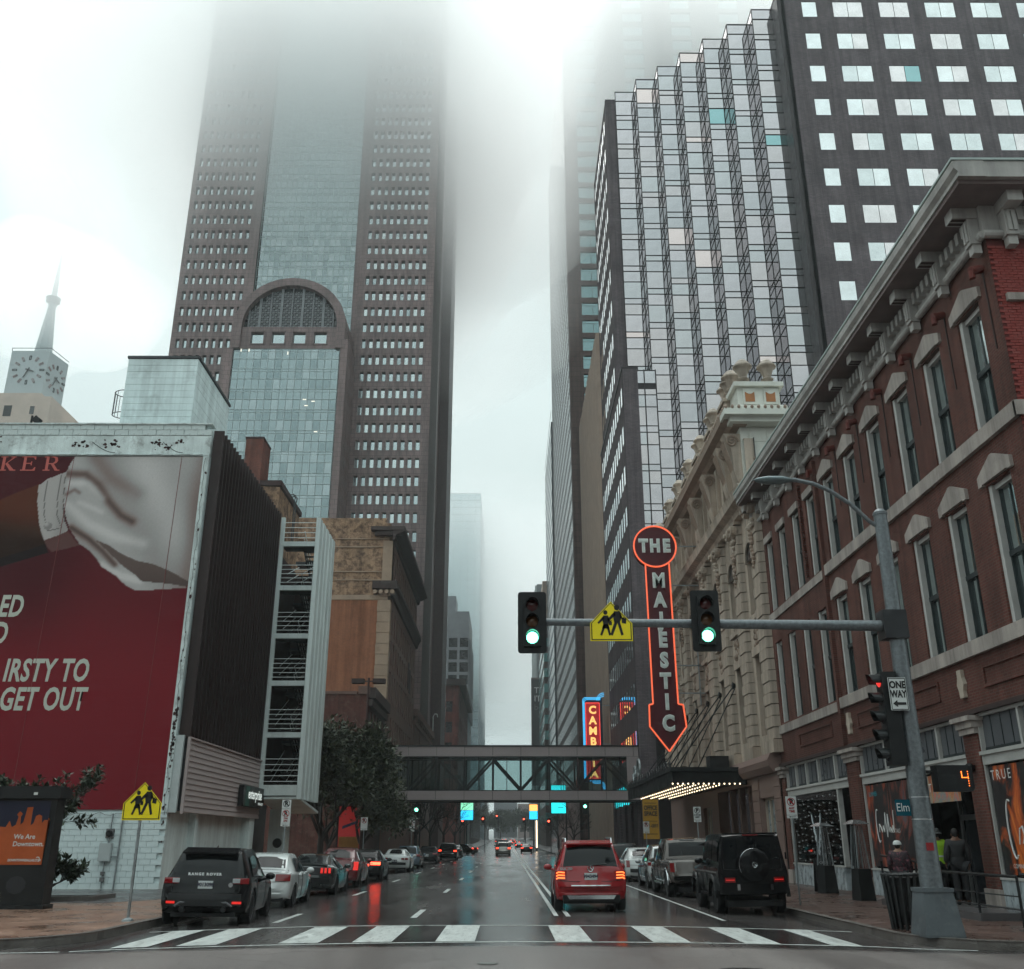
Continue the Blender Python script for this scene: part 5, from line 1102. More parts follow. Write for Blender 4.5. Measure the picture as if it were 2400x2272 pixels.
part('top_cornice_return', MB().box(RX - .75, RX + 5.5, 45.65, 46.4, 22.02, 22.28).box(RX - 1.1, RX + 5.5, 45.3, 46.4, 22.28, 22.62), M_TERRA_W, th)
ant = MB().ball((0, 0, 0), .1, 4, (.9, 1.2, 1.3)).mesh('leaf_ornament', M_TERRA_D)
for k in range(88): obj('leaf_ornament', ant, th, (RX - 1.06, 45.4 + k * .34, 22.7))
for k in range(18): obj('leaf_ornament', ant, th, (RX - 1.0 + k * .34, 45.34, 22.7))
run('parapet', [(.3, 22.65), (-.2, 22.65), (-.2, 24.0), (-.35, 24.05), (-.35, 24.3), (.3, 24.3)], M_TERRA, 48.6)
# urn pedestals
M_ORANGE = mat('orange inlay', (.36, .15, .06), .6)
def urn(x, y, z, s=1.0):
    o = part('urn', MB().lathe([(a * s, b * s) for a, b in ((.27, 0), (.27, .08), (.17, .16), (.15, .22), (.25, .28), (.27, .33), (.17, .40), (.20, .55), (.27, .75), (.30, .82), (.42, .90), (.42, .96), (.33, 1.0), (.28, 1.12), (.17, 1.24), (.04, 1.28))], (x, y, z), 14), M_TERRA, th, smooth=50)
    return o
part('corner_pedestal', MB().box(RX - .3, RX + 2.5, 46.3, 48.6, 22.62, 23.2).prism([(RX - .2, 46.4, 23.2), (RX + 2.4, 46.4, 23.2), (RX + 2.3, 46.5, 23.35), (RX - .1, 46.5, 23.35)], (0, 2, 0)).box(RX - .05, RX + 2.2, 46.5, 48.5, 23.2, 24.35).box(RX - .25, RX + 2.4, 46.25, 48.7, 24.35, 24.6), M_TERRA_W, th)
for x in (RX + .25, RX + 1.35):
    part('pedestal_panel', MB().box(x, x + .7, 46.44, 46.5, 23.35, 24.3), M_TERRA_W, th); part('inlay', MB().box(x + .1, x + .6, 46.42, 46.44, 23.5, 24.05), M_ORANGE, th)
    part('inlay_disc', MB().prism([(x + .35 + .25 * cos(pi + pi * i / 10), 46.41, 24.2 + .25 * sin(pi + pi * i / 10)) for i in range(11)], (0, .02, 0)), M_TERRA_W, th)
for x, y in ((RX + .45, 46.9), (RX + 1.75, 46.9), (RX + .1, 48.2)): urn(x, y, 24.6, 1.25)
for y in pys[1:]:
    part('pedestal', MB().box(RX - .35, RX + .5, y - .75, y + .75, 22.65, 24.3).box(RX - .45, RX + .6, y - .85, y + .85, 24.3, 24.5), M_TERRA, th)
    urn(RX, y - .4, 24.5, 1.1); urn(RX, y + .45, 24.5, 1.1)
# base storey
hol = [(50.0, 58.5, -.05, 4.3)] + [(46.0, 48.6, 1.5, 3.6), (60.5, 63, 1.5, 3.6)]
part('base_wall', wall_holes(P_right(RX - .1), HY0, HY1, -.05, 4.6, hol, .6), M_PINKST, th)
for k in range(9): part('base_course', MB().box(RX - .16, RX - .1, HY0, 45.95, k * .5, k * .5 + .47), M_PINKST, th); part('base_course', MB().box(RX - .16, RX - .1, 48.65, 49.95, k * .5, k * .5 + .47), M_PINKST, th)
for a, b in ((46.0, 48.6), (60.5, 63)):
    w = part('base_window', MB().box(RX + .2, RX + .25, a, b, 1.5, 3.6), mat('frosted glass', (.22, .25, .26), .3), th)
    fm = MB()
    for i in range(4): y = a + (b-a)*i/3; fm.box(RX + .1, RX + .2, y - .06, y + .06, 1.5, 3.6)
    fm.box(RX + .1, RX + .2, a, b, 1.5, 1.6).box(RX + .1, RX + .2, a, b, 3.5, 3.6); part('window_frame', fm, M_CREAM, w)
    part('panel_below', MB().box(RX - .12, RX - .08, a, b, .2, 1.4), M_DGLASS, th)
part('lobby', MB().box(RX + 2, RX + 2.1, 50, 58.5, -.05, 4.3), M_BLACKWALL, th)
for y in (52, 54.2, 56.4): part('lobby_post', MB().box(RX + .2, RX + .5, y, y + .3, -.05, 4.3), M_PINKST, th)
run('base_cornice', [(.1, 4.6), (-.35, 4.6), (-.55, 4.85), (-.6, 5.1), (-.45, 5.4), (.1, 5.42)], M_PINKST)
# ---- marquee hung over the pavement
mq = thing('theatre_marquee', 'dark theatre marquee with rows of warm bulbs hung by rods', 'marquee', (10, 60, 4.5))
M_MARQ = mat('black painted iron', (.018, .02, .021), .45, .3, var=.3)
QX0, QY0, QY1 = 8.3, 50.8, 70.0
part('deck', MB().box(QX0 + .1, RX - .17, QY0 + .1, QY1 - .1, 4.55, 4.95), M_MARQ, mq)
part('fascia', MB().box(QX0, RX - .17, QY0, QY0 + .1, 4.35, 5.15).box(QX0, QX0 + .1, QY0 + .1, QY1, 4.35, 5.15).box(QX0 - .12, RX - .17, QY0 - .12, QY0, 5.0, 5.2).box(QX0 - .12, QX0, QY0, QY1, 5.0, 5.2), M_MARQ, mq)
cr_ = MB().prism([(0, -.3, 0), (0, .3, 0), (0, .22, .18), (0, 0, .38), (0, -.22, .18)], (.05, 0, 0)).mesh('crest', M_MARQ)
for k in range(20): obj('crest', cr_, mq, (QX0 - .06, QY0 + .5 + k * .97, 5.2))
part('soffit', MB().box(QX0 + .1, RX - .2, QY0 + .1, QY1 - .1, 4.5, 4.55), mat('warm soffit', (.05, .035, .025), .6), mq)
M_BULB = emit('warm bulb', (1.0, .80, .52), 3.2)
bulb = MB().ball((0, 0, 0), .038, 4).mesh('bulb', M_BULB)
for i in range(5):
    for k in range(24): obj('bulb', bulb, mq, (QX0 + .25 + i * .62, QY0 + .4 + k * .79 + (.4 if i % 2 else 0), 4.44))
for k in range(14): obj('bulb', bulb, mq, (QX0 - .02 + k * .26, QY0 - .04, 4.4))
for y in (52.5, 56, 59.5, 63, 66.5): 
    part('hanger_rod', MB().tube((QX0 + .3, y, 5.1), (RX - .3, y - 1.2, 9.4), .035, n=6), M_MARQ, mq); part('hanger_rod', MB().tube((QX0 + 1.6, y + .4, 5.1), (RX - .3, y - 1.2, 9.2), .03, n=6), M_MARQ, mq)
    part('rod_anchor', MB().lathe([(.02, -.1), (.2, -.05), (.12, .1)], (RX - .36, y - 1.2, 9.35), 8, 'x'), M_MARQ, mq)
part('scroll_crest', MB().path([(QX0 + .3, 66 + .9 * cos(i * .5) * (1 - i / 18), 6.0 + .9 * sin(i * .5) * (1 - i / 18)) for i in range(16)], .08, 6).path([(QX0 + .3, 68.2 + .9 * cos(i * .5) * (1 - i / 18), 6.0 - .9 * sin(i * .5) * (1 - i / 18)) for i in range(16)], .08, 6), M_STEEL, mq)
part('roof_unit', MB().box(10.6, 11.6, 52.6, 53.6, 5.0, 5.9), M_BLACKWALL, mq)
# ---- vertical blade sign
ms = thing('blade_sign', 'tall maroon blade sign with glowing orange tubing reading THE MAJESTIC', 'sign', (10, 60, 7))
M_MAROON = mat('maroon enamel', (.085, .010, .018), .45, var=.12); M_NEON = emit('orange neon', (1.0, .15, .06), .85); M_TUBE = mat('unlit letter metal', (.68, .76, .72), .5)
M_TUBEW = mat('white letter rim', (.85, .88, .86), .5)
SYB = 60.0; SX = 9.42; CZ = 19.55; CR = 1.36
def blade_outline(g=0.0):
    w0, w1 = .74 + g, 1.03 + g
    return [(SX + .12 - w0, 18.4), (SX + .12 - w0 + .05, 9.55 - g), (SX + .12 - w1 + .1, 9.5 - g * .5), (SX + .2 - w1, 8.2), (SX + .28, 6.75 - g * 1.3), (SX + .36 + w1, 8.2), (SX + .3 + w1 - .06, 9.5 - g * .5), (SX + .28 + w0 - .05, 9.55 - g), (SX + .16 + w0, 18.4)]
part('blade', MB().prism([(x, SYB, z) for x, z in blade_outline()], (0, .55, 0)), M_MAROON, ms)
part('disc', MB().lathe([(.02, -.02), (CR, -.02), (CR, .6), (.02, .6)], (SX + .05, SYB - .03, CZ), 40, 'y'), M_MAROON, ms)
ring = [(SX + .05 + CR * cos(2 * pi * i / 48), SYB - .08, CZ + CR * sin(2 * pi * i / 48)) for i in range(49)]
part('neon_ring', MB().path(ring, .055, 6), M_NEON, ms)
ol = blade_outline(.0); part('neon_edge', MB().path([(x, SYB - .05, z) for x, z in ol], .05, 6), M_NEON, ms)
def sign_letter(ch, x, z, s=1.18, sx=.86):
    letter('letter_rim', ch, M_TUBEW, ms, (x, SYB - .09, z), s, bold=.075, sx=sx, depth=.02); letter('letter', ch, M_TUBE, ms, (x, SYB - .13, z), s, bold=.02, sx=sx, depth=.01)
for i, ch in enumerate('THE'): sign_letter(ch, SX + .05 + (i - 1) * .74, CZ, 1.15, .78)
for i, ch in enumerate('MAJESTIC'): sign_letter(ch, SX + .17 + i * .02, 17.25 - i * 1.27, 1.25, .82)
for z in (19.6, 17.0, 14.4, 11.9, 10.2): part('sign_bracket', MB().box(SX + .9, RX, SYB + .2, SYB + .28, z, z + .08), M_STEEL, ms)
part('bracket_post', MB().box(RX - .4, RX - .32, SYB + .2, SYB + .28, 9.5, 13.6), M_STEEL, ms)
# roof plant on the theatre
rp_ = thing('roof_plant', 'grey-green metal duct box on the theatre roof', 'roof plant', (22, 50, 24))
part('duct', MB().prism([(19.9, 52, 24.2), (24, 52, 24.2), (24, 52, 26.9), (21.7, 52, 26.9), (19.9, 52, 25.0)], (0, 4, 0)), mat('duct metal', (.28, .36, .36), .4, .4, var=.12), rp_)
# ------------------------------------------------------------------ dark brick tower with the stepped mirror-glass flank
M_DBRK_Y = brick('purple brown brick y', (.135, .108, .118), (.095, .078, .088), (.085, .070, .075), 'y', bw=.42, bh=.14, mw=.02, var=.28, dscale=.35, dirt=.25, dirtcol=(.12, .09, .09), bump=.4)
M_DBRK_X = brick('purple brown brick x', (.105, .080, .085), (.08, .062, .068), (.06, .05, .053), 'x', bw=.42, bh=.14, mw=.02, var=.25, dscale=.35, bump=.4)
M_MIRR = [mirror('mirror glass %d' % i, c, .03, .14, wav=.12, scale=.25) for i, c in enumerate([(.50, .475, .49), (.53, .495, .51), (.48, .475, .485), (.52, .48, .485), (.46, .45, .465)])]
M_MIRR_T = mirror('teal replaced glass', (.28, .46, .47), .03, .06); M_MIRR_P = mirror('pink cast glass', (.72, .60, .58), .05, .05)
M_MULLD = mat('dark bronze mullion', (.028, .022, .024), .45, .4)
M_WHWIN = mirror('white reflecting window', (.78, .80, .80), .04, .1, wav=.08); WHW = [M_WHWIN, mirror('window glass greyer', (.66, .69, .69), .05, .12, wav=.08), mirror('window glass pinkish', (.74, .70, .70), .05, .12, wav=.08)]; M_BLINDS = mat('window with white blind', (.62, .64, .64), .25, .3, var=.12, scale=.3)
dt = thing('mirror_stepped_tower', 'dark brick tower with stepped columns of mirror glass and white windows', 'office tower', (30, 95, 0))
TOPZ = 93.2
N = 7; DX, DY = 2.43, 2.23; X1, Y1 = 13.8, 100.4
floors = []; z = TOPZ
while z > 24: floors += [(z - 1.47, z), (z - 1.47 - 2.28, z - 1.47), (z - 4.51, z - 3.75)]; z -= 4.51
cnt = 0; restp = {m.name: (MB(), m) for m in M_MIRR}
rg = random.Random(21)
pm_cache = {}
def front_pane(x0, x1, y, z0, z1, k):
    global cnt
    m = rg.choice(M_MIRR); r = rg.random()
    if r < .012: m = M_MIRR_T
    elif r < .035: m = M_MIRR_P
    if cnt < 300:
        key = (round(x1 - x0, 2), round(z1 - z0, 2), m.name)
        if key not in pm_cache: pm_cache[key] = MB().box(0, x1 - x0, 0, .03, 0, z1 - z0).mesh('glass_pane', m)
        obj('glass_pane', pm_cache[key], dt, (x0, y, z0), (rg.uniform(-.006, .006), 0, rg.uniform(-.006, .006))); cnt += 1
    else: restp[M_MIRR[0].name][0].box(x0, x1, y, y + .03, z0, z1)
mul = MB()
for k in range(N):
    x0, y = X1 + DX * k, Y1 - DY * k; x1 = x0 + DX
    zlo = 50.5 if k == 0 else 24
    for i, (a, b) in enumerate(floors):
        if b < zlo: continue
        front_pane(x0 + .05, x1 - .05, y + (0.0), a + .05, b - .05, k)
        mul.box(x0, x1, y - .07, y + .05, b - .035, b + .035)
        if k: mul.box(x0 - .05, x0 + .07, y, y + DY, b - .035, b + .035)
    mul.box(x0 - .05, x0 + .05, y - .05, y + .05, zlo, TOPZ); mul.box(x1 - .05, x1 + .05, y - .05, y + .07, zlo, TOPZ)
    if k:
        sd = MB()
        for a, b in floors:
            if a > 24: sd.box(x0, x0 + .03, y + .05, y + DY - .05, a + .05, b - .05)
        tag(part('side_panes', sd, mirror('reflection-darkened side glass', (.30, .27, .29), .05, .12), dt), kind='stuff')  # same glass as the fronts; their duller reflection is put into the colour
    part('tooth_core', MB().box(x0 + .08, x1 + .4, y + .1, y + 12, 20, TOPZ - .15), M_MULLD, dt)
mul.box(X1 + DX * N - .05, X1 + DX * N + .05, 85.0, 87.1, 24, TOPZ)
sd = MB()
for a, b in floors:
    if a > 24: sd.box(X1 + DX * N, X1 + DX * N + .03, 85.05, 86.9, a + .05, b - .05)
tag(part('side_panes', sd, MATS['reflection-darkened side glass'], dt), kind='stuff'); part('junction_core', MB().box(X1 + DX * N + .05, 31.19, 85.05, 92, 20, TOPZ), M_MULLD, dt)
for mb_, m in restp.values():
    if mb_.v: tag(part('lower_glass_panes', mb_, m, dt), kind='stuff')
tag(part('mullion_frame', mul, M_MULLD, dt), kind='stuff')
# lower two-bay glass block
cnt = 0
for k in range(2):
    for a, b in floors:
        if a < 51.2 and b <= 51.9 and a > 22:
            front_pane(13.95 + 1.28 * k, 13.95 + 1.28 * (k + 1) - .06, 97, a + .05, min(b, 51.1) - .05, 0) if False else None
lg = MB(); lm = MB()
for a, b in [(51.1 - 1.6, 51.1)] + [(z0, z1) for z0, z1 in floors if z1 < 49.6]:
    for k in range(2): part('low_glass_pane', MB().box(13.9 + 1.28 * k, 13.9 + 1.28 * k + 1.22, 97, 97.03, a + .05, b - .05), rg.choice(M_MIRR), dt)
    lm.box(13.8, 16.45, 96.93, 97.05, b - .035, b + .035)
for x in (13.82, 15.14, 16.42): lm.box(x - .06, x + .06, 96.93, 97.05, 20, 51.2)
tag(part('low_mullion_frame', lm, M_MULLD, dt), kind='stuff'); part('low_core', MB().box(13.82, 16.4, 97.1, 101, 0, 51.1), M_MULLD, dt)
# brick front with punched windows
FX0, FY = 31.2, 85.0
hol = []
for r in range(12):
    z1 = 92.31 - 4.64 * r; z0 = z1 - 2.25
    hol.append((33.59, 35.26, z0, z1)); hol += [(37.15 + 5.3 * c, 40.52 + 5.3 * c, z0, z1) for c in range(8)]
part('brick_front', wall_holes(P_cam(FY), FX0, 82, 20, 95, hol, .12), M_DBRK_Y, dt)
part('brick_return', MB().box(FX0, FX0 + .4, FY, 105, 20, 95), M_DBRK_X, dt); part('front_core', MB().box(FX0 + .4, 82, FY + .15, 115, 20, 94.9), M_BLACKWALL, dt)
for i, h in enumerate(hol):
    if h[1] - h[0] < 2: w = part('window', MB().box(h[0] + .03, h[1] - .03, FY + .05, FY + .09, h[2] + .03, h[3] - .03), M_WHWIN, dt)
    else:
        mdl = (h[0] + h[1]) / 2
        for a, b in ((h[0] + .03, mdl - .03), (mdl + .03, h[1] - .03)):
            r = rg.random(); t = rg.uniform(-.008, .008)
            part('window', MB().box(a, b, FY + .05, FY + .09, h[2] + .03, h[3] - .03), M_MIRR_T if r < .02 else WHW[int(r * 97) % 3], dt)
# street flank: lower and upper brick blocks with long window strips
def flank(x, y0, y1, z0, z1, n, name):
    fl = [(z1 - 3.6 - 4.51 * k, z1 - 1.5 - 4.51 * k) for k in range(int((z1 - z0) / 4.51))]
    st = (y1 - y0 - 1.2) / n
    hh = [(y0 + 1.2 + st * i, y0 + 1.2 + st * i + st * .62, a, b) for a, b in fl for i in range(n)]
    part(name, wall_holes(P_right(x), y0, y1, z0, z1, hh, .03), M_DBRK_X, dt)
    g = MB().box(0, .03, 0, st * .62, 0, 2.1).mesh('flank_window', M_WHWIN); 
    for i, h in enumerate(hh): obj('flank_window', g, dt, (x + .015, h[0], h[2]))
flank(RX, 93, 118, -.05, 49.2, 12, 'street_flank'); part('flank_pier', MB().box(RX, 13.8, 92.9, 93.3, -.05, 49.2), M_DBRK_Y, dt); part('flank_core', MB().box(RX + .22, 13.75, 93.3, 117.9, -.05, 48.9).box(13.75, 34, 102, 117.9, -.05, 48.9), M_DBRK_Y, dt)
flank(RX + .3, 101.2, 118, 49.2, 92, 8, 'upper_street_flank'); part('upper_pier', MB().box(RX + .3, 13.75, 100.6, 101.2, 49, 92.2), M_DBRK_Y, dt); part('upper_core', MB().box(RX + .52, 30, 101.3, 117.9, 48.9, 91.8), M_DBRK_Y, dt)
part('flank_top', MB().box(RX - .1, 13.9, 93, 118, 49.2, 49.5), M_MULLD, dt)
for k in range(5): part('ground_column', MB().box(RX - .25, RX + .3, 94 + 5 * k, 95.2 + 5 * k, -.05, 5.2), M_DBRK_X, dt)
# ---- beige ribbed block
rbk = thing('beige_ribbed_building', 'beige windowless block with vertical ribs beyond the dark brick tower', 'building', (20, 134, 0))
M_RIB = mat('beige ribbed concrete', (.36, .27, .215), .75, var=.12, scale=.4, dirt=.3, dirtcol=(.17, .12, .10))
part('core', MB().box(RX + .3, 40, 118.2, 152, -.05, 67.5), M_RIB, rbk)
for k in range(22):
    y = 118.4 + k * 1.53; part('rib', MB().prism([(RX - .15, y, 0), (RX - .15, y + .75, 0), (RX + .35, y + 1.05, 0), (RX + .35, y - .25, 0)], (0, 0, 67.8 + rg.uniform(-.2, .3))), M_RIB, rbk)
# ---- brown tower with teal windows
bt = thing('teal_window_tower', 'tall brown tower with paired teal windows vanishing into the cloud', 'skyscraper', (30, 195, 0))
M_BRST = brick('brown granite panels', (.105, .066, .060), (.09, .056, .052), (.05, .034, .032), 'y', bw=2.2, bh=1.1, mw=.04, var=.15, dscale=.2)
M_BRST_X = brick('brown granite panels side', (.105, .066, .060), (.09, .056, .052), (.05, .034, .032), 'x', bw=2.2, bh=1.1, mw=.04, var=.15, dscale=.2)
M_TEAL = mirror('teal tower glass', (.20, .30, .31), .06, .1)
BTY = 172.0; BTT = 188.0
rows = [33 + 4.05 * k for k in range(38)]
cols = [(14.9 + 11.2 * c, 19.4 + 11.2 * c) for c in range(4)]
hol = [(a, b, z, z + 2.9) for a, b in cols for z in rows]
part('front', wall_holes(P_cam(BTY), RX, 62, -.05, BTT, hol, .3), M_BRST, bt)
wt = MB().box(0, 2.2, 0, .05, 0, 2.2).mesh('window', M_TEAL); wt2 = MB().box(0, 4.5, 0, .05, 0, .6).mesh('window_head', M_TEAL)
for h in hol:
    for d in (0, 2.3): obj('window', wt, bt, (h[0] + d, BTY + .28, h[2]))
    obj('window_head', wt2, bt, (h[0], BTY + .28, h[2] + 2.28))
part('core', MB().box(RX + .5, 62, BTY + .36, 245, -.05, BTT - .1), M_DARKTRIM, bt)
part('corner_pier', MB().box(RX + .02, RX + .5, BTY + .05, BTY + 2.2, -.05, BTT), M_BRST_X, bt)
sw = MB(); sf = MB()
for j in range(46):
    z = 12 + j * 3.75
    sf.box(RX - .01, RX + .5, BTY + 2.2, 245, z + 2.3, z + 3.75)
for i in range(37): sf.box(RX - .025, RX + .4, BTY + 2.2 + i * 1.98, BTY + 2.2 + i * 1.98 + .55, 12, BTT)
tag(part('street_frame', sf, mat('dark frame', (.05, .045, .047), .5), bt), kind='stuff')
part('street_glass', MB().box(RX, RX + .05, BTY + 2.2, 245, 12, BTT), mirror('silver street glass', (.62, .68, .68), .05, .1), bt)
part('base', MB().box(RX - .1, RX + .5, BTY, 245, -.05, 12), M_BRST_X, bt)
# ---- dark glass slab and further right-hand buildings
dg = thing('dark_glass_slab', 'dark blue-grey glass slab just left of the brown tower', 'skyscraper', (25, 265, 0))
part('shaft', MB().box(RX - .3, 60, 248, 292, -.05, 112), mat('dark blue glass', (.035, .045, .055), .15, spec=.6), dg)
gm = MB()
for j in range(30): gm.box(RX - .36, RX - .3, 246, 292, 4 + j * 3.8, 4.5 + j * 3.8)
tag(part('floor_lines', gm, mat('slate line', (.07, .085, .095), .5), dg), kind='stuff')
tl = thing('teal_banded_office', 'mid rise office with bright teal window bands and tan top', 'office block', (20, 310, 0))
part('body', MB().box(RX - 1.2, 50, 294, 345, -.05, 64), M_DARKTRIM, tl)
for j in range(12): part('window_band', MB().box(RX - 1.3, RX - .8, 294.5, 344.5, 7 + j * 4.6, 9.6 + j * 4.6), mat('bright teal glass', (.06, .24, .23), .15, spec=.6), tl); 
for j in range(12): part('window_band', MB().box(RX - 1.2, 40, 293.9, 294.2, 7 + j * 4.6, 9.6 + j * 4.6), MATS['bright teal glass'], tl)
part('tan_top', MB().box(RX - 1.5, 45, 293.5, 340, 64, 78), M_RIB, tl)
ad = thing('grey_billboard_tower', 'grey slab with a tall dark advert starting Tonight far down the street', 'building', (15, 400, 0))
part('slab', MB().box(RX - 1.5, 45, 352, 420, -.05, 92), mat('misty grey slab', (.13, .15, .16), .5), ad)
for k in range(9): part('fin', MB().box(RX - 2.1, RX - 1.5, 354 + 7 * k, 356 + 7 * k, -.05, 92), mat('pale fin', (.40, .43, .43), .5), ad)
part('billboard_panel', MB().box(RX - 3.6, RX + 3, 350.5, 351.5, 20, 56.5), mat('advert dark', (.03, .033, .036), .5), ad)
part('billboard_frame', MB().box(RX - 3.9, RX - 3.6, 350.2, 351.6, 19, 57).box(RX - 3.9, RX + 3, 350.2, 351.6, 56.5, 57.1), mat('advert frame', (.20, .15, .15), .5), ad)
M_ADW = mat('advert white', (.75, .75, .75), .5)
for i, (t, zz) in enumerate((('Tonight', 52.5), ("I'll be", 49.6), ('better', 46.6))): letter('lettering', t, M_ADW if i < 2 else mat('advert grey', (.16, .16, .16), .5), ad, (RX - 2.9, 350.4, zz), 3.0, align='LEFT')
# end of the street
ends = [('far_grey_block', 'flat grey block closing the end of the street', -9.5, 6.5, 700, 27, (.17, .18, .20)), ('far_pink_block', 'pinkish block beside the grey one at the street end', 6.8, 26, 690, 26, (.30, .23, .22)), ('far_brown_block', 'small brown block in front at the street end', 24, 40, 600, 25, (.15, .10, .09)), ('far_tan_block', 'slim tan block on the far left street side', -24, -15, 640, 38, (.28, .25, .22))]
for nm, lb_, x0, x1, y, h, c in ends:
    t = thing(nm, lb_, 'building', ((x0+x1)/2, y + 10, 0)); m = mat(nm + ' wall', c, .7, var=.12, scale=.05)
    nw = max(2, int((x1 - x0) / 4)); st = (x1 - x0) / nw
    hh = [(x0 + st * i + st * .3, x0 + st * i + st * .7, 8 + 5 * j, 10.5 + 5 * j) for i in range(nw) for j in range(int((h - 10) / 5))]
    part('wall', wall_holes(P_cam(y), x0, x1, -.05, h, hh, .4), m, t); part('body', MB().box(x0, x1, y + .42, y + 20, -.05, h - .05), m, t)
    gm = MB()
    for q in hh: gm.box(q[0], q[1], y + .38, y + .41, q[2], q[3])
    tag(part('windows', gm, M_DGLASS, t), kind='stuff')
# low street fronts that line the far blocks on both sides
for i, (x0, x1, y0, y1, h, c, nm, lb_) in enumerate([(-30, -12.4, 340, 455, 18, (.10, .08, .075), 'far_shop_row', 'dark low shop row beyond the grey office'), (RX - .6, 40, 425, 560, 26, (.14, .11, .10), 'far_garage', 'brown garage block beyond the advert slab'), (-34, -13, 622, 690, 30, (.16, .15, .15), 'far_low_block', 'low grey block near the end of the street')]):
    t = thing(nm, lb_, 'building', ((x0+x1)/2, (y0+y1)/2, 0)); m = mat(nm + ' wall', c, .7)
    part('body', MB().box(x0, x1, y0, y1, -.05, h), m, t)
    for k in range(int((y1 - y0) / 14)): part('bay', MB().box(min(x1, max(x0, -12.4)) - .3 if x0 < 0 else x0 - .3, (x1 + .3) if x0 < 0 else x0, y0 + 14 * k + 2, y0 + 14 * k + 10, 3, h - 4), M_DGLASS, t)
# ------------------------------------------------------------------ glazed footbridge over the street
sb = thing('glass_footbridge', 'enclosed glass footbridge with diagonal trusses crossing above the street', 'footbridge', (0, 95, 5))
SBY, SBD = 93.0, 4.4
M_BRPANEL = mat('mauve metal panel', (.27, .225, .225), .45, .2, var=.07, scale=.4); M_BRDARK = mat('footbridge dark steel', (.022, .022, .024), .45, .3)
xsb = [-14.46 + 2.612 * k for k in range(11)]
for y, s in ((SBY, -1), (SBY + SBD, 1)):
    for a, b in zip(xsb, xsb[1:] + [12.15]):
        if b - a < .2: continue
        for z0, z1 in ((9.12, 9.98), (5.26, 6.06)): part('fascia_panel', MB().box(a + .02, b - .02, y - .04, y + .04, z0, z1), M_BRPANEL, sb)
        for q in (0, 1):
            m0 = a + (b-a) * q / 2; m1 = a + (b-a) * (q+1) / 2; part('glass_pane', MB().box(m0 + .03, m1 - .03, y - .01, y + .01, 6.12, 9.08), MATS.get('bridge glass') or pane('bridge glass', (.80, .87, .87), 1.45), sb)
    fr = MB().box(-14.46, 12.15, y - .05, y + .05, 6.06, 6.12).box(-14.46, 12.15, y - .05, y + .05, 9.06, 9.12).box(-14.46, 12.15, y - .09, y + .09, 9.98, 10.12).box(-14.46, 12.15, y - .07, y + .07, 5.18, 5.26)
    for k, x in enumerate(xsb): fr.box(x - .07, x + .07, y - .05, y + .06, 6.12, 9.06); fr.box(x + 1.306 - .03, x + 1.306 + .03, y - .05, y + .05, 6.12, 9.06) if x < 11 else None
    part('glazing_frame', fr, M_BRDARK, sb)
    for k, x in enumerate(xsb[:-1]):
        up = k % 2 == 0; za, zb_ = (6.2, 9.0) if up else (9.0, 6.2); yy = y - s * .35
        part('truss_diagonal', MB().prism([(x, yy - .08, za - .14), (x, yy - .08, za + .14), (x + 2.612, yy - .08, zb_ + .14), (x + 2.612, yy - .08, zb_ - .14)], (0, .16, 0)), M_BRPANEL if False else mat('truss brown', (.07, .055, .055), .5), sb)
part('floor_deck', MB().box(-14.46, 12.15, SBY + .06, SBY + SBD - .06, 5.3, 6.0), M_BRDARK, sb); part('roof_deck', MB().box(-14.46, 12.15, SBY + .06, SBY + SBD - .06, 9.2, 10.05), M_BRDARK, sb)
part('end_panel', MB().box(11.0, 12.15, SBY - .06, SBY - .04, 6.1, 9.1), M_BRPANEL, sb)
# ------------------------------------------------------------------ hotel blade sign with blue tubes
cs = thing('hotel_sign', 'red hotel blade sign with blue neon tubes reading CAMBRIA', 'sign', (10, 118, 8))
M_BLUE = emit('blue neon', (.05, .40, .75), 1.5); M_RED = emit('red lit panel', (.30, .012, .016), .7, (.25, .02, .02)); M_AMB = emit('amber letter', (1.0, .55, .16), 1.1)
CSY = 118.0
part('panel', MB().box(9.25, 11.0, CSY, CSY + .5, 8.6, 17.4), M_RED, cs)
part('frame', MB().box(9.0, 11.3, CSY + .1, CSY + .5, 8.2, 17.9), mat('hotel sign frame', (.03, .05, .08), .4), cs)
for i in range(3):
    part('neon_tube', MB().path([(9.15 - .09 * i, CSY - .05, 8.4), (9.15 - .09 * i, CSY - .05, 17.45 + .12 * i), (9.4 - .1 * i, CSY - .05, 17.7 + .12 * i), (11.1, CSY - .05, 17.7 + .12 * i)], .035, 5), M_BLUE, cs)
    part('neon_tube', MB().path([(11.1 + .45 - .75 * (.8 + .2 * i) * cos(radians(9 * j)) , CSY - .05, 17.6 + .9 * (.55 + .22 * i) * sin(radians(9 * j))) for j in range(11)] + [(11.55, CSY - .05, 17.6 + .9 * (.55 + .22 * i))], .035, 5), M_BLUE, cs)
    part('neon_tube', MB().path([(9.6 + .2 * i, CSY - .05, 8.35 - .14 * i), (10.9, CSY - .05, 8.35 - .14 * i), (11.3 - .1 * i, CSY - .05, 8.0 - .14 * i), (11.4 - .1 * i, CSY - .05, 7.4)], .035, 5), M_BLUE, cs)
part('red_edge', MB().path([(9.3, CSY - .04, 8.65), (9.3, CSY - .04, 17.3), (10.95, CSY - .04, 17.3), (10.95, CSY - .04, 8.65), (9.3, CSY - .04, 8.65)], .03, 5), emit('red neon', (1, .08, .06), 1.3), cs)
for i, ch in enumerate('CAMBRIA'): letter('letter', ch, M_AMB, cs, (10.12, CSY - .03, 16.45 - i * 1.22), 1.25, bold=.05)
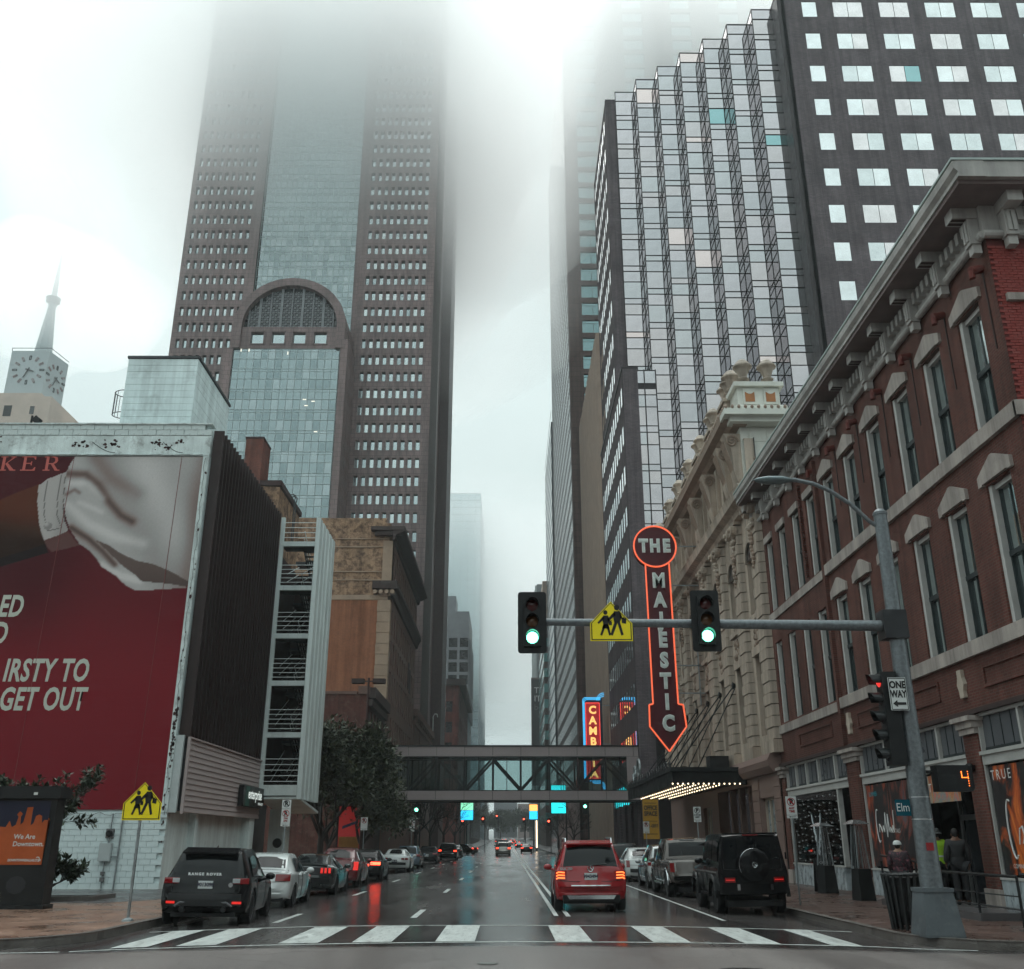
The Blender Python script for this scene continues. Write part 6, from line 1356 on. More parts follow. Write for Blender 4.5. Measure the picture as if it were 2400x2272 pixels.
for z in (17, 12.5): part('sign_bracket', MB().box(11.0, RX, CSY + .2, CSY + .3, z, z + .12), M_STEEL, cs)
# cyan street screen
dsn = thing('digital_screen', 'bright cyan digital street screen below the footbridge', 'screen', (7.5, 150, 5))
part('case', MB().box(6.3, 8.65, 150.02, 150.4, 5.5, 9.65), M_BRDARK, dsn); part('display', MB().box(6.42, 8.53, 149.98, 150.02, 5.62, 9.53), emit('cyan display', (.02, .80, .86), 1.3), dsn)
part('display_line', MB().box(7.0, 8.0, 149.96, 149.98, 8.1, 8.25).box(7.4, 8.2, 149.96, 149.98, 6.4, 6.5), mat('display ink', (.02, .03, .03), .5), dsn); part('post', MB().tube((8.6, 150.2, 0), (8.6, 150.2, 5.6), .12), M_BRDARK, dsn)
# yellow banner
ob = thing('office_banner', 'yellow banner reading OFFICE SPACE hung on the dark tower pier', 'banner', (13, 92.5, 3))
Zb0, Zb1 = 1.9, 5.3
part('cloth', MB().grid(lambda u, v: (RX + .05 + 1.42 * u, 92.6 + .04 * sin(v * 5), Zb0 + (Zb1 - Zb0) * v), 4, 8), mat('yellow vinyl', (.42, .22, .02), .5, var=.1), ob, fix=False)
M_BINK = mat('banner ink', (.03, .025, .02), .6)
letter('lettering', 'OFFICE', M_BINK, ob, (RX + .76, 92.55, 4.55), .52, bold=.02, sx=.72); letter('lettering', 'SPACE', M_BINK, ob, (RX + .76, 92.55, 4.05), .52, bold=.02, sx=.8); letter('lettering', '651-0897', M_BINK, ob, (RX + .8, 92.55, 3.0), .4, bold=.01, sx=.75)
part('printed_line', MB().box(RX + .2, RX + 1.3, 92.55, 92.56, 2.3, 2.36).box(RX + .2, RX + 1.3, 92.55, 92.56, 4.95, 5.0).box(RX + .2, RX + 1.3, 92.55, 92.56, 3.4, 3.44), M_BINK, ob)
# ------------------------------------------------------------------ signals, signs and street furniture
M_GALV = mat('mottled galvanised pole', (.16, .175, .185), .45, .55, var=.3, scale=14, bump=.1, dirt=.2, dirtcol=(.30, .32, .33))
M_SIGBLK = mat('signal black', (.012, .013, .014), .45, var=.1)
M_YEL = mat('school yellow', (.90, .72, .012), .5, var=.04); M_INK = mat('sign ink', (.012, .012, .012), .5); M_SGNW = mat('sign white', (.60, .62, .61), .45, var=.06); M_SRED = mat('sign red', (.30, .02, .025), .5)
PX, PY = 7.95, 19.6
K = PY / 21.0
mp_ = thing('signal_mast', 'grey steel signal pole with long arm and street lamp at the corner', 'signal pole', (PX, PY, 0))
part('base', MB().prism([(PX - .36, PY - .36, ZS), (PX + .36, PY - .36, ZS), (PX + .36, PY + .36, ZS), (PX - .36, PY + .36, ZS)], (0, 0, .04)).add([(PX-.36, PY-.36, .06), (PX+.36, PY-.36, .06), (PX+.36, PY+.36, .06), (PX-.36, PY+.36, .06), (PX-.27, PY-.27, .78), (PX+.27, PY-.27, .78), (PX+.27, PY+.27, .78), (PX-.27, PY+.27, .78)], [(0,1,5,4), (1,2,6,5), (2,3,7,6), (3,0,4,7), (4,5,6,7)]).box(PX - .29, PX + .29, PY - .29, PY + .29, .78, .85), mat('grey cast base', (.11, .125, .135), .5, .2, var=.2, dirt=.3, dirtcol=(.3, .3, .3)), mp_)
part('shaft', MB().lathe([(.205, .85), (.16, 5.0), (.135, 8.2)], (PX, PY, 0), 20), M_GALV, mp_, 40); part('cap', MB().lathe([(.15, 8.2), (.15, 8.26), (.08, 8.33), (.01, 8.35)], (PX, PY, 0), 16), M_GALV, mp_)
for z in (2.05, 2.45, 2.95, 3.15): part('strap', MB().lathe([(.205 - .012 * z + .012, z), (.205 - .012 * z + .012, z + .02)], (PX, PY, 0), 20), M_CHROME if 'chrome' in MATS else mat('strap steel', (.5, .5, .5), .3, .8), mp_)
AZ_ = 5.83
part('arm', MB().tube((PX - .1, PY, AZ_ - .02), (.2, PY, AZ_ + .06), .115, .07, 16), M_GALV, mp_, 40); part('arm_collar', MB().box(PX - .30, PX + .18, PY - .2, PY + .2, AZ_ - .3, AZ_ + .28), M_DARKSTEEL, mp_)
part('sticker', MB().box(PX - .08, PX + .06, PY - .212, PY - .2, 1.5, 1.64), M_SRED, mp_)
part('lamp_arm', MB().path([(PX, PY, 7.9), (7.72, PY, 8.05), (7.35, PY, 8.45), (6.95, PY, 8.75), (6.6, PY, 8.92), (6.15, PY, 9.02)], .045, 10), M_GALV, mp_)
part('lamp_head', MB().lathe([(.02, -.62), (.10, -.5), (.15, -.25), (.15, 0), (.10, .12), (.05, .2)], (0, 0, 0), 14, 'x').mesh and MB().add([(6.1 - .3 + x, PY + y, 9.0 + z * .5) for x, y, z in MB().lathe([(.02, -.5), (.10, -.4), (.16, -.2), (.16, .1), (.12, .22), (.06, .34)], (0, 0, 0), 14, 'x').v], MB().lathe([(.02, -.5), (.10, -.4), (.16, -.2), (.16, .1), (.12, .22), (.06, .34)], (0, 0, 0), 14, 'x').f), mat('lamp head grey', (.16, .20, .21), .4, .4), mp_, 50)
def hood_mb(c, r, d, n=14):
    """visor over a lens, facing -Y"""
    mb = MB(); x, y, z = c; vs = []
    for k in range(n + 1):
        t = radians(-20 + 220 * k / n); ln = d * (1 - .45 * abs(k - n / 2) / (n / 2))
        vs += [(x + r * cos(t), y, z + r * sin(t)), (x + r * cos(t), y - ln, z + r * sin(t))]
    return mb.add(vs, [(2*k, 2*k+1, 2*k+3, 2*k+2) for k in range(n)])
def signal(cx, cz, on, label):
    t = thing('traffic_signal', label, 'traffic signal', (cx, PY - .2, cz), 'signals on the mast arm')
    w, h = .29, .63; bpts = []
    for sx, sz in ((1, -1), (1, 1), (-1, 1), (-1, -1)):
        for a in range(4):
            b_ = radians({(1, -1): -90, (1, 1): 0, (-1, 1): 90, (-1, -1): 180}[(sx, sz)] + 30 * a); bpts.append((cx + sx * (w - .06) + .06 * cos(b_), PY - .2, cz + sz * (h - .06) + .06 * sin(b_)))
    part('backplate', MB().prism(bpts, (0, .025, 0)), M_SIGBLK, t); part('housing', MB().box(cx - .17, cx + .17, PY - .28, PY - .06, cz - .5, cz + .5), M_SIGBLK, t); part('hanger', MB().box(cx - .06, cx + .06, PY - .1, PY + .14, AZ_ - .1, AZ_ + .1), M_DARKSTEEL, t)
    for i, (dz, cl) in enumerate(((.33, (.06, .006, .006)), (0, (.09, .035, .008)), (-.33, (0, 0, 0)))):
        m = emit('green lens lit', (.16, 1.0, .62), 5.5, (.02, .3, .2)) if (i == 2 and on) else mat('lens %d' % i, cl, .15, coat=.6, var=.05)
        part('lens', MB().lathe([(.01, -.045), (.07, -.035), (.118, 0)], (cx, PY - .285, cz + dz), 22, 'y'), m, t, 60); part('visor', hood_mb((cx, PY - .28, cz + dz), .135, .2), M_SIGBLK, t)
    return t
signal(.49, 6.2 * K + .05, True, 'traffic signal with green lit at the free end of the mast arm'); signal(4.02, 6.22 * K + .07, True, 'traffic signal with green lit in front of the blade sign')
def school_sign(cx, y, z0, w, name='school_sign', parent=None):
    h = w * 1.0; o = [(-.5, 0), (.5, 0), (.5, .42), (0, .95), (-.5, .42)]
    def pg(s, d): return [(cx + a * w * s, y + d, z0 + .46 * w + (b - .46) * w * s) for a, b in o]
    part('panel', MB().prism(pg(1, 0), (0, .012, 0)), M_YEL, parent); 
    e0, e1 = pg(.95, -.003), pg(.905, -.003)
    part('border', MB().add(e0 + e1, [(i, (i+1) % 5, 5 + (i+1) % 5, 5 + i) for i in range(5)]), M_INK, parent, fix=False)
    def child(px, s, skirt):
        mb = MB(); q = lambda pts: mb.prism([(cx + (px + a * s) * w, y - .006, z0 + (.13 + b * s) * w) for a, b in pts], (0, .004, 0))
        q([(.055 * cos(t), .60 + .06 * sin(t)) for t in [2*pi*i/12 for i in range(12)]])
        q([(-.06, .52), (.07, .52), (.10, .40), (.06, .28), (-.06, .28), (-.08, .40)])
        if skirt: q([(-.06, .30), (.06, .30), (.10, .18), (-.10, .18)])
        q([(-.05, .30), (.02, .30), (-.10, .0), (-.15, .02)]); q([(0, .30), (.06, .30), (.13, .02), (.08, .0)]); q([(-.06, .50), (-.02, .44), (-.18, .30), (-.21, .34)]); q([(.07, .50), (.12, .38), (.17, .40), (.12, .34), (.05, .40)])
        if not skirt: q([(.10, .38), (.20, .36), (.19, .25), (.10, .27)])
        else: q([(.08, .36), (.16, .36), (.16, .27), (.08, .27)])
        part('walking_child', mb, M_INK, parent)
    child(-.13, .92, True); child(.14, 1.12, False)
ss = thing('school_sign', 'yellow school crossing sign mounted on the signal arm', 'sign', (2.05, PY - .12, AZ_)); school_sign(2.10, PY - .14, 5.77 * .937 + .06, .86, parent=ss); part('clamp', MB().box(2.0, 2.2, PY - .125, PY + .1, AZ_ - .1, AZ_ + .14), M_DARKSTEEL, ss)
SPX, SPY = -8.35, 23.3
s2 = thing('school_sign_post', 'yellow school crossing sign on a thin steel post by the kerb', 'sign', (SPX, SPY, 0)); zt_ = 2.06 * (SPY / 21.68) - .12
school_sign(SPX + .02, SPY - .04, zt_ + .02, .87, parent=s2); part('post', MB().box(SPX - .025, SPX + .025, SPY - .025, SPY + .025, ZS, zt_ + .8), M_STEEL, s2); part('foot', MB().lathe([(.13, ZS), (.12, ZS + .04), (.05, ZS + .07)], (SPX, SPY, 0), 10), M_STEEL, s2)
# ONE WAY plate, side signal, countdown, street name on the mast
ow = thing('one_way_sign', 'white ONE WAY sign with left arrow strapped to the signal pole', 'sign', (7.75, PY - .24, 4))
ox, oz = 7.72, (4.9 + 4.23) / 2 * K + .14
part('plate', MB().box(ox - .175, ox + .175, PY - .25, PY - .235, oz - .32, oz + .32), M_SGNW, ow)
part('border', MB().box(ox - .165, ox + .165, PY - .253, PY - .25, oz + .295, oz + .31).box(ox - .165, ox + .165, PY - .253, PY - .25, oz - .31, oz - .295).box(ox - .165, ox - .152, PY - .253, PY - .25, oz - .295, oz + .295).box(ox + .152, ox + .165, PY - .253, PY - .25, oz - .295, oz + .295), M_INK, ow)
letter('lettering', 'ONE', M_INK, ow, (ox, PY - .256, oz + .17), .19, bold=.008, sx=.8); letter('lettering', 'WAY', M_INK, ow, (ox, PY - .256, oz - .01), .19, bold=.008, sx=.7)
part('arrow', MB().prism([(ox - .13, PY - .256, oz - .19), (ox - .04, PY - .256, oz - .12), (ox - .04, PY - .256, oz - .165), (ox + .13, PY - .256, oz - .165), (ox + .13, PY - .256, oz - .215), (ox - .04, PY - .256, oz - .215), (ox - .04, PY - .256, oz - .26)], (0, .003, 0)), M_INK, ow)
sg = thing('side_signal', 'tall black five lens signal on the pole facing the cross street', 'traffic signal', (7.5, PY, 4))
part('housing', MB().box(7.46, 7.76, PY - .17, PY + .17, 3.05, 4.85), M_SIGBLK, sg); part('bracket', MB().box(7.6, PX, PY - .05, PY + .05, 4.7, 4.78).box(7.6, PX, PY - .05, PY + .05, 3.1, 3.18), M_SIGBLK, sg)
for i in range(5):
    z = 4.68 - i * .36
    part('lens', MB().lathe([(.118, 0), (.07, -.035), (.01, -.045)], (7.455, PY, z), 18, 'x'), emit('red lens lit', (1, .05, .04), .8, (.2, .01, .01)) if i == 0 else mat('lens off', (.012, .012, .014), .2), sg, 60)
    vs = []
    for k in range(13):
        t = radians(-20 + 220 * k / 12); vs += [(7.46, PY + .14 * cos(t), z + .14 * sin(t)), (7.46 - .26 * (1 - .4 * abs(k - 6) / 6), PY + .14 * cos(t), z + .14 * sin(t))]
    part('visor', MB().add(vs, [(2*k, 2*k+1, 2*k+3, 2*k+2) for k in range(12)]), M_SIGBLK, sg)
pdx = 8.58
ped = thing('countdown_signal', 'black pedestrian countdown box showing an orange 4', 'pedestrian signal', (pdx, PY, 2.7))
part('case', MB().prism([(pdx - .34, PY - .3, 2.56), (pdx + .30, PY - .3, 2.56), (pdx + .34, PY - .3, 2.62), (pdx + .34, PY - .3, 2.98), (pdx + .28, PY - .3, 3.04), (pdx - .34, PY - .3, 3.04)], (0, .3, 0)), M_SIGBLK, ped); part('bracket', MB().box(PX, pdx, PY - .05, PY + .05, 2.9, 2.96), M_SIGBLK, ped)
dg4 = MB()
for (a, b) in (((0, .26), (0, .15)), ((0, .15), (.12, .15)), ((.12, .26), (.12, 0))):
    n = 7
    for i in range(n): x = a[0] + (b[0]-a[0])*i/(n-1); z = a[1] + (b[1]-a[1])*i/(n-1); dg4.ball((pdx + .12 + x, PY - .305, 2.66 + z), .009, 3)
part('digit', dg4, emit('amber digit', (1.0, .18, .02), 4.0), ped)
sn = thing('street_name_sign', 'teal street sign reading Elm beside the signal pole', 'sign', (7.6, PY, 2.3)); part('plate', MB().box(7.46, 7.75, PY - .02, PY, 2.12, 2.42), mat('street sign teal', (.006, .07, .10), .6, spec=.1), sn); letter('lettering', 'Elm', M_SGNW, sn, (7.6, PY - .025, 2.27), .22, sx=.8)
# parking signs
def ring_sign(parent, cx, y, z, r, col, letter_ch, slash):
    mb = MB(); n = 24
    e0 = [(cx + r * cos(2*pi*i/n), y, z + r * sin(2*pi*i/n)) for i in range(n)]; e1 = [(cx + r * .82 * cos(2*pi*i/n), y, z + r * .82 * sin(2*pi*i/n)) for i in range(n)]
    part('ring', MB().add(e0 + e1, [(i, (i+1) % n, n + (i+1) % n, n + i) for i in range(n)]), col, parent, fix=False); letter('symbol', letter_ch, M_INK, parent, (cx, y - .002, z), r * 1.65, bold=.012)
    if slash: d = r * .72; part('slash', MB().add([(cx - d - .01, y - .004, z + d - .02), (cx - d + .02, y - .004, z + d + .01), (cx + d + .01, y - .004, z - d + .02), (cx + d - .02, y - .004, z - d - .01)], [(0, 1, 2, 3)]), col, parent, fix=False)
def park_sign(x, y, z, label, lines, ch='P', slash=True, w=.3, h=.46, second=False, zb=ZS):
    t = thing('parking_sign', label, 'sign', (x, y, 0), 'parking signs'); part('post', MB().tube((x, y + .03, zb), (x, y + .03, z + h / 2), .025, n=8), M_STEEL, t)
    part('plate', MB().box(x - w/2, x + w/2, y - .006, y + .006, z - h/2, z + h/2), M_SGNW, t); ring_sign(t, x, y - .009, z + h * .2, w * .38, M_SRED if slash else M_INK, ch, slash)
    for i, l in enumerate(lines): letter('lettering', l, M_SRED if slash else M_INK, t, (x, y - .01, z - h * .14 - i * h * .17), h * .17, bold=.004, sx=.9)
    part('arrow_strip', MB().box(x - w/2, x + w/2, y - .006, y + .006, z - h/2 - .09, z - h/2 - .01), M_SGNW, t); part('arrow', MB().prism([(x - .1, y - .009, z - h/2 - .05), (x - .05, y - .009, z - h/2 - .03), (x - .05, y - .009, z - h/2 - .044), (x + .1, y - .009, z - h/2 - .044), (x + .1, y - .009, z - h/2 - .056), (x - .05, y - .009, z - h/2 - .056), (x - .05, y - .009, z - h/2 - .07)], (0, .002, 0)), M_INK, t)
    if second: part('plate', MB().box(x - w/2, x + w/2, y - .006, y + .006, z + h/2 + .02, z + h/2 + .34), M_SGNW, t); ring_sign(t, x, y - .009, z + h/2 + .2, w * .38, M_INK, 'R', True)
    return t
park_sign(8.05, 28.9, 2.62, 'white no parking sign reading ANY TIME beside the boxy SUV', ['ANY', 'TIME'], 'P', True, .30, .50)
park_sign(7.7, 41.5, 2.75, 'white two hour parking sign with P before the theatre', ['2 HOUR', 'LIMIT'], 'P', False, .30, .50)
park_sign(8.1, 60, 2.5, 'small no parking sign beneath the marquee', ['', ''], 'P', True, .36, .56)
park_sign(-8.35, 38.5, 2.55, 'pair of no parking signs below the stair tower', ['7AM', '6PM'], 'R', True, .34, .52, True)
park_sign(-8.4, 60, 2.7, 'single no parking sign in front of the trees', ['', ''], 'R', True, .40, .62)
park_sign(-8.4, 90, 3.0, 'no parking sign beyond the white muscle coupe', ['', ''], 'R', True, .45, .8, True)
# information kiosk
kx0, kx1, ky = -13.2, -12.06, 27.3
ks = thing('info_kiosk', 'black street kiosk with orange skyline poster reading We Are Downtown', 'kiosk', ((kx0+kx1)/2, ky, 0))
part('body', MB().box(kx0 - .5, kx1, ky, ky + .5, ZS, 2.75), M_SIGBLK, ks); part('cap', MB().box(kx0 - .7, kx1 + .1, ky - .12, ky + .62, 2.75, 3.0).box(kx0 - .6, kx1 + .04, ky - .06, ky + .56, 3.0, 3.06), M_SIGBLK, ks); part('foot', MB().box(kx0 - .6, kx1 + .06, ky - .06, ky + .56, ZS, .12), M_SIGBLK, ks)
pz0, pz1 = 1.08, 2.68; pa, pb_ = kx0 - .42, kx1 - .16
pst = part('printed_poster', MB().box(pa, pb_, ky - .012, ky, pz0, pz1), mat('poster navy', (.012, .014, .035), .4), ks)
sky_ = [(pa, 2.05), (pa + .3, 2.02), (pa + .38, 2.18), (pa + .46, 2.02), (pa + .56, 2.08), (pa + .6, 2.28), (pa + .55, 2.34), (pa + .62, 2.42), (pa + .7, 2.36), (pa + .66, 2.28), (pa + .68, 2.08), (pa + .75, 2.15), (pa + .8, 2.52), (pa + .95, 2.53), (pa + .95, 2.06), (pa + 1.02, 2.12), (pa + 1.06, 2.3), (pa + 1.14, 2.34), (pa + 1.22, 2.3), (pa + 1.24, 2.12), (pa + 1.3, 2.2), (pa + 1.45, 2.2), (pb_, 2.26), (pb_, pz0 + .01), (pa, pz0 + .01)]
part('printed_skyline', MB().prism([(x, ky - .018, z) for x, z in sky_], (0, .005, 0)), mat('poster orange', (.40, .085, .022), .4, var=.2, scale=1.5), pst)
letter('lettering', 'We Are', M_SGNW, pst, (pa + .56, ky - .022, 1.78), .17, align='LEFT', bold=.003, shear=.06); letter('lettering', 'Downtown.', M_SGNW, pst, (pa + .56, ky - .022, 1.60), .17, align='LEFT', bold=.003, shear=.06); letter('lettering', 'DOWNTOWNDALLAS.COM', M_SGNW, pst, (pa + .5, ky - .022, 1.2), .08, align='LEFT', bold=.003, shear=.1, sx=.85)
part('printed_mark', MB().path([(pb_ - .12 + .05 * cos(t), ky - .022, 1.22 + .06 * sin(t)) for t in [radians(-60 + 24 * i) for i in range(9)]], .012, 5), M_SGNW, pst)
part('lamp_spot', MB().box(kx1 - .6, kx1 - .5, ky - .14, ky - .1, 2.83, 2.9), M_SGNW, ks); part('faint_mark', MB().ball((kx1 - .75, ky - .002, .6), .22, 5, (1.2, .01, 1)), mat('kiosk mark', (.03, .03, .034), .5), ks)
# second kiosk further on
k2 = thing('red_kiosk', 'street kiosk with red and amber advert in front of the trees', 'kiosk', (-10.9, 72, 0)); part('body', MB().box(-12.0, -10.2, 72, 72.5, ZS, 4.2), M_SIGBLK, k2); part('advert', MB().box(-11.85, -10.35, 71.97, 72, 1.2, 4.0), emit('red advert', (.5, .03, .03), .18, (.3, .03, .03)), k2); part('advert_foot', MB().box(-11.8, -10.4, 71.95, 71.97, 1.2, 2.0), mat('amber advert', (.35, .18, .05), .5), k2); part('advert_mark', MB().prism([(-11.6, 71.95, 2.5), (-10.5, 71.95, 2.9), (-10.5, 71.95, 3.1), (-11.6, 71.95, 2.7)], (0, .01, 0)), mat('advert blue', (.03, .05, .12), .5), k2)
# twin head lamp of the car park
lp = thing('twin_lamp_post', 'dark lamp post with two flat box heads over the trees', 'lamp post', (-10, 70, 0)); part('post', MB().tube((-9.98, 70, ZS), (-9.98, 70, 12.7), .1, .08, 8), mat('rust brown post', (.05, .022, .02), .6), lp)
for s in (-1, 1): part('lamp_head', MB().box(-9.98 + s * .75 - .44, -9.98 + s * .75 + .44, 69.7, 70.3, 12.3, 12.62), M_DARKTRIM, lp); part('arm', MB().box(min(-9.98, -9.98 + s * .4), max(-9.98, -9.98 + s * .4), 69.95, 70.05, 12.42, 12.5), M_DARKTRIM, lp)
# patio heaters, board sign, bins, rail
def heater(x, y, rz, label):
    t = thing('patio_heater', label, 'patio heater', (x, y, ZS), 'pyramid patio heaters')
    with Local(t):
        part('base', MB().add([(-.25, -.25, 0), (.25, -.25, 0), (.25, .25, 0), (-.25, .25, 0), (-.2, -.2, .88), (.2, -.2, .88), (.2, .2, .88), (-.2, .2, .88)], [(0,1,5,4), (1,2,6,5), (2,3,7,6), (3,0,4,7), (4,5,6,7), (0,3,2,1)]), M_SIGBLK, t)
        for i in range(4):
            a = pi/4 + i * pi/2; part('corner_bar', MB().tube((.27 * cos(a), .27 * sin(a), .88), (.16 * cos(a), .16 * sin(a), 2.12), .014, n=6), M_CHROME if 'chrome' in MATS else M_STEEL, t)
        part('flame_tube', MB().tube((0, 0, .9), (0, 0, 2.1), .055, n=12), pane('quartz tube', (.8, .82, .82), 1.5), t)
        for k in range(4):
            a = k * pi / 2
            for q in (-.1, -.03, .04, .1): part('guard_wire', MB().tube((.19 * cos(a) - q * 1.5 * sin(a), .19 * sin(a) + q * 1.5 * cos(a), .9), (.11 * cos(a) - q * .8 * sin(a), .11 * sin(a) + q * .8 * cos(a), 2.1), .005, n=4), M_STEEL, t)
        part('reflector', MB().add([(-.3, -.3, 2.14), (.3, -.3, 2.14), (.3, .3, 2.14), (-.3, .3, 2.14), (-.12, -.12, 2.26), (.12, -.12, 2.26), (.12, .12, 2.26), (-.12, .12, 2.26)], [(0,1,5,4), (1,2,6,5), (2,3,7,6), (3,0,4,7), (4,5,6,7), (0,3,2,1)]), mat('brushed steel', (.5, .52, .53), .25, .9), t)
    t.rotation_euler = (0, 0, rz)
heater(10.6, 31.2, .2, 'steel pyramid patio heater nearer the signal pole'); heater(10.9, 35.6, .3, 'steel pyramid patio heater behind the open sandwich board')
abd = thing('sandwich_board', 'black A-frame board with a gas bottle inside by the wings window', 'sandwich board', (11.1, 36.6, ZS))
with Local(abd):
    for s in (1, -1): part('panel', MB().prism([(-.3, -.02 - s * .25, 0), (.3, -.02 - s * .25, 0), (.3, -.02 - s * .04, 1.1), (-.3, -.02 - s * .04, 1.1)], (0, .03, 0)), M_SIGBLK, abd)
    letter('lettering', 'OPEN', M_SGNW, abd, (0, -.15, .95), .12); 
gb = thing('gas_bottle', 'grey gas bottle standing below the sandwich board lettering', 'gas bottle', (11.1, 36.1, ZS)); part('tank', MB().lathe([(.12, 0), (.13, .04), (.15, .1), (.15, .38), (.11, .46), (.05, .5), (.05, .56)], (11.1, 36.1, ZS), 14), mat('gas bottle grey', (.20, .23, .24), .4, .2), gb, 50)
tb_ = thing('litter_bin', 'tall black slatted litter bin behind the signal pole', 'litter bin', (8.15, 20.9, 0))
for i in range(16):
    a = 2 * pi * i / 16; part('slat', MB().tube((8.0 + .27 * cos(a), 21.2 + .27 * sin(a), ZS), (8.0 + .36 * cos(a), 21.2 + .36 * sin(a), 1.02), .035, n=5), M_SIGBLK, tb_)
part('rim', MB().path([(8.0 + .37 * cos(2*pi*i/24), 21.2 + .37 * sin(2*pi*i/24), 1.03) for i in range(25)], .03, 6), M_SIGBLK, tb_); part('liner', MB().lathe([(.24, .1), (.33, .98)], (8.0, 21.2, 0), 18), M_BLACKWALL, tb_)
rl = thing('entry_railing', 'black steel ramp railing in front of the shop door', 'railing', (11, 26, 0))
part('landing', MB().prism([(10.4, 23.2, ZS), (12.1, 23.2, ZS), (12.1, 29.2, ZS), (10.4, 29.2, ZS)], (0, 0, .16)), M_CONC, rl)
part('handrail', MB().path([(10.45, 29.0, 1.3), (10.45, 26.6, 1.18), (10.45, 25.2, .98), (10.45, 21.4, .98)], .03, 8), M_SIGBLK, rl); part('handrail', MB().path([(10.5, 21.4, 1.02), (12.0, 21.4, 1.02)], .03, 8), M_SIGBLK, rl)
for y in (29.0, 26.6, 25.2, 23.3, 21.4): part('post', MB().tube((10.45, y, ZS), (10.45, y, 1.15 if y > 26 else .98), .03, n=8), M_SIGBLK, rl)
for z in (.35, .6): part('lower_rail', MB().path([(10.45, 29.0, z + .3), (10.45, 25.2, z), (10.45, 21.4, z)], .015, 6), M_SIGBLK, rl)
# distant signals and lamps along the street
def far_signal(x, y, z, col, label, nm):
    t = thing('distant_signal', label, 'traffic signal', (x, y, z), 'distant traffic signals'); part('housing', MB().box(x - .25, x + .25, y + .02, y + .25, z - .75, z + .45), M_SIGBLK, t); part('post', MB().tube((x + .35, y + .2, gz(x, y)), (x + .35, y + .2, z + .5), .07, n=6), M_SIGBLK, t)
    part('lens', MB().lathe([(.01, -.05), (.16, 0)], (x, y, z), 12, 'y'), emit(nm, col, 6.0), t); return t
G_, R_ = (.2, 1, .65), (1, .08, .04)
far_signal(-8.6, 96, 4.5, G_, 'green signal under the footbridge on the left pavement', 'far green'); far_signal(8.2, 108, 5.2, G_, 'green signal below the cyan screen', 'far green'); far_signal(-7.6, 172, 5.0, R_, 'red signal far down the left kerb', 'far red'); far_signal(-4.5, 185, 5.6, R_, 'red signal over the far left lane', 'far red'); far_signal(6.8, 170, 4.9, R_, 'red signal far down the right kerb', 'far red'); far_signal(3.6, 230, 6.5, R_, 'red signal low over the far right lane', 'far red'); far_signal(-2.6, 240, 7.4, R_, 'red signal above the minivan lane', 'far red')
for x, y, z, w, h, lb_ in ((-6.6, 165, 5.0, 2.0, 2.6, 'glowing blue and green advert screen far left'), (4.4, 175, 5.3, 1.4, 2.4, 'glowing blue and orange advert screen far right')):
    t = thing('street_screen', lb_, 'screen', (x, y, 0)); part('case', MB().box(x - w/2 - .1, x + w/2 + .1, y + .02, y + .3, z - .1, z + h + .1), M_SIGBLK, t); part('display', MB().box(x - w/2, x + w/2, y - .02, y + .02, z, z + h * .55), emit('screen blue', (.03, .55, .95), 1.4), t); part('display_top', MB().box(x - w/2, x + w/2, y - .02, y + .02, z + h * .57, z + h), emit('screen lime', (.25, .8, .5), 1.2) if x < 0 else emit('screen orange', (1, .45, .12), 1.6), t); part('post', MB().tube((x, y + .15, gz(x, y)), (x, y + .15, z), .1, n=6), M_SIGBLK, t)
ls = thing('lit_column', 'tall glowing cream light column at the right kerb far off', 'light column', (4.6, 140, 0)); part('tube', MB().box(5.5, 5.75, 200, 200.3, .6, 5.6), emit('cream tube', (1, .75, .5), 2.5), ls); part('foot', MB().box(5.4, 5.85, 199.9, 200.4, 0, .6), M_SIGBLK, ls)
# ------------------------------------------------------------------ vehicles (rear at y=0, nose towards +y, wheels on z=0)
def paint(name, col, rough=.22, metal=.0, coat=1.0): return mat('paint ' + name, col, rough, metal, var=.04, scale=1.5, coat=coat, rvar=.03, spec=.5)
M_RUB = mat('tyre rubber', (.014, .014, .015), .75, var=.2); M_RIM = mat('alloy rim', (.42, .43, .44), .3, .9, rvar=.05); M_RIMD = mat('dark rim', (.05, .05, .055), .3, .8)
M_CGLASS = mat('car glass', (.006, .007, .008), .05, spec=.28, rvar=0); M_PLAST = mat('black plastic', (.014, .014, .015), .5, var=.1); M_CHROME = mat('chrome', (.6, .62, .63), .12, 1.0, var=.03, rvar=.02)
M_TAIL = mat('tail lamp red', (.20, .006, .008), .15, coat=.8, rvar=0); M_TAIL_ON = emit('tail lamp lit', (1.0, .05, .02), 3.2, (.3, .01, .01)); M_TAIL_LO = emit('tail lamp dim', (1.0, .03, .02), .55, (.25, .01, .01)); M_BRAKE = emit('brake lamp bright', (1.0, .05, .02), 9.0, (.3, .01, .01))
M_PLATE = mat('plate white', (.55, .57, .57), .5, var=.03); M_PLATEINK = mat('plate ink', (.03, .03, .05), .6); M_LENS = mat('clear lens', (.35, .36, .37), .15, coat=.6)
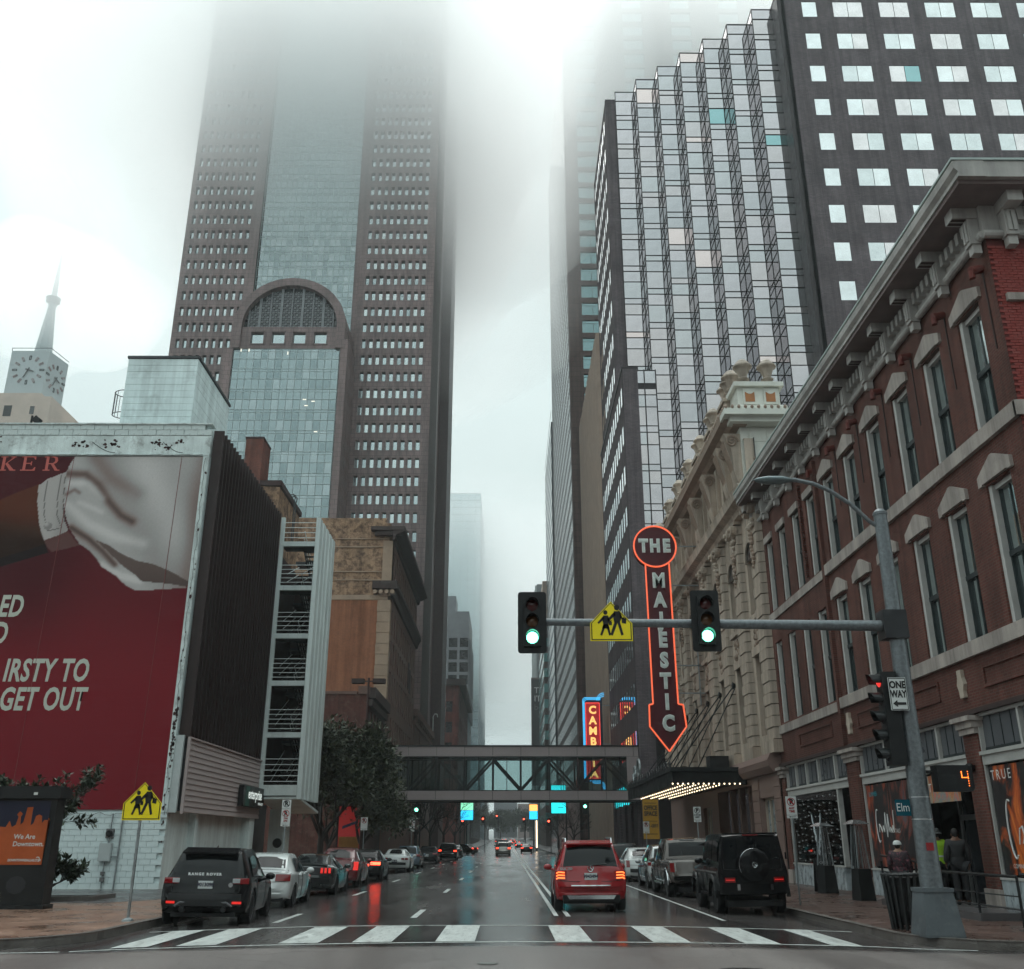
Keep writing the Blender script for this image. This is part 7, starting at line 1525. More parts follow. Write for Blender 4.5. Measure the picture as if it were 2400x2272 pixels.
class Car:
    def __init__(s, L, st, bow=.12): s.L, s.st, s.bow = L, st, bow
    def at(s, y):
        st = s.st
        if y <= st[0][0]: return st[0]
        for a, b in zip(st, st[1:]):
            if y <= b[0]:
                t = (y - a[0]) / max(1e-6, b[0] - a[0]); return tuple(p + (q - p) * t for p, q in zip(a, b))
        return st[-1]
    def ring(s, y):
        _, zb, hw, zs, zt, tw = s.at(y)
        c = [(0, zb), (hw * .84, zb), (hw * .955, zb + .07), (hw * .99, zb + (zs - zb) * .35), (hw, zb + (zs - zb) * .68), (hw * .985, zs - .07), (hw * .955, zs), (tw + .02, zt - .075), (tw - .05, zt - .02), (tw * .55, zt - .002), (0, zt)]
        out = []
        for i in range(len(c) - 1):
            p0 = c[max(0, i-1)]; p1 = c[i]; p2 = c[i+1]; p3 = c[min(len(c)-1, i+2)]
            for k in range(2):
                t = k / 2; f = lambda a, b, c_, d: .5 * ((2*b) + (-a + c_)*t + (2*a - 5*b + 4*c_ - d)*t*t + (-a + 3*b - 3*c_ + d)*t*t*t)
                out.append((f(p0[0], p1[0], p2[0], p3[0]), f(p0[1], p1[1], p2[1], p3[1])))
        out.append(c[-1]); return out, hw
    def yy(s, y, x, hw):
        if y < 1.0: y += s.bow * (1 - y) * (x / hw) ** 2
        if y > s.L - 1.1: y -= .32 * ((y - s.L + 1.1) / 1.1) * (x / hw) ** 2
        return y
    def body(s):
        ys = []
        for a, b in zip(s.st, s.st[1:]):
            n = max(1, min(6, int((b[0] - a[0]) / .12))); ys += [a[0] + (b[0] - a[0]) * i / n for i in range(n)]
        ys.append(s.st[-1][0]); mb = MB(); m = None; vs = []; fs = []
        for y in ys:
            r, hw = s.ring(y); full = r + [(-x, z) for x, z in r[-2:0:-1]]; m = len(full)
            vs += [(x, s.yy(y, x, hw), z) for x, z in full]
        for j in range(len(ys) - 1):
            for i in range(m): k = (i + 1) % m; fs.append((j*m+i, j*m+k, (j+1)*m+k, (j+1)*m+i))
        h = (m + 2) // 2
        for base, rev in ((0, False), ((len(ys)-1)*m, True)):
            for i in range(h - 1):
                a, b, c, d = i, i + 1, (m - i - 1) % m, (m - i) % m
                q = tuple(dict.fromkeys((base + a, base + b, base + c, base + d)))
                if len(q) >= 3: fs.append(q[::-1] if rev else q)
        mb.add(vs, fs); return mb
    def inv(s, z):
        for a, b in zip(s.st, s.st[1:]):
            if b[4] >= z > a[4] - 1e-6: return a[0] + (b[0] - a[0]) * (z - a[4]) / max(1e-6, b[4] - a[4])
        return 0.0
    def rear(s, x0, x1, z0, z1, off=.012, nu=8, nv=4, shape=None):
        """panel lying on the tail"""
        def fn(u, v):
            z = z0 + (z1 - z0) * v; x = x0 + (x1 - x0) * u
            if shape: x, z = shape(x, z, u, v)
            y = s.inv(z); hw = s.at(y)[2]; return (x, s.yy(y, x, hw) - off, z)
        return MB().grid(fn, nu, nv)
    def glass_rear(s, z0, z1, w0, w1, off=.012):
        def fn(u, v):
            z = z0 + (z1 - z0) * v; x = (2*u - 1) * (w0 + (w1 - w0) * v); y = s.inv(z); hw = s.at(y)[2]
            zz = z - .03 * (2*u - 1) ** 2; return (x, s.yy(y, x, hw) - off * .8, zz + off * .6)
        return MB().grid(fn, 10, 5)
    def side_glass(s, sg, y0, y1, lo=.10, hi=.86, cut0=0.0, cut1=0.0):
        def fn(u, v):
            yv = y0 + (y1 - y0) * u; t = lo + (hi - lo) * v
            yv += (cut0 * v if u < .5 else 0) * (1 - 2*u) + (-cut1 * v if u > .5 else 0) * (2*u - 1)
            _, zb, hw, zs, zt, tw = s.at(yv); xa, za = hw * .955, zs; xb, zb2 = tw + .02, zt - .075
            x = xa + (xb - xa) * t + .02 * sin(pi * t) + .012; z = za + (zb2 - za) * t; return (sg * x, s.yy(yv, x, hw), z)
        return MB().grid(fn, 8, 3)
_wheel_cache = {}
def wheel_meshes(r, w, rim, spokes):
    key = (r, w, rim.name, spokes)
    if key not in _wheel_cache:
        ri = r * .68
        ty = MB().lathe([(ri, -w/2 + .02), (r * .93, -w/2), (r, -w/2 + .03), (r, w/2 - .03), (r * .93, w/2), (ri, w/2 - .02)], (0, 0, 0), 26, 'x').mesh('tyre', M_RUB, 40)
        rm = MB().lathe([(.02, .25 * w), (.07, .30 * w), (.08, .2 * w), (ri * .3, .22 * w)], (0, 0, 0), 16, 'x')
        rm.lathe([(ri * .9, .28 * w), (ri * 1.0, .42 * w), (ri * 1.02, .40 * w), (ri * 1.0, -.3 * w), (ri * .95, -.3 * w)], (0, 0, 0), 26, 'x')
        for k in range(spokes):
            a = 2 * pi * k / spokes
            for da in (-.10, .10):
                c0, c1 = a + da * .5, a + da
                p = [(.24 * w, .05 * cos(c0 - .5), .05 * sin(c0 - .5)), (.24 * w, .05 * cos(c0 + .5), .05 * sin(c0 + .5)), (.36 * w, ri * .95 * cos(c1 + .045), ri * .95 * sin(c1 + .045)), (.36 * w, ri * .95 * cos(c1 - .045), ri * .95 * sin(c1 - .045))]
                rm.prism(p, (-.03, 0, 0))
        rm.lathe([(ri * .95, -.05 * w), (.03, -.06 * w)], (0, 0, 0), 20, 'x')
        _wheel_cache[key] = (ty, rm.mesh('rim', rim, 35))
    return _wheel_cache[key]
def boolean_arches(me, cyl):
    a = bpy.data.objects.new('tmp_body', me); TMP.collection.objects.link(a); cm = cyl.mesh('tmp_cut'); b = bpy.data.objects.new('tmp_cut', cm); TMP.collection.objects.link(b)
    md = a.modifiers.new('cut', 'BOOLEAN'); md.operation = 'DIFFERENCE'; md.object = b; md.solver = 'EXACT'
    out = eval_mesh(a)
    bpy.data.objects.remove(a); bpy.data.objects.remove(b); return out
SUV = [(0, .42, .78, .58, .60, .62), (.04, .36, .86, .64, .72, .74), (.09, .32, .90, .80, .86, .80), (.11, .30, .905, .96, 1.02, .80), (.17, .28, .915, .99, 1.13, .76), (.27, .26, .92, 1.0, 1.36, .70), (.40, .25, .92, 1.0, 1.58, .645), (.5, .25, .92, 1.0, 1.635, .64), (.8, .25, .92, .99, 1.665, .64), (1.7, .24, .92, .97, 1.685, .64), (2.4, .24, .92, .95, 1.65, .62), (2.75, .24, .92, .94, 1.50, .62), (3.35, .25, .92, .93, 1.05, .74), (3.9, .26, .91, .88, .97, .74), (4.3, .28, .86, .78, .86, .68), (4.48, .34, .76, .62, .70, .58), (4.52, .42, .66, .52, .55, .5)]
SEDAN = [(0, .40, .72, .52, .54, .58), (.05, .33, .82, .62, .68, .68), (.10, .28, .86, .78, .84, .74), (.14, .26, .875, .88, .95, .74), (.22, .25, .885, .90, .985, .72), (.62, .22, .90, .91, 1.03, .69), (.80, .22, .905, .91, 1.13, .66), (1.10, .21, .905, .91, 1.32, .60), (1.32, .20, .905, .91, 1.40, .575), (1.7, .20, .905, .90, 1.44, .57), (2.4, .20, .905, .90, 1.42, .57), (2.7, .20, .905, .89, 1.33, .58), (3.35, .21, .90, .87, .98, .70), (3.9, .22, .89, .80, .90, .70), (4.5, .25, .82, .68, .76, .62), (4.75, .33, .70, .54, .60, .52), (4.8, .40, .6, .46, .5, .45)]
COUPE = [(0, .42, .74, .60, .62, .62), (.04, .34, .85, .72, .80, .72), (.07, .30, .90, .86, .94, .78), (.12, .27, .92, .92, 1.00, .77), (.20, .25, .935, .93, 1.03, .75), (.55, .22, .95, .92, 1.02, .70), (.72, .22, .95, .90, 1.10, .64), (1.15, .21, .95, .89, 1.27, .56), (1.5, .20, .95, .88, 1.35, .54), (2.0, .20, .95, .88, 1.37, .54), (2.5, .20, .95, .88, 1.28, .56), (3.1, .21, .95, .87, .98, .72), (3.9, .22, .94, .82, .93, .74), (4.5, .25, .88, .72, .80, .68), (4.72, .32, .76, .56, .62, .56), (4.78, .42, .65, .48, .52, .5)]
BOXY = [(0, .55, .84, .72, .75, .74), (.02, .50, .88, .90, .96, .80), (.04, .48, .89, 1.16, 1.22, .82), (.06, .48, .89, 1.20, 1.60, .76), (.09, .48, .89, 1.20, 1.90, .735), (.16, .48, .89, 1.20, 1.945, .73), (.6, .46, .89, 1.20, 1.965, .73), (1.6, .45, .89, 1.20, 1.96, .73), (2.35, .45, .89, 1.20, 1.93, .72), (2.5, .45, .89, 1.20, 1.80, .73), (2.8, .45, .89, 1.19, 1.28, .78), (3.4, .45, .89, 1.14, 1.22, .80), (4.2, .46, .88, 1.10, 1.17, .80), (4.32, .5, .84, .9, .96, .74), (4.4, .55, .8, .7, .74, .7)]
PICK = [(0, .52, .84, .62, .64, .70), (.05, .48, .93, .72, .78, .82), (.10, .46, .96, 1.02, 1.10, .90), (.16, .46, .97, 1.08, 1.17, .92), (.30, .44, .98, 1.09, 1.18, .93), (1.85, .42, .98, 1.09, 1.18, .93), (1.93, .42, .98, 1.09, 1.22, .86), (2.02, .42, .98, 1.08, 1.60, .76), (2.14, .42, .98, 1.08, 1.79, .73), (2.6, .42, .98, 1.07, 1.84, .72), (3.5, .42, .98, 1.06, 1.82, .72), (3.8, .42, .98, 1.06, 1.62, .74), (4.3, .44, .98, 1.05, 1.20, .84), (5.3, .46, .95, 1.0, 1.10, .84), (5.55, .5, .86, .8, .88, .74), (5.62, .56, .76, .64, .68, .64)]
def scale_st(st, L=1, W=1, H=1): return [(a * L, b * H, c * W, d * H, e * H, f * W) for a, b, c, d, e, f in st]
def make_car(name, label, cat, x, y, rz, st, color, wheels, r=.34, rim=M_RIM, spokes=5, glass=(), side=(), lights=(), plate=None, group='cars parked along the kerbs', extra=None, lower=None, detail=True, roll=None):
    root = thing(name, label, cat, (x, y, gz(x, y + 2)), group)
    c = Car(st[-1][0], st, .06 if st is BOXY or st is PICK else .12)
    with Local(root):
        cut = MB()
        for wy in wheels:
            for s in (-1, 1): hw = c.at(wy)[2]; cut.lathe([(r + .055, s * (hw - .26)), (r + .06, s * (hw + .25))], (0, wy, r), 24, 'x')
        me = c.body().mesh('body', None, 32)
        if detail:
            try: me = boolean_arches(me, cut)
            except Exception: pass
        me.materials.clear(); me.materials.append(color); b = obj('body', me, root)
        for wy in wheels:
            hw = c.at(wy)[2]
            for s in (1, -1):
                ty, rm = wheel_meshes(r, .22, rim, spokes)
                w = obj('wheel', ty, root, (s * (hw - .12), wy, r), (0, 0, 0) if s > 0 else (0, 0, pi)); 
                q = obj('rim', rm, w, (s * (hw - .12), wy, r))
                if detail: part('wheel_well', MB().lathe([(r + .05, s * (hw - .27)), (.02, s * (hw - .26))], (0, wy, r), 18, 'x'), M_PLAST, root)
        for z0, z1, w0, w1 in glass: part('rear_window', c.glass_rear(z0, z1, w0, w1), M_CGLASS, root, 60)
        for sg in (1, -1):
            for a in side: part('side_window', c.side_glass(sg, *a), M_CGLASS, root, 60)
        for a in lights:
            m = a[4]; nm = a[5] if len(a) > 5 else 'tail_lamp'
            for sg in (1, -1): part(nm, c.rear(sg * a[0], sg * a[1], a[2], a[3], .02), m, root, 60)
        if plate:
            px, pz, txt = plate[:3]; pm_ = plate[3] if len(plate) > 3 else M_PLATE
            yv = c.inv(pz); p = part('number_plate', MB().box(px - .16, px + .16, yv - .035, yv - .01, pz - .08, pz + .08), pm_, root); letter('plate_number', txt, M_PLATEINK if pm_ is M_PLATE else M_PLATE, p, (px, yv - .042, pz + .0), .105, bold=.004)
        if detail:
            sm_ = MB()
            for sg in (1, -1):
                for yv in sorted({a for q in side for a in q[:2]}):
                    yv = min(max(yv, wheels[0] + r + .1), wheels[1] - r - .1); rr_, hw_ = c.ring(yv); pts = [(sg * (xx + .002), c.yy(yv, xx, hw_), zz) for xx, zz in rr_[4:13]]; sm_.path(pts, .007, 4)
                ya_, yb2 = wheels[0] + r + .1, wheels[1] - r - .1; sm_.path([(sg * (c.at(q)[2] * .985), c.yy(q, c.at(q)[2], c.at(q)[2]), c.at(q)[3] - .22) for q in (ya_, (ya_ + yb2) / 2, yb2)], .006, 4)
                part('door_handle', MB().box(sg * c.at(2.0)[2] * .985 - .012, sg * c.at(2.0)[2] * .985 + .025, 1.75, 1.95, c.at(2.0)[3] - .16, c.at(2.0)[3] - .13), color, root)
            zz0, zz1 = st[2][4] - .12, st[4][4] + .02
            sm_.path([(xx, c.yy(c.inv(z_), xx, c.at(.1)[2]) - .004, z_) for xx, z_ in ((-.74, zz1), (-.74, zz0), (-.4, zz0 - .02), (.4, zz0 - .02), (.74, zz0), (.74, zz1))], .007, 4)
            tag(part('panel_gap', sm_, M_PLAST, root), kind='stuff')
        if lower: part('bumper_cladding', c.rear(-lower[0], lower[0], lower[1], lower[2], .018, 14, 3), M_PLAST, root, 60); 
        under = MB().box(-.7, .7, .15, c.L - .3, .2, .35); part('underbody', under, M_PLAST, root)
        mir = c.at(side[0][1] if side else 2)[2]
        ym = (side[-1][1] if side else 2.5) - .12; zs = c.at(ym)[3]
        for sg in (1, -1): part('door_mirror', MB().ball((sg * (mir + .10), ym, zs + .07), .11, 6, (1.1, .6, .75)).tube((sg * (mir - .06), ym, zs), (sg * (mir + .06), ym, zs + .03), .03), color if color is not None else M_PLAST, root, 60)
        if extra: extra(c, root)
    root.rotation_euler = (0, (roll if roll is not None else (.018 if x < 0 else -.018) * min(1, abs(x) / 6)), rz); return root
def words_on(c, root, txt, x, z, s, m=M_CHROME, **k): letter('badge', txt, m, root, (x, c.inv(z) - .026, z), s, **k)
P_BLACK = mat('paint black', (.006, .006, .007), .18, var=.04, coat=.05, rvar=.03, spec=.3); P_WHITE = paint('white', (.62, .64, .63)); P_RED = paint('deep red', (.30, .010, .014), coat=.5); P_SILV = paint('silver', (.34, .35, .35), .25, .6); P_GREY = paint('brown grey', (.105, .088, .078), .25, .5); P_DGREEN = paint('dark grey green', (.020, .026, .026), .22, .3); P_MAR = paint('maroon', (.12, .010, .014)); P_BLUE = paint('grey blue', (.10, .14, .18), .25, .4); P_GOLD = paint('pale gold', (.30, .28, .25), .25, .6)
# black low SUV, nearest on the left
def rr_extra(c, root):
    words_on(c, root, 'RANGE ROVER', -.05, 1.075, .075, mat('white badge', (.8, .8, .8), .4), bold=.004, space=1.35, sx=1.15)
    part('roof_spoiler', MB().prism([(-.62, .22, 1.5), (.62, .22, 1.5), (.6, .6, 1.60), (-.6, .6, 1.60)], (0, 0, .035)), P_BLACK, root)
    part('skid_trim', MB().path([(-.62, .06, .42), (-.5, .03, .5), (.5, .03, .5), (.62, .06, .42)], .022, 6), mat('trim grey', (.16, .16, .17), .4), root)
    for s in (-1, 1): part('reflector', c.rear(s * .62, s * .82, .47, .52, .03), M_TAIL_LO, root); part('lamp_lens', c.rear(s * .58, s * .74, .90, .99, .03), M_LENS, root); part('exhaust', MB().tube((s * .45, -.02, .36), (s * .45, .2, .36), .06, n=10), M_PLAST, root)
    part('oval_badge', MB().lathe([(.01, 0), (.05, 0), (.05, .02)], (.55, c.inv(.88) - .03, .86), 14, 'y'), M_CHROME, root); part('roof_aerial', MB().prism([(-.02, .9, 1.60), (.02, .9, 1.60), (0, 1.02, 1.68)], (0, .1, 0)), M_PLAST, root)
make_car('parked_suv', 'black low roofed SUV parked nearest the crosswalk on the billboard side', 'SUV', -6.75, 23.3, radians(5), scale_st(SUV, .97, 1.06, .965), P_BLACK, (.82, 3.5), .37, glass=[(1.08, 1.46, .68, .60)], side=[(.75, 2.6, .12, .84, .25, .15)], lights=[(.60, .93, .88, 1.0, M_TAIL)], plate=(0, .86, '9013098'), extra=rr_extra, lower=(.80, .42, .68))
def ws_extra(c, root):
    part('boot_line', MB().path([(-.6, .13, .99), (.6, .13, .99)], .012, 5), M_CHROME, root)
make_car('parked_sedan', 'white compact sedan parked behind the black SUV on the left', 'sedan', -7.0, 29.3, radians(1.5), scale_st(SEDAN, .96, .98, 1.02), P_WHITE, (.95, 3.5), .32, glass=[(1.08, 1.36, .60, .52)], side=[(1.15, 2.0, .10, .86, .25, 0), (2.06, 2.85, .10, .86, 0, .15)], lights=[(.45, .86, .74, .92, M_TAIL)], plate=(0, .70, '8GTX021'), extra=ws_extra)
def mu_extra(c, root):
    for s in (-1, 1):
        for k in range(3): part('lamp_bar', c.rear(s * (.48 + k * .13), s * (.56 + k * .13), .76, .93, .03), M_TAIL_LO, root)
    part('tail_panel', c.rear(-.86, .86, .70, .95, .015, 12), M_PLAST, root, 60); part('deck_spoiler', MB().box(-.7, .7, .10, .3, 1.03, 1.06), P_DGREEN, root)
    for s in (-1, 1): part('exhaust', MB().tube((s * .55, -.02, .36), (s * .55, .2, .36), .05, n=10), M_CHROME, root)
make_car('parked_coupe', 'dark grey green fastback coupe with triple bar lamps left kerb', 'coupe', -6.95, 35.9, radians(1), COUPE, P_DGREEN, (.95, 3.65), .34, M_RIMD, 7, glass=[(1.06, 1.32, .60, .48)], side=[(1.3, 2.7, .10, .84, .3, .2)], lights=[], plate=None, extra=mu_extra, lower=(.78, .44, .60))
def cd_extra(c, root):
    for s in (-1, 1): part('chrome_edge', MB().path([(s * .70, .07, 1.10), (s * .72, .05, .85), (s * .66, .05, .72), (s * .5, .05, .70)], .014, 5), M_CHROME, root); part('window_trim', MB().path([(s * .88, 1.05, .95), (s * .66, 1.25, 1.38), (s * .64, 2.3, 1.42), (s * .86, 3.0, .96)], .012, 5), M_CHROME, root)
make_car('parked_red_sedan', 'maroon sedan with tall lit tail lamp in the left row', 'sedan', -7.0, 42.2, radians(1), scale_st(SEDAN, 1.03, 1.02, 1.08), P_MAR, (1.0, 3.85), .35, glass=[(1.15, 1.46, .60, .50)], side=[(1.2, 2.15, .10, .86, .25, 0), (2.2, 3.0, .10, .86, 0, .15)], lights=[(.70, .90, .70, 1.02, M_TAIL_LO)], plate=None, extra=cd_extra)
def bk_extra(c, root): part('boot_chrome', MB().box(-.5, .5, .02, .05, .80, .83), M_CHROME, root)
make_car('parked_black_sedan', 'black sedan with bright red tail lamps glowing on the wet road', 'sedan', -6.85, 48.8, radians(1), SEDAN, P_BLACK, (.95, 3.7), .34, glass=[(1.08, 1.37, .60, .52)], side=[(1.15, 2.0, .10, .86, .25, 0), (2.06, 2.85, .10, .86, 0, .15)], lights=[(.38, .84, .76, .88, M_BRAKE)], plate=None, extra=bk_extra)
def cm_extra(c, root):
    for s in (-1, 1):
        for k in range(2): part('lamp_block', c.rear(s * (.42 + k * .22), s * (.60 + k * .22), .74, .85, .03), M_TAIL, root); 
    part('rear_diffuser', c.rear(-.7, .7, .44, .58, .02, 10), M_PLAST, root); part('aerial', MB().prism([(-.02, 1.6, 1.36), (.02, 1.6, 1.36), (0, 1.7, 1.42)], (0, .08, 0)), M_PLAST, root)
make_car('parked_white_coupe', 'white muscle coupe parked by the trees on the left', 'coupe', -7.0, 64.0, radians(1), COUPE, P_WHITE, (.95, 3.7), .35, M_RIM, 5, glass=[(1.08, 1.32, .58, .48)], side=[(1.3, 2.7, .10, .84, .3, .2)], lights=[], plate=(0, .66, 'CAM 2012', M_PLATEINK), extra=cm_extra)
make_car('parked_hatchback', 'grey blue hatchback just ahead of the white muscle coupe', 'hatchback', -6.95, 71.5, 0, scale_st(SUV, .92, .95, .92), P_BLUE, (.8, 3.3), .32, glass=[(1.02, 1.42, .62, .56)], side=[(.7, 2.5, .12, .84, .25, .15)], lights=[(.6, .86, .84, 1.0, M_TAIL)])
make_car('parked_dark_sedan', 'dark sedan under the far end of the footbridge on the left', 'sedan', -6.9, 88.0, 0, SEDAN, P_BLACK, (.95, 3.7), .33, glass=[(1.08, 1.37, .60, .52)], side=[(1.15, 2.85, .10, .86, .25, .15)], lights=[(.5, .85, .78, .9, M_TAIL)], plate=(0, .7, 'KBL 1942'), detail=False)
make_car('dark_suv_waiting', 'dark SUV with one red lamp lit beyond the footbridge', 'SUV', -5.9, 101, 0, SUV, P_BLACK, (.8, 3.4), .36, glass=[(1.12, 1.55, .66, .58)], side=[(.7, 2.6, .12, .84, .2, .15)], lights=[(.6, .88, .86, 1.0, M_TAIL_ON)], detail=False, extra=lambda c, r: part('chrome_strip', c.rear(-.6, .6, .66, .72, .02), M_CHROME, r))
make_car('far_dark_sedan', 'dark sedan on the left beyond the dark SUV', 'sedan', -6.4, 124, 0, SEDAN, P_BLACK, (.95, 3.7), .33, glass=[(1.08, 1.37, .6, .52)], side=[(1.15, 2.85, .1, .86, .25, .15)], lights=[(.5, .85, .76, .9, M_TAIL)], detail=False)
make_car('far_dark_hatchback', 'black car with amber lamps crossing by the far left kerb', 'car', -4.6, 150, radians(60), SEDAN, P_BLACK, (.95, 3.7), .33, glass=[(1.08, 1.37, .6, .52)], side=[(1.15, 2.85, .1, .86, .25, .15)], lights=[(.5, .85, .76, .9, M_TAIL_ON)], detail=False)
# cars driving away in the middle
make_car('driving_minivan', 'pale gold minivan driving away in the middle lane', 'minivan', -.55, 128, 0, scale_st(SUV, 1.05, 1.0, 1.0), P_GOLD, (.8, 3.6), .34, glass=[(1.12, 1.55, .66, .58)], side=[(.7, 2.7, .12, .84, .2, .15)], lights=[(.58, .90, .86, 1.02, M_TAIL_ON)], group='cars driving away', extra=lambda c, r: part('chrome_strip', c.rear(-.7, .7, .5, .56, .02), M_CHROME, r))
make_car('driving_pickup', 'dark pickup just ahead of the pale gold minivan', 'pickup', -.7, 139, 0, scale_st(PICK, 1, 1, 1.08), P_BLACK, (1.0, 4.4), .38, glass=[(1.35, 1.8, .7, .66)], side=[(2.3, 3.6, .12, .84, .1, .2)], lights=[(.78, .93, .85, 1.1, M_TAIL)], group='cars driving away', detail=False)
make_car('far_red_lit_car', 'small dark car with two red lamps right of the minivan', 'car', 2.9, 158, 0, SEDAN, P_BLACK, (.95, 3.7), .33, glass=[(1.08, 1.37, .6, .52)], side=[(1.15, 2.85, .1, .86, .25, .15)], lights=[(.5, .85, .76, .9, M_TAIL_ON)], group='cars driving away', detail=False)
for i, (x, y, cl) in enumerate([(-1.0, 265, P_BLACK), (2.6, 240, P_BLACK), (.8, 320, P_SILV), (3.2, 345, P_BLACK), (-3.6, 370, P_BLACK), (2.0, 410, P_MAR), (-1.5, 440, P_SILV)]):
    make_car('distant_car', ['tiny dark van on the far rising road', 'tiny car with red lamps near the right kerb far off', 'tiny silver car high on the far road', 'tiny dark car far right on the rising road', 'tiny dark car at the far left lane', 'tiny maroon car near the top of the road', 'tiny pale car furthest up the road'][i], 'car', x, y, 0, SUV if i in (0, 4) else SEDAN, cl, (.9, 3.5), .33, glass=[(1.12, 1.36, .6, .54)], side=[], lights=[(.5, .85, .78, .92, M_TAIL_ON)], group='distant cars on the rising road', detail=False)
# right side
def glk_extra(c, root):
    words_on(c, root, 'GLK 350', -.62, 1.02, .085, bold=.004); 
    st_ = MB(); yb = c.inv(1.03) - .03; st_.path([(.075 * cos(2*pi*i/24), yb, 1.03 + .075 * sin(2*pi*i/24)) for i in range(25)], .009, 5)
    for k in range(3): a = pi/2 + k * 2*pi/3; st_.tube((0, yb, 1.03), (.07 * cos(a), yb, 1.03 + .07 * sin(a)), .009, n=5)
    part('star_badge', st_, M_CHROME, root)
    for s in (-1, 1):
        for z in (.80, .865, .93): part('lamp_tube', MB().path([(s * .66, c.yy(c.inv(z), .66, .9) - .035, z), (s * .82, c.yy(c.inv(z), .82, .9) - .035, z + .01), (s * .87, c.yy(c.inv(z), .88, .9) - .03, z - .02)], .016, 5), emit('orange lamp tube', (1.0, .18, .04), 2.2, (.3, .02, .01)), root)
        part('roof_rail', MB().path([(s * .60, .55, 1.66), (s * .60, .62, 1.75), (s * .60, 2.2, 1.76), (s * .60, 2.35, 1.68)], .022, 6), M_CHROME, root)
        part('bumper_corner', c.rear(s * .55, s * .84, .60, .72, .03), P_RED, root)
    part('chrome_bar', c.rear(-.5, .5, .615, .64, .03), M_CHROME, root); part('skid_plate', MB().prism([(-.62, -.03, .40), (.62, -.03, .40), (.56, -.03, .31), (-.56, -.03, .31)], (0, .08, 0)), M_CHROME, root)
    part('diffuser', MB().box(-.72, .72, -.005, .2, .26, .40), M_PLAST, root); part('spoiler', MB().prism([(-.6, .28, 1.60), (.6, .28, 1.60), (.6, .7, 1.675), (-.6, .7, 1.675)], (0, 0, .03)), P_RED, root)
    part('wiper', MB().tube((-.05, c.inv(1.1) - .04, 1.10), (.42, c.inv(1.1) - .045, 1.125), .014, n=5), M_PLAST, root)
make_car('red_suv', 'red SUV with lit orange lamp tubes stopped in the centre lane', 'SUV', 2.12, 26.5, radians(-.5), SUV, P_RED, (.80, 3.55), .36, M_RIM, 5, glass=[(1.09, 1.55, .70, .60)], side=[(.75, 2.6, .12, .84, .2, .15)], lights=[(.62, .90, .76, .97, M_TAIL)], plate=(0, .84, '9943494'), group='cars driving away', extra=glk_extra)
def g_extra(c, root):
    yb = -.02
    part('spare_cover', MB().lathe([(.02, -.30), (.30, -.30), (.385, -.27), (.395, -.22), (.395, .0)], (-.02, yb, 1.20), 32, 'y'), P_BLACK, root, 40); part('spare_rim', MB().path([(-.02 + .388 * cos(2*pi*i/40), yb - .27, 1.20 + .388 * sin(2*pi*i/40)) for i in range(8, 24)], .008, 5), M_CHROME, root)
    st_ = MB().path([(-.02 + .06 * cos(2*pi*i/20), yb - .31, 1.2 + .06 * sin(2*pi*i/20)) for i in range(21)], .008, 5)
    for k in range(3): a = pi/2 + k*2*pi/3; st_.tube((-.02, yb - .31, 1.2), (-.02 + .06*cos(a), yb - .31, 1.2 + .06*sin(a)), .008, n=5)
    part('star_badge', st_, M_CHROME, root)
    for s in (-1, 1):
        part('lamp_box', MB().box(s * .62 - .13, s * .62 + .13, -.05, .03, .78, .90), M_TAIL, root); part('lamp_strip', MB().box(s * .62 - .11, s * .62 + .11, -.056, -.05, .83, .85), M_TAIL_LO, root); part('bumper_lamp', MB().box(s * .62 - .1, s * .62 + .1, -.056, -.03, .66, .685), M_TAIL_LO, root)
        part('bumper_chrome', MB().box(s * .42 - .035, s * .42 + .035, -.08, -.02, .60, .74), M_CHROME, root); part('hinge', MB().tube((s * .86, -.01, 1.32), (s * .86, -.01, 1.48), .025, n=8), P_BLACK, root)
        for wy in (.85, 3.5): part('wheel_flare', MB().prism([(s * .88, wy + .56 * cos(t), .42 + .56 * sin(t)) for t in [pi * i / 10 for i in range(11)]] + [(s * .88, wy + .47 * cos(t), .40 + .46 * sin(t)) for t in [pi * i / 10 for i in range(10, -1, -1)]], (s * .08, 0, 0)), P_BLACK, root)
        part('running_board', MB().box(s * .80 - .1, s * .80 + .12, 1.4, 2.95, .42, .48), M_CHROME if False else M_PLAST, root); part('side_strip', MB().box(s * .895 - .01, s * .895 + .012, .3, 3.9, 1.0, 1.04), M_CHROME, root)
    part('bumper', MB().box(-.84, .84, -.06, .1, .52, .76), P_BLACK, root); part('roof_lip', MB().box(-.7, .7, .03, .12, 1.93, 1.965), P_BLACK, root); part('brake_strip', MB().box(-.2, .2, .02, .05, 1.90, 1.925), M_TAIL, root)
    words_on(c, root, 'G 550', .66, 1.06, .07)
make_car('boxy_black_suv', 'boxy black off-roader with round spare wheel cover at the right kerb', 'SUV', 6.3, 26.6, radians(-1), BOXY, P_BLACK, (.85, 3.5), .40, M_RIMD, 5, glass=[(1.34, 1.84, .70, .67)], side=[(.25, 1.05, .12, .86, 0, 0), (1.12, 1.75, .12, .86, 0, 0), (1.82, 2.45, .12, .86, 0, .1)], lights=[], plate=(.05, .62, 'LRZ-0549'), extra=g_extra)
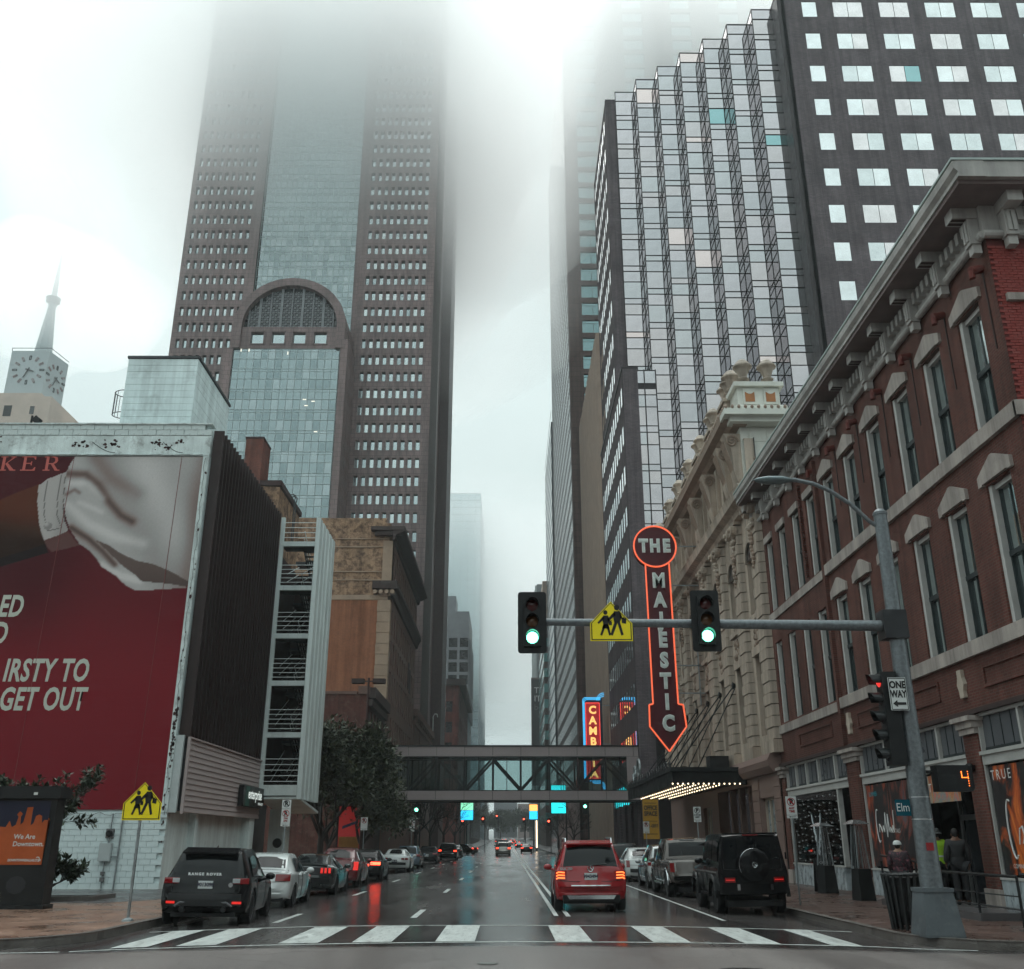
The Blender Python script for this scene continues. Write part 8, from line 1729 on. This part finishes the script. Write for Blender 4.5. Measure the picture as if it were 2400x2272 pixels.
def pk_extra(c, root):
    part('tailgate', c.rear(-.74, .74, .80, 1.12, .022, 8), P_GREY, root); part('handle', MB().box(-.12, .12, -.01 + c.inv(1.0) - .03, c.inv(1.0) - .02, .97, 1.0), M_CHROME, root); part('chrome_bumper', MB().box(-.86, .86, -.06, .06, .56, .70), M_CHROME, root)
    for s in (-1, 1): part('arch_trim', MB().path([(s * .985, .98 + .48 * cos(t), .42 + .5 * sin(t)) for t in [pi * i / 12 for i in range(13)]], .022, 5), M_CHROME, root); part('step_bar', MB().tube((s * .95, 2.1, .42), (s * .95, 4.0, .42), .045, n=8), M_CHROME, root)
    part('cab_light', MB().box(-.25, .25, 2.1, 2.14, 1.80, 1.83), M_LENS, root); part('bed_cover', MB().box(-.8, .8, .25, 1.85, 1.175, 1.20), M_PLAST, root)
make_car('parked_pickup', 'brown grey crew cab pickup parked ahead of the boxy black SUV', 'pickup', 6.35, 34.4, radians(-.5), scale_st(PICK, 1, 1, 1.02), P_GREY, (1.0, 4.5), .40, M_RIM, 6, glass=[(1.30, 1.74, .70, .66)], side=[(2.25, 2.95, .12, .84, .1, 0), (3.02, 3.75, .12, .84, 0, .15)], lights=[(.80, .94, .82, 1.10, M_TAIL)], extra=pk_extra)
def tc_extra(c, root):
    part('roof_sign', MB().box(-.1, .45, 1.2, 1.45, 1.66, 1.74), emit('taxi sign', (1.0, .55, .1), .6, (.5, .3, .05)), root); part('cladding', c.rear(-.8, .8, .44, .60, .02, 10), M_PLAST, root)
    for s in (-1, 1): part('reflector', c.rear(s * .6, s * .8, .5, .54, .03), M_TAIL, root)
make_car('parked_crossover', 'silver crossover with swept red lamps between pickup and white sedan', 'crossover', 6.5, 41.2, radians(-.5), scale_st(SUV, .97, 1.0, .98), P_SILV, (.8, 3.45), .35, M_RIM, 5, glass=[(1.12, 1.52, .66, .58)], side=[(.72, 2.55, .12, .84, .3, .15)], lights=[(.52, .90, .88, 1.0, M_TAIL)], extra=tc_extra)
make_car('parked_big_sedan', 'big white sedan with upright tail lamps on the right', 'sedan', 6.35, 47.8, radians(-.5), scale_st(SEDAN, 1.05, 1.04, 1.05), P_WHITE, (1.0, 3.95), .36, M_RIM, 7, glass=[(1.12, 1.42, .62, .54)], side=[(1.2, 2.15, .10, .86, .25, 0), (2.2, 3.0, .10, .86, 0, .15)], lights=[(.70, .86, .66, .96, M_TAIL)], extra=lambda c, r: part('dark_diffuser', c.rear(-.7, .7, .44, .60, .02, 10), M_PLAST, r))
make_car('parked_dark_hatch', 'dark car half hidden beyond the big white sedan', 'car', 6.3, 55, 0, SUV, P_BLACK, (.8, 3.4), .35, glass=[(1.12, 1.55, .66, .58)], side=[(.7, 2.6, .12, .84, .2, .15)], lights=[(.6, .88, .86, 1.0, M_TAIL)], detail=False)
# ------------------------------------------------------------------ trees and shrubs
def leaf_mat(name, c1, c2, rough=.45):
    m, nt, b = _nt(name); L = nt.links; oi = _n(nt, 'ShaderNodeTexCoord'); nz = _n(nt, 'ShaderNodeTexNoise', Scale=3.0, Detail=4.0); L.new(oi.outputs['Object'], nz.inputs['Vector'])
    rp = _n(nt, 'ShaderNodeValToRGB'); rp.color_ramp.elements[0].position = .35; rp.color_ramp.elements[0].color = (*c1, 1); rp.color_ramp.elements[1].position = .68; rp.color_ramp.elements[1].color = (*c2, 1)
    L.new(nz.outputs['Fac'], rp.inputs['Fac']); L.new(rp.outputs[0], b.inputs['Base Color']); b.inputs['Roughness'].default_value = rough; return m
M_LEAF_OAK = leaf_mat('dark oak leaf', (.015, .026, .014), (.075, .082, .036)); M_LEAF_MAG = leaf_mat('magnolia leaf', (.016, .030, .018), (.045, .065, .030), .3)
M_BARK = mat('wet bark', (.035, .028, .025), .7, var=.3, bump=.6, bscale=18); M_BARKD = mat('dark twig', (.022, .018, .018), .8)
def leaf(mb, p, d, n, L_, w):
    d = d.normalized(); s = d.cross(n);
    if s.length < 1e-4: s = d.orthogonal()
    s.normalize(); u = s.cross(d)
    a = p; b = p + d * L_ * .5 + s * w - u * w * .25; c = p + d * L_; e = p + d * L_ * .5 - s * w - u * w * .25; m_ = p + d * L_ * .5
    mb.add([a, b, c, e, m_], [(0, 1, 4), (1, 2, 4), (0, 4, 3), (4, 2, 3)])
def limb(mb, p, d, ln, r, rg, depth, tips, spread=.7, up=.15):
    n = 4; q = Vector(p); dd = Vector(d).normalized(); pts = [q.copy()]
    for i in range(n):
        dd = (dd + Vector((rg.gauss(0, .14), rg.gauss(0, .14), rg.gauss(.02, .1)))).normalized(); q = q + dd * ln / n; pts.append(q.copy())
    for i, (a, b) in enumerate(zip(pts, pts[1:])): mb.tube(a, b, r * (1 - .16 * i), r * (1 - .16 * (i + 1)), 7 if r > .03 else 4, cap=False)
    if depth == 0: tips.append((pts[-1], dd)); tips.append((pts[2], dd)); return
    for k in range(3 if depth > 1 else 3):
        a = rg.uniform(0, 2 * pi); o = dd.orthogonal().normalized(); o2 = dd.cross(o)
        nd = (dd + (o * cos(a) + o2 * sin(a)) * rg.uniform(.5, 1.0) * spread + Vector((0, 0, up))).normalized()
        limb(mb, pts[rg.choice((2, 3, 4))], nd, ln * rg.uniform(.6, .8), r * .58, rg, depth - 1, tips, spread, up)
def tree(name, label, x, y, h, seed, depth=3, leaves=26, lsize=.16, spread=.8, crown=None, mleaf=None, trunk_r=.14, trunk_h=.3, group='street trees', stems=4, puff=.42, cat='tree'):
    rg = random.Random(seed); z0 = gz(x, y) + .12 if abs(x) < 60 else 0; t = thing(name, label, cat, (x, y, z0), group)
    tr = MB(); tips = []; th_ = h * trunk_h; tr.lathe([(trunk_r * 1.5, 0), (trunk_r * 1.1, .2), (trunk_r, th_ * .6), (trunk_r * .85, th_ + .1)], (x, y, z0 - .1), 10)
    for k in range(stems):
        a = 2 * pi * k / stems + rg.uniform(-.4, .4); limb(tr, (x, y, z0 + th_ * rg.uniform(.75, 1.0)), (cos(a) * spread, sin(a) * spread, 1.0), h * .30, trunk_r * .62, rg, depth, tips, spread)
    part('trunk', tr, M_BARK if leaves else M_BARKD, t, 60)
    if leaves:
        lv = MB()
        for p, d in tips:
            c = p + Vector((rg.gauss(0, .1), rg.gauss(0, .1), rg.gauss(0, .1)))
            for i in range(leaves):
                o = Vector((rg.gauss(0, 1), rg.gauss(0, 1), rg.gauss(0, .8))); o *= puff * rg.uniform(.3, 1) / max(.3, o.length)
                dv = (o + Vector((rg.gauss(0, .3), rg.gauss(0, .3), rg.gauss(.1, .3)))); leaf(lv, c + o, dv, Vector((rg.gauss(0, .5), rg.gauss(0, .5), 1)), lsize * rg.uniform(.7, 1.3), lsize * .28)
        part('crown', lv, mleaf or M_LEAF_OAK, t, fix=False)
    return t
tree('live_oak', 'dense dark oak nearest the stair tower hiding the low brick building', -11.6, 64, 9.2, 4, 4, 24, .30, .66, trunk_r=.2, puff=.85, stems=6, trunk_h=.22); tree('live_oak', 'dense dark oak reaching over the end of the footbridge', -10.2, 72, 7.6, 9, 4, 22, .30, .66, trunk_r=.18, puff=.85, stems=6, trunk_h=.22); tree('live_oak', 'dark oak crown low behind the other two oaks', -13.2, 76, 8.0, 17, 4, 22, .30, .66, trunk_r=.16, puff=.85, stems=6, trunk_h=.2)
for i, (x, y, h, lb_) in enumerate([(-9.3, 104, 9.5, 'bare dark tree just beyond the footbridge on the left'), (-9.5, 126, 10, 'bare dark tree by the podium pavement'), (-9.2, 148, 10.5, 'bare tree in the middle of the far left row'), (-9.0, 175, 11, 'bare tree further down the far left row'), (-9.5, 205, 12, 'last bare tree of the far left row'), (9.6, 150, 8, 'bare tree behind the cyan screen'), (9.4, 190, 8.5, 'bare tree far down the right pavement')]):
    tree('bare_tree', lb_, x, y, h, 30 + i, 4, 0, spread=.85, trunk_r=.16, group='bare street trees', stems=5)
for i, (x, y) in enumerate([(-10, 520), (-4, 560), (9, 540)]): tree('distant_tree', ['misty tree left of the far road', 'misty tree standing before the far grey block', 'misty tree right of the far road'][i], x, y, 16, 60 + i, 3, 26, .9, .9, trunk_r=.4, puff=1.9, group='misty trees at the street end', stems=5)
# magnolia behind the kiosk
def magnolia():
    rg = random.Random(77); x, y = -14.5, 30.6; t = thing('magnolia', 'glossy dark magnolia with big leaves behind the black kiosk', 'tree', (x, y, ZS)); tr = MB(); tips = []
    for (bx, by, dx, dz, ln) in ((0, 0, -.35, 1, 1.6), (.1, .1, .1, 1, 1.75), (.2, 0, .28, 1, 1.6), (-.3, .2, -.55, .9, 1.6), (.6, .1, .35, .7, .9), (.7, 0, .3, .3, .7), (-.1, -.1, -.1, 1, 1.5), (.4, 0, .3, .9, 1.5), (.8, 0, .1, .8, .6)): limb(tr, (x + bx, y + by, ZS), (dx, rg.uniform(-.25, .25), dz), ln, .05, rg, 3, tips, .7, .1)
    part('trunk', tr, M_BARK, t, 60); lv = MB()
    for p, d in tips:
        for i in range(16):
            a = 2 * pi * i / 9 + rg.uniform(-.3, .3); o = d.orthogonal().normalized(); o2 = d.cross(o); dv = (o * cos(a) + o2 * sin(a)) * .9 + d * rg.uniform(.1, .9) + Vector((0, 0, rg.uniform(-.1, .3)))
            leaf(lv, p + d * rg.uniform(-.18, .04), dv, Vector((rg.gauss(0, .3), rg.gauss(0, .3), 1)), rg.uniform(.15, .25), .045)
    part('crown', lv, M_LEAF_MAG, t, fix=False)
magnolia()
def shrub(name, label, x, y, r, h, seed, n=900, ls=.09):
    rg = random.Random(seed); t = thing(name, label, 'shrub', (x, y, ZS)); st_ = MB(); lv = MB()
    for k in range(9): a = rg.uniform(0, 2*pi); st_.tube((x, y, ZS), (x + r * .7 * cos(a), y + r * .7 * sin(a), ZS + h * rg.uniform(.5, .9)), .012, .005, 4)
    for k in range(n):
        a = rg.uniform(0, 2*pi); rr = r * sqrt(rg.random()); zz = h * rg.random() ** .7 * (1 - .4 * (rr / r) ** 2); leaf(lv, Vector((x + rr * cos(a), y + rr * sin(a), ZS + zz)), Vector((cos(a) + rg.gauss(0, .5), sin(a) + rg.gauss(0, .5), rg.uniform(0, 1))), Vector((rg.gauss(0, .5), rg.gauss(0, .5), 1)), ls * rg.uniform(.7, 1.3), ls * .25)
    part('stem', st_, M_BARKD, t); part('foliage', lv, M_LEAF_OAK, t, fix=False)
shrub('low_shrub', 'low leafy shrub at the left edge beside the kiosk foot', -12.5, 24.6, .55, .75, 5)
pb2 = thing('planter_bed', 'low dark planting bed edge in front of the white wall', 'planter', (-14, 32, ZS)); part('edging', MB().box(-17, -12.3, 31.0, 31.12, ZS, ZS + .12).box(-12.42, -12.3, 31.12, 33.0, ZS, ZS + .12), M_KERB, pb2); part('soil', MB().box(-17, -12.42, 31.12, 33.0, ZS, ZS + .07), mat('dark soil', (.02, .017, .014), .9, bump=.8), pb2)
# ------------------------------------------------------------------ people by the shop door
def skin_mesh(verts, edges, radii, name, m, sub=1):
    me = bpy.data.meshes.new(name); me.from_pydata(verts, edges, []); o = bpy.data.objects.new(name, me); TMP.collection.objects.link(o)
    md = o.modifiers.new('skin', 'SKIN'); md.use_smooth_shade = True; sv = me.skin_vertices[0].data
    for i, r in enumerate(radii): sv[i].radius = (r if isinstance(r, tuple) else (r, r))
    for v in sv: v.use_root = False
    sv[0].use_root = True
    ss_ = o.modifiers.new('sub', 'SUBSURF'); ss_.levels = sub; ss_.render_levels = sub
    out = eval_mesh(o); out.name = name; bpy.data.objects.remove(o); out.materials.clear(); out.materials.append(m)
    for p in out.polygons: p.use_smooth = True
    return out
def person(label, x, y, z, rz, H, top, legs, skin, hair, coat_len=.82, arms=None, extra=None):
    t = thing('person', label, 'person', (x, y, z), 'people at the shop door'); k = H / 1.75
    J = dict(pel=(0, 0, .96), sp=(0, .01, 1.16), ch=(0, .02, 1.36), nk=(0, .01, 1.50), hd=(0, -.015, 1.60), ht=(0, -.01, 1.70))
    verts = []; rad = []; edges = []; idx = {}
    def add(n, p, r, par=None):
        idx[n] = len(verts); verts.append(tuple(c * k for c in p)); rad.append((r[0] * k, r[1] * k) if isinstance(r, tuple) else r * k)
        if par: edges.append((idx[par], idx[n]))
    add('pel', J['pel'], (.155, .115)); add('sp', J['sp'], (.135, .10), 'pel'); add('ch', J['ch'], (.17, .115), 'sp'); add('nk', J['nk'], .055, 'ch'); add('hd', J['hd'], (.072, .09), 'nk'); add('ht', J['ht'], (.06, .075), 'hd'); add('nose', (0, -.105, 1.585), .014, 'hd')
    ar = arms or {1: ((.25, .03, 1.15), (.26, -.10, .95)), -1: ((-.25, .03, 1.15), (-.26, -.08, .93))}
    for s in (1, -1):
        S = 'R' if s > 0 else 'L'; el, wr = ar[s]
        add('sh' + S, (s * .19, .02, 1.42), .062, 'ch'); add('el' + S, el, .046, 'sh' + S); add('wr' + S, wr, .03, 'el' + S)
        d = Vector(wr) - Vector(el); d.normalize(); pm2 = Vector(wr) + d * .06; add('pa' + S, tuple(pm2), (.036, .018), 'wr' + S)
        for f, (off, ln) in enumerate(((-.026, .065), (-.009, .078), (.009, .074), (.026, .058))):
            b = pm2 + d * .035 + Vector((0, off, 0)); add('f%d%s' % (f, S), tuple(b), .0095, 'pa' + S); add('g%d%s' % (f, S), tuple(b + d * ln * .6 + Vector((-s * .012, 0, 0))), .0085, 'f%d%s' % (f, S)); add('h%d%s' % (f, S), tuple(b + d * ln + Vector((-s * .03, 0, 0))), .0075, 'g%d%s' % (f, S))
        add('t1' + S, tuple(Vector(wr) + d * .035 + Vector((0, -.035, 0))), .011, 'wr' + S); add('t2' + S, tuple(Vector(wr) + d * .085 + Vector((0, -.055, 0))), .009, 't1' + S)
        add('hp' + S, (s * .095, 0, .90), .088, 'pel'); add('kn' + S, (s * .10, -.015, .50), .060, 'hp' + S); add('an' + S, (s * .10, .02, .09), .042, 'kn' + S); add('to' + S, (s * .115, -.13, .045), .038, 'an' + S)
    with Local(t):
        b = obj('body', skin_mesh(verts, edges, rad, 'body', skin, 1), t)
        # trousers, shoes and jacket are shells that follow the limbs
        def shell(names, pars, grow, m, nm):
            vi = {}; vv = []; rr = []; ee = []
            for n, p in zip(names, pars):
                vi[n] = len(vv); vv.append(verts[idx[n]]); r = rad[idx[n]]; r = r if isinstance(r, tuple) else (r, r); rr.append((r[0] + grow, r[1] + grow))
                if p: ee.append((vi[p], vi[n]))
            return obj(nm, skin_mesh(vv, ee, rr, nm, m, 1), t)
        shell(['pel', 'hpR', 'knR', 'anR', 'hpL', 'knL', 'anL'], [None, 'pel', 'hpR', 'knR', 'pel', 'hpL', 'knL'], .034, legs, 'trousers')
        shell(['pel', 'sp', 'ch', 'shR', 'elR', 'wrR', 'shL', 'elL', 'wrL'], [None, 'pel', 'sp', 'ch', 'shR', 'elR', 'ch', 'shL', 'elL'], .042, top, 'jacket')
        hm = MB().lathe([(1.0, .86), (1.0, .98), (.93, 1.08)], (0, 0, 0), 18); hm.v = [(a_ * .2 * k, b_ * .165 * k, c_ * k) for a_, b_, c_ in hm.v]; part('jacket_hem', hm, top, t, 60)
        for s in (1, -1): part('shoe', MB().ball((s * .11 * k, -.05 * k, .045), .06, 6, (.8, 2.1, .8)), M_SIGBLK, t, 60)
        part('hair', MB().ball((0, .012 * k, 1.645 * k), .105 * k, 7, (.82, 1.0, 1.05)), hair, t, 60)
        for s in (1, -1): part('eye', MB().ball((s * .032 * k, -.083 * k, 1.612 * k), .011, 4), M_SIGBLK, t)
        part('mouth', MB().box(-.025, .025, -.092 * k, -.085 * k, 1.552 * k, 1.558 * k), mat('lip', (.16, .05, .045), .5), t)
        for s in (1, -1): part('ear', MB().ball((s * .082 * k, 0, 1.60 * k), .03, 4, (.4, .8, 1.1)), skin, t, 60)
        if extra: extra(t, k)
    t.rotation_euler = (0, 0, rz); return t
M_SKIN1 = mat('skin brown', (.17, .085, .055), .5); M_SKIN2 = mat('skin tan', (.32, .18, .12), .5); M_HAIRD = mat('dark hair', (.012, .010, .010), .6)
M_JKT = mat('charcoal jacket', (.018, .018, .02), .6, var=.2); M_TRSR = mat('black trousers', (.012, .012, .014), .7); M_HIVIS = mat('hi-vis green', (.34, .62, .03), .6, var=.1); M_FLOR = mat('pink floral cloth', (.03, .02, .025), .7, var=.1, scale=9, dirt=.95, dirtcol=(.48, .12, .17))
def hat(t, k): part('bucket_hat', MB().lathe([(.165, 1.635 * k), (.155, 1.65 * k), (.105, 1.675 * k), (.10, 1.75 * k), (.085, 1.765 * k), (.01, 1.77 * k)], (0, 0, 0), 20), mat('grey felt', (.09, .095, .095), .8), t, 50)
def hatvest(t, k):
    hat(t, k); part('reflective_band', MB().lathe([(.175, 1.10), (.175, 1.14)], (0, .01, 0), 18), mat('reflective', (.55, .57, .55), .3), t)
def capw(t, k): part('white_cap', MB().lathe([(.11, 1.65 * k), (.105, 1.70 * k), (.07, 1.755 * k), (.01, 1.765 * k)], (0, 0, 0), 16).prism([(-.08, -.1, 1.655 * k), (.08, -.1, 1.655 * k), (.05, -.2, 1.645 * k), (-.05, -.2, 1.645 * k)], (0, 0, .012)), M_SGNW, t, 50)
Z1 = ZS + .16
person('person in a charcoal jacket seen from behind at the shop door', 11.35, 26.1, Z1, radians(170), 1.80, M_JKT, M_TRSR, M_SKIN1, M_HAIRD)
person('person in grey bucket hat and hi-vis green vest', 11.4, 27.4, Z1, radians(200), 1.80, M_HIVIS, M_TRSR, M_SKIN1, M_HAIRD, extra=hatvest)
person('person in pink floral top and white cap left of the pole', 10.2, 27.0, ZS, radians(150), 1.66, M_FLOR, M_TRSR, M_SKIN2, M_HAIRD, extra=capw)
# ------------------------------------------------------------------ unseen blocks added behind the photographer to dim the light and reflections
def plain_block(nm, lb_, x0, x1, y0, y1, h, c, front):
    t = thing(nm, lb_, 'building', ((x0+x1)/2, (y0+y1)/2, 0)); m = mat(nm + ' masonry', c, .7, var=.15, scale=.3)
    nw = int((x1 - x0) / 3.2); st = (x1 - x0) / nw
    hh = [(x0 + st * i + st * .28, x0 + st * i + st * .72, 5 + 3.7 * j, 7.1 + 3.7 * j) for i in range(nw) for j in range(int((h - 7) / 3.7))]
    part('front', wall_holes(lambda a, d, z: (a, y1 - d, z), x0, x1, -.2, h, hh, .3), m, t); part('body', MB().box(x0, x1, y0, y1 - .32, -.2, h - .02), m, t)
    g = MB()
    for q in hh: g.box(q[0], q[1], y1 - .3, y1 - .27, q[2], q[3])
    tag(part('windows', g, M_DGLASS, t), kind='stuff')
plain_block('unseen_brick_block', 'unseen brick block added behind the photographer on the left to dim the light', -60, -13, -70, -22, 18, (.13, .07, .055), 1); plain_block('unseen_stone_block', 'unseen stone block added behind the photographer on the right to dim the light', 13, 60, -70, -22, 28, (.16, .14, .13), 1); plain_block('unseen_dark_block', 'unseen dark office block added behind the photographer to darken reflections', -40, 40, -160, -130, 40, (.07, .07, .075), 1)
# ------------------------------------------------------------------ air: an even haze and banks of low cloud round the tower tops
def volume(name, dens, col=(.93, .97, .97), g=0.5):
    m = bpy.data.materials.new(name); m.use_nodes = True; nt = m.node_tree; nt.nodes.clear()
    o = nt.nodes.new('ShaderNodeOutputMaterial'); v = nt.nodes.new('ShaderNodeVolumePrincipled')
    v.inputs['Color'].default_value = (*col, 1); v.inputs['Density'].default_value = dens; v.inputs['Anisotropy'].default_value = g
    nt.links.new(v.outputs[0], o.inputs['Volume']); return m
def bank(cx, cy_, cz, rx, ry, low, top, dens, label, g=.75):
    """nested flattened shells of even density: thin at the skirt, thick at the heart"""
    n = len(low)
    for i in range(n):
        k = 1 - .085 * i; prof = []
        for j in range(25):
            t = -pi / 2 + pi * j / 24
            h = sin(t); prof.append((max(.001, cos(t)) ** .55, h * (low[i] if h < 0 else top * k)))
        m = MB().lathe(prof, (0, 0, 0), 40)
        lump = lambda x, y: 1 + .10 * sin(3 * atan2(y, x) + i * 1.7) + .06 * sin(7 * atan2(y, x) + i)
        m.v = [(cx + x * rx * k * lump(x, y), cy_ + y * ry * k * lump(x, y), cz + z * (1 + .05 * sin(4 * atan2(y, x) + 2 * i))) for x, y, z in m.v]
        o = part('low_cloud', m, volume('cloud', dens[i], (1, 1, 1), g)); tag(o, label, 'cloud', label, kind='stuff')
cy.volume_bounces = 7; cy.max_bounces = 10
bank(-35, 142, 141, 60, 108, (58, 48, 38, 28), 6, (.006, .011, .018, .026), 'low cloud swallowing the top of the arched tower', g=.68)
bank(50, 178, 170, 50, 88, (68, 52, 38), 6, (.005, .010, .014), 'thinner cloud round the teal window tower', g=.68)
bank(-126, 240, 152, 26, 26, (25,), 6, (.045,), 'small cloud round the clock tower spire')
bank(-10, 545, 150, 190, 140, (92, 68), 8, (.007, .012), 'distant low cloud over the far towers', g=.85)
o = part('haze', MB().box(-1200, 1200, -30, 1400, -2, 200), volume('haze', .00038, (.9, .97, .97), .3)); tag(o, 'thin even mist hanging over the whole street', 'haze', kind='stuff')
bpy.data.scenes.remove(TMP)
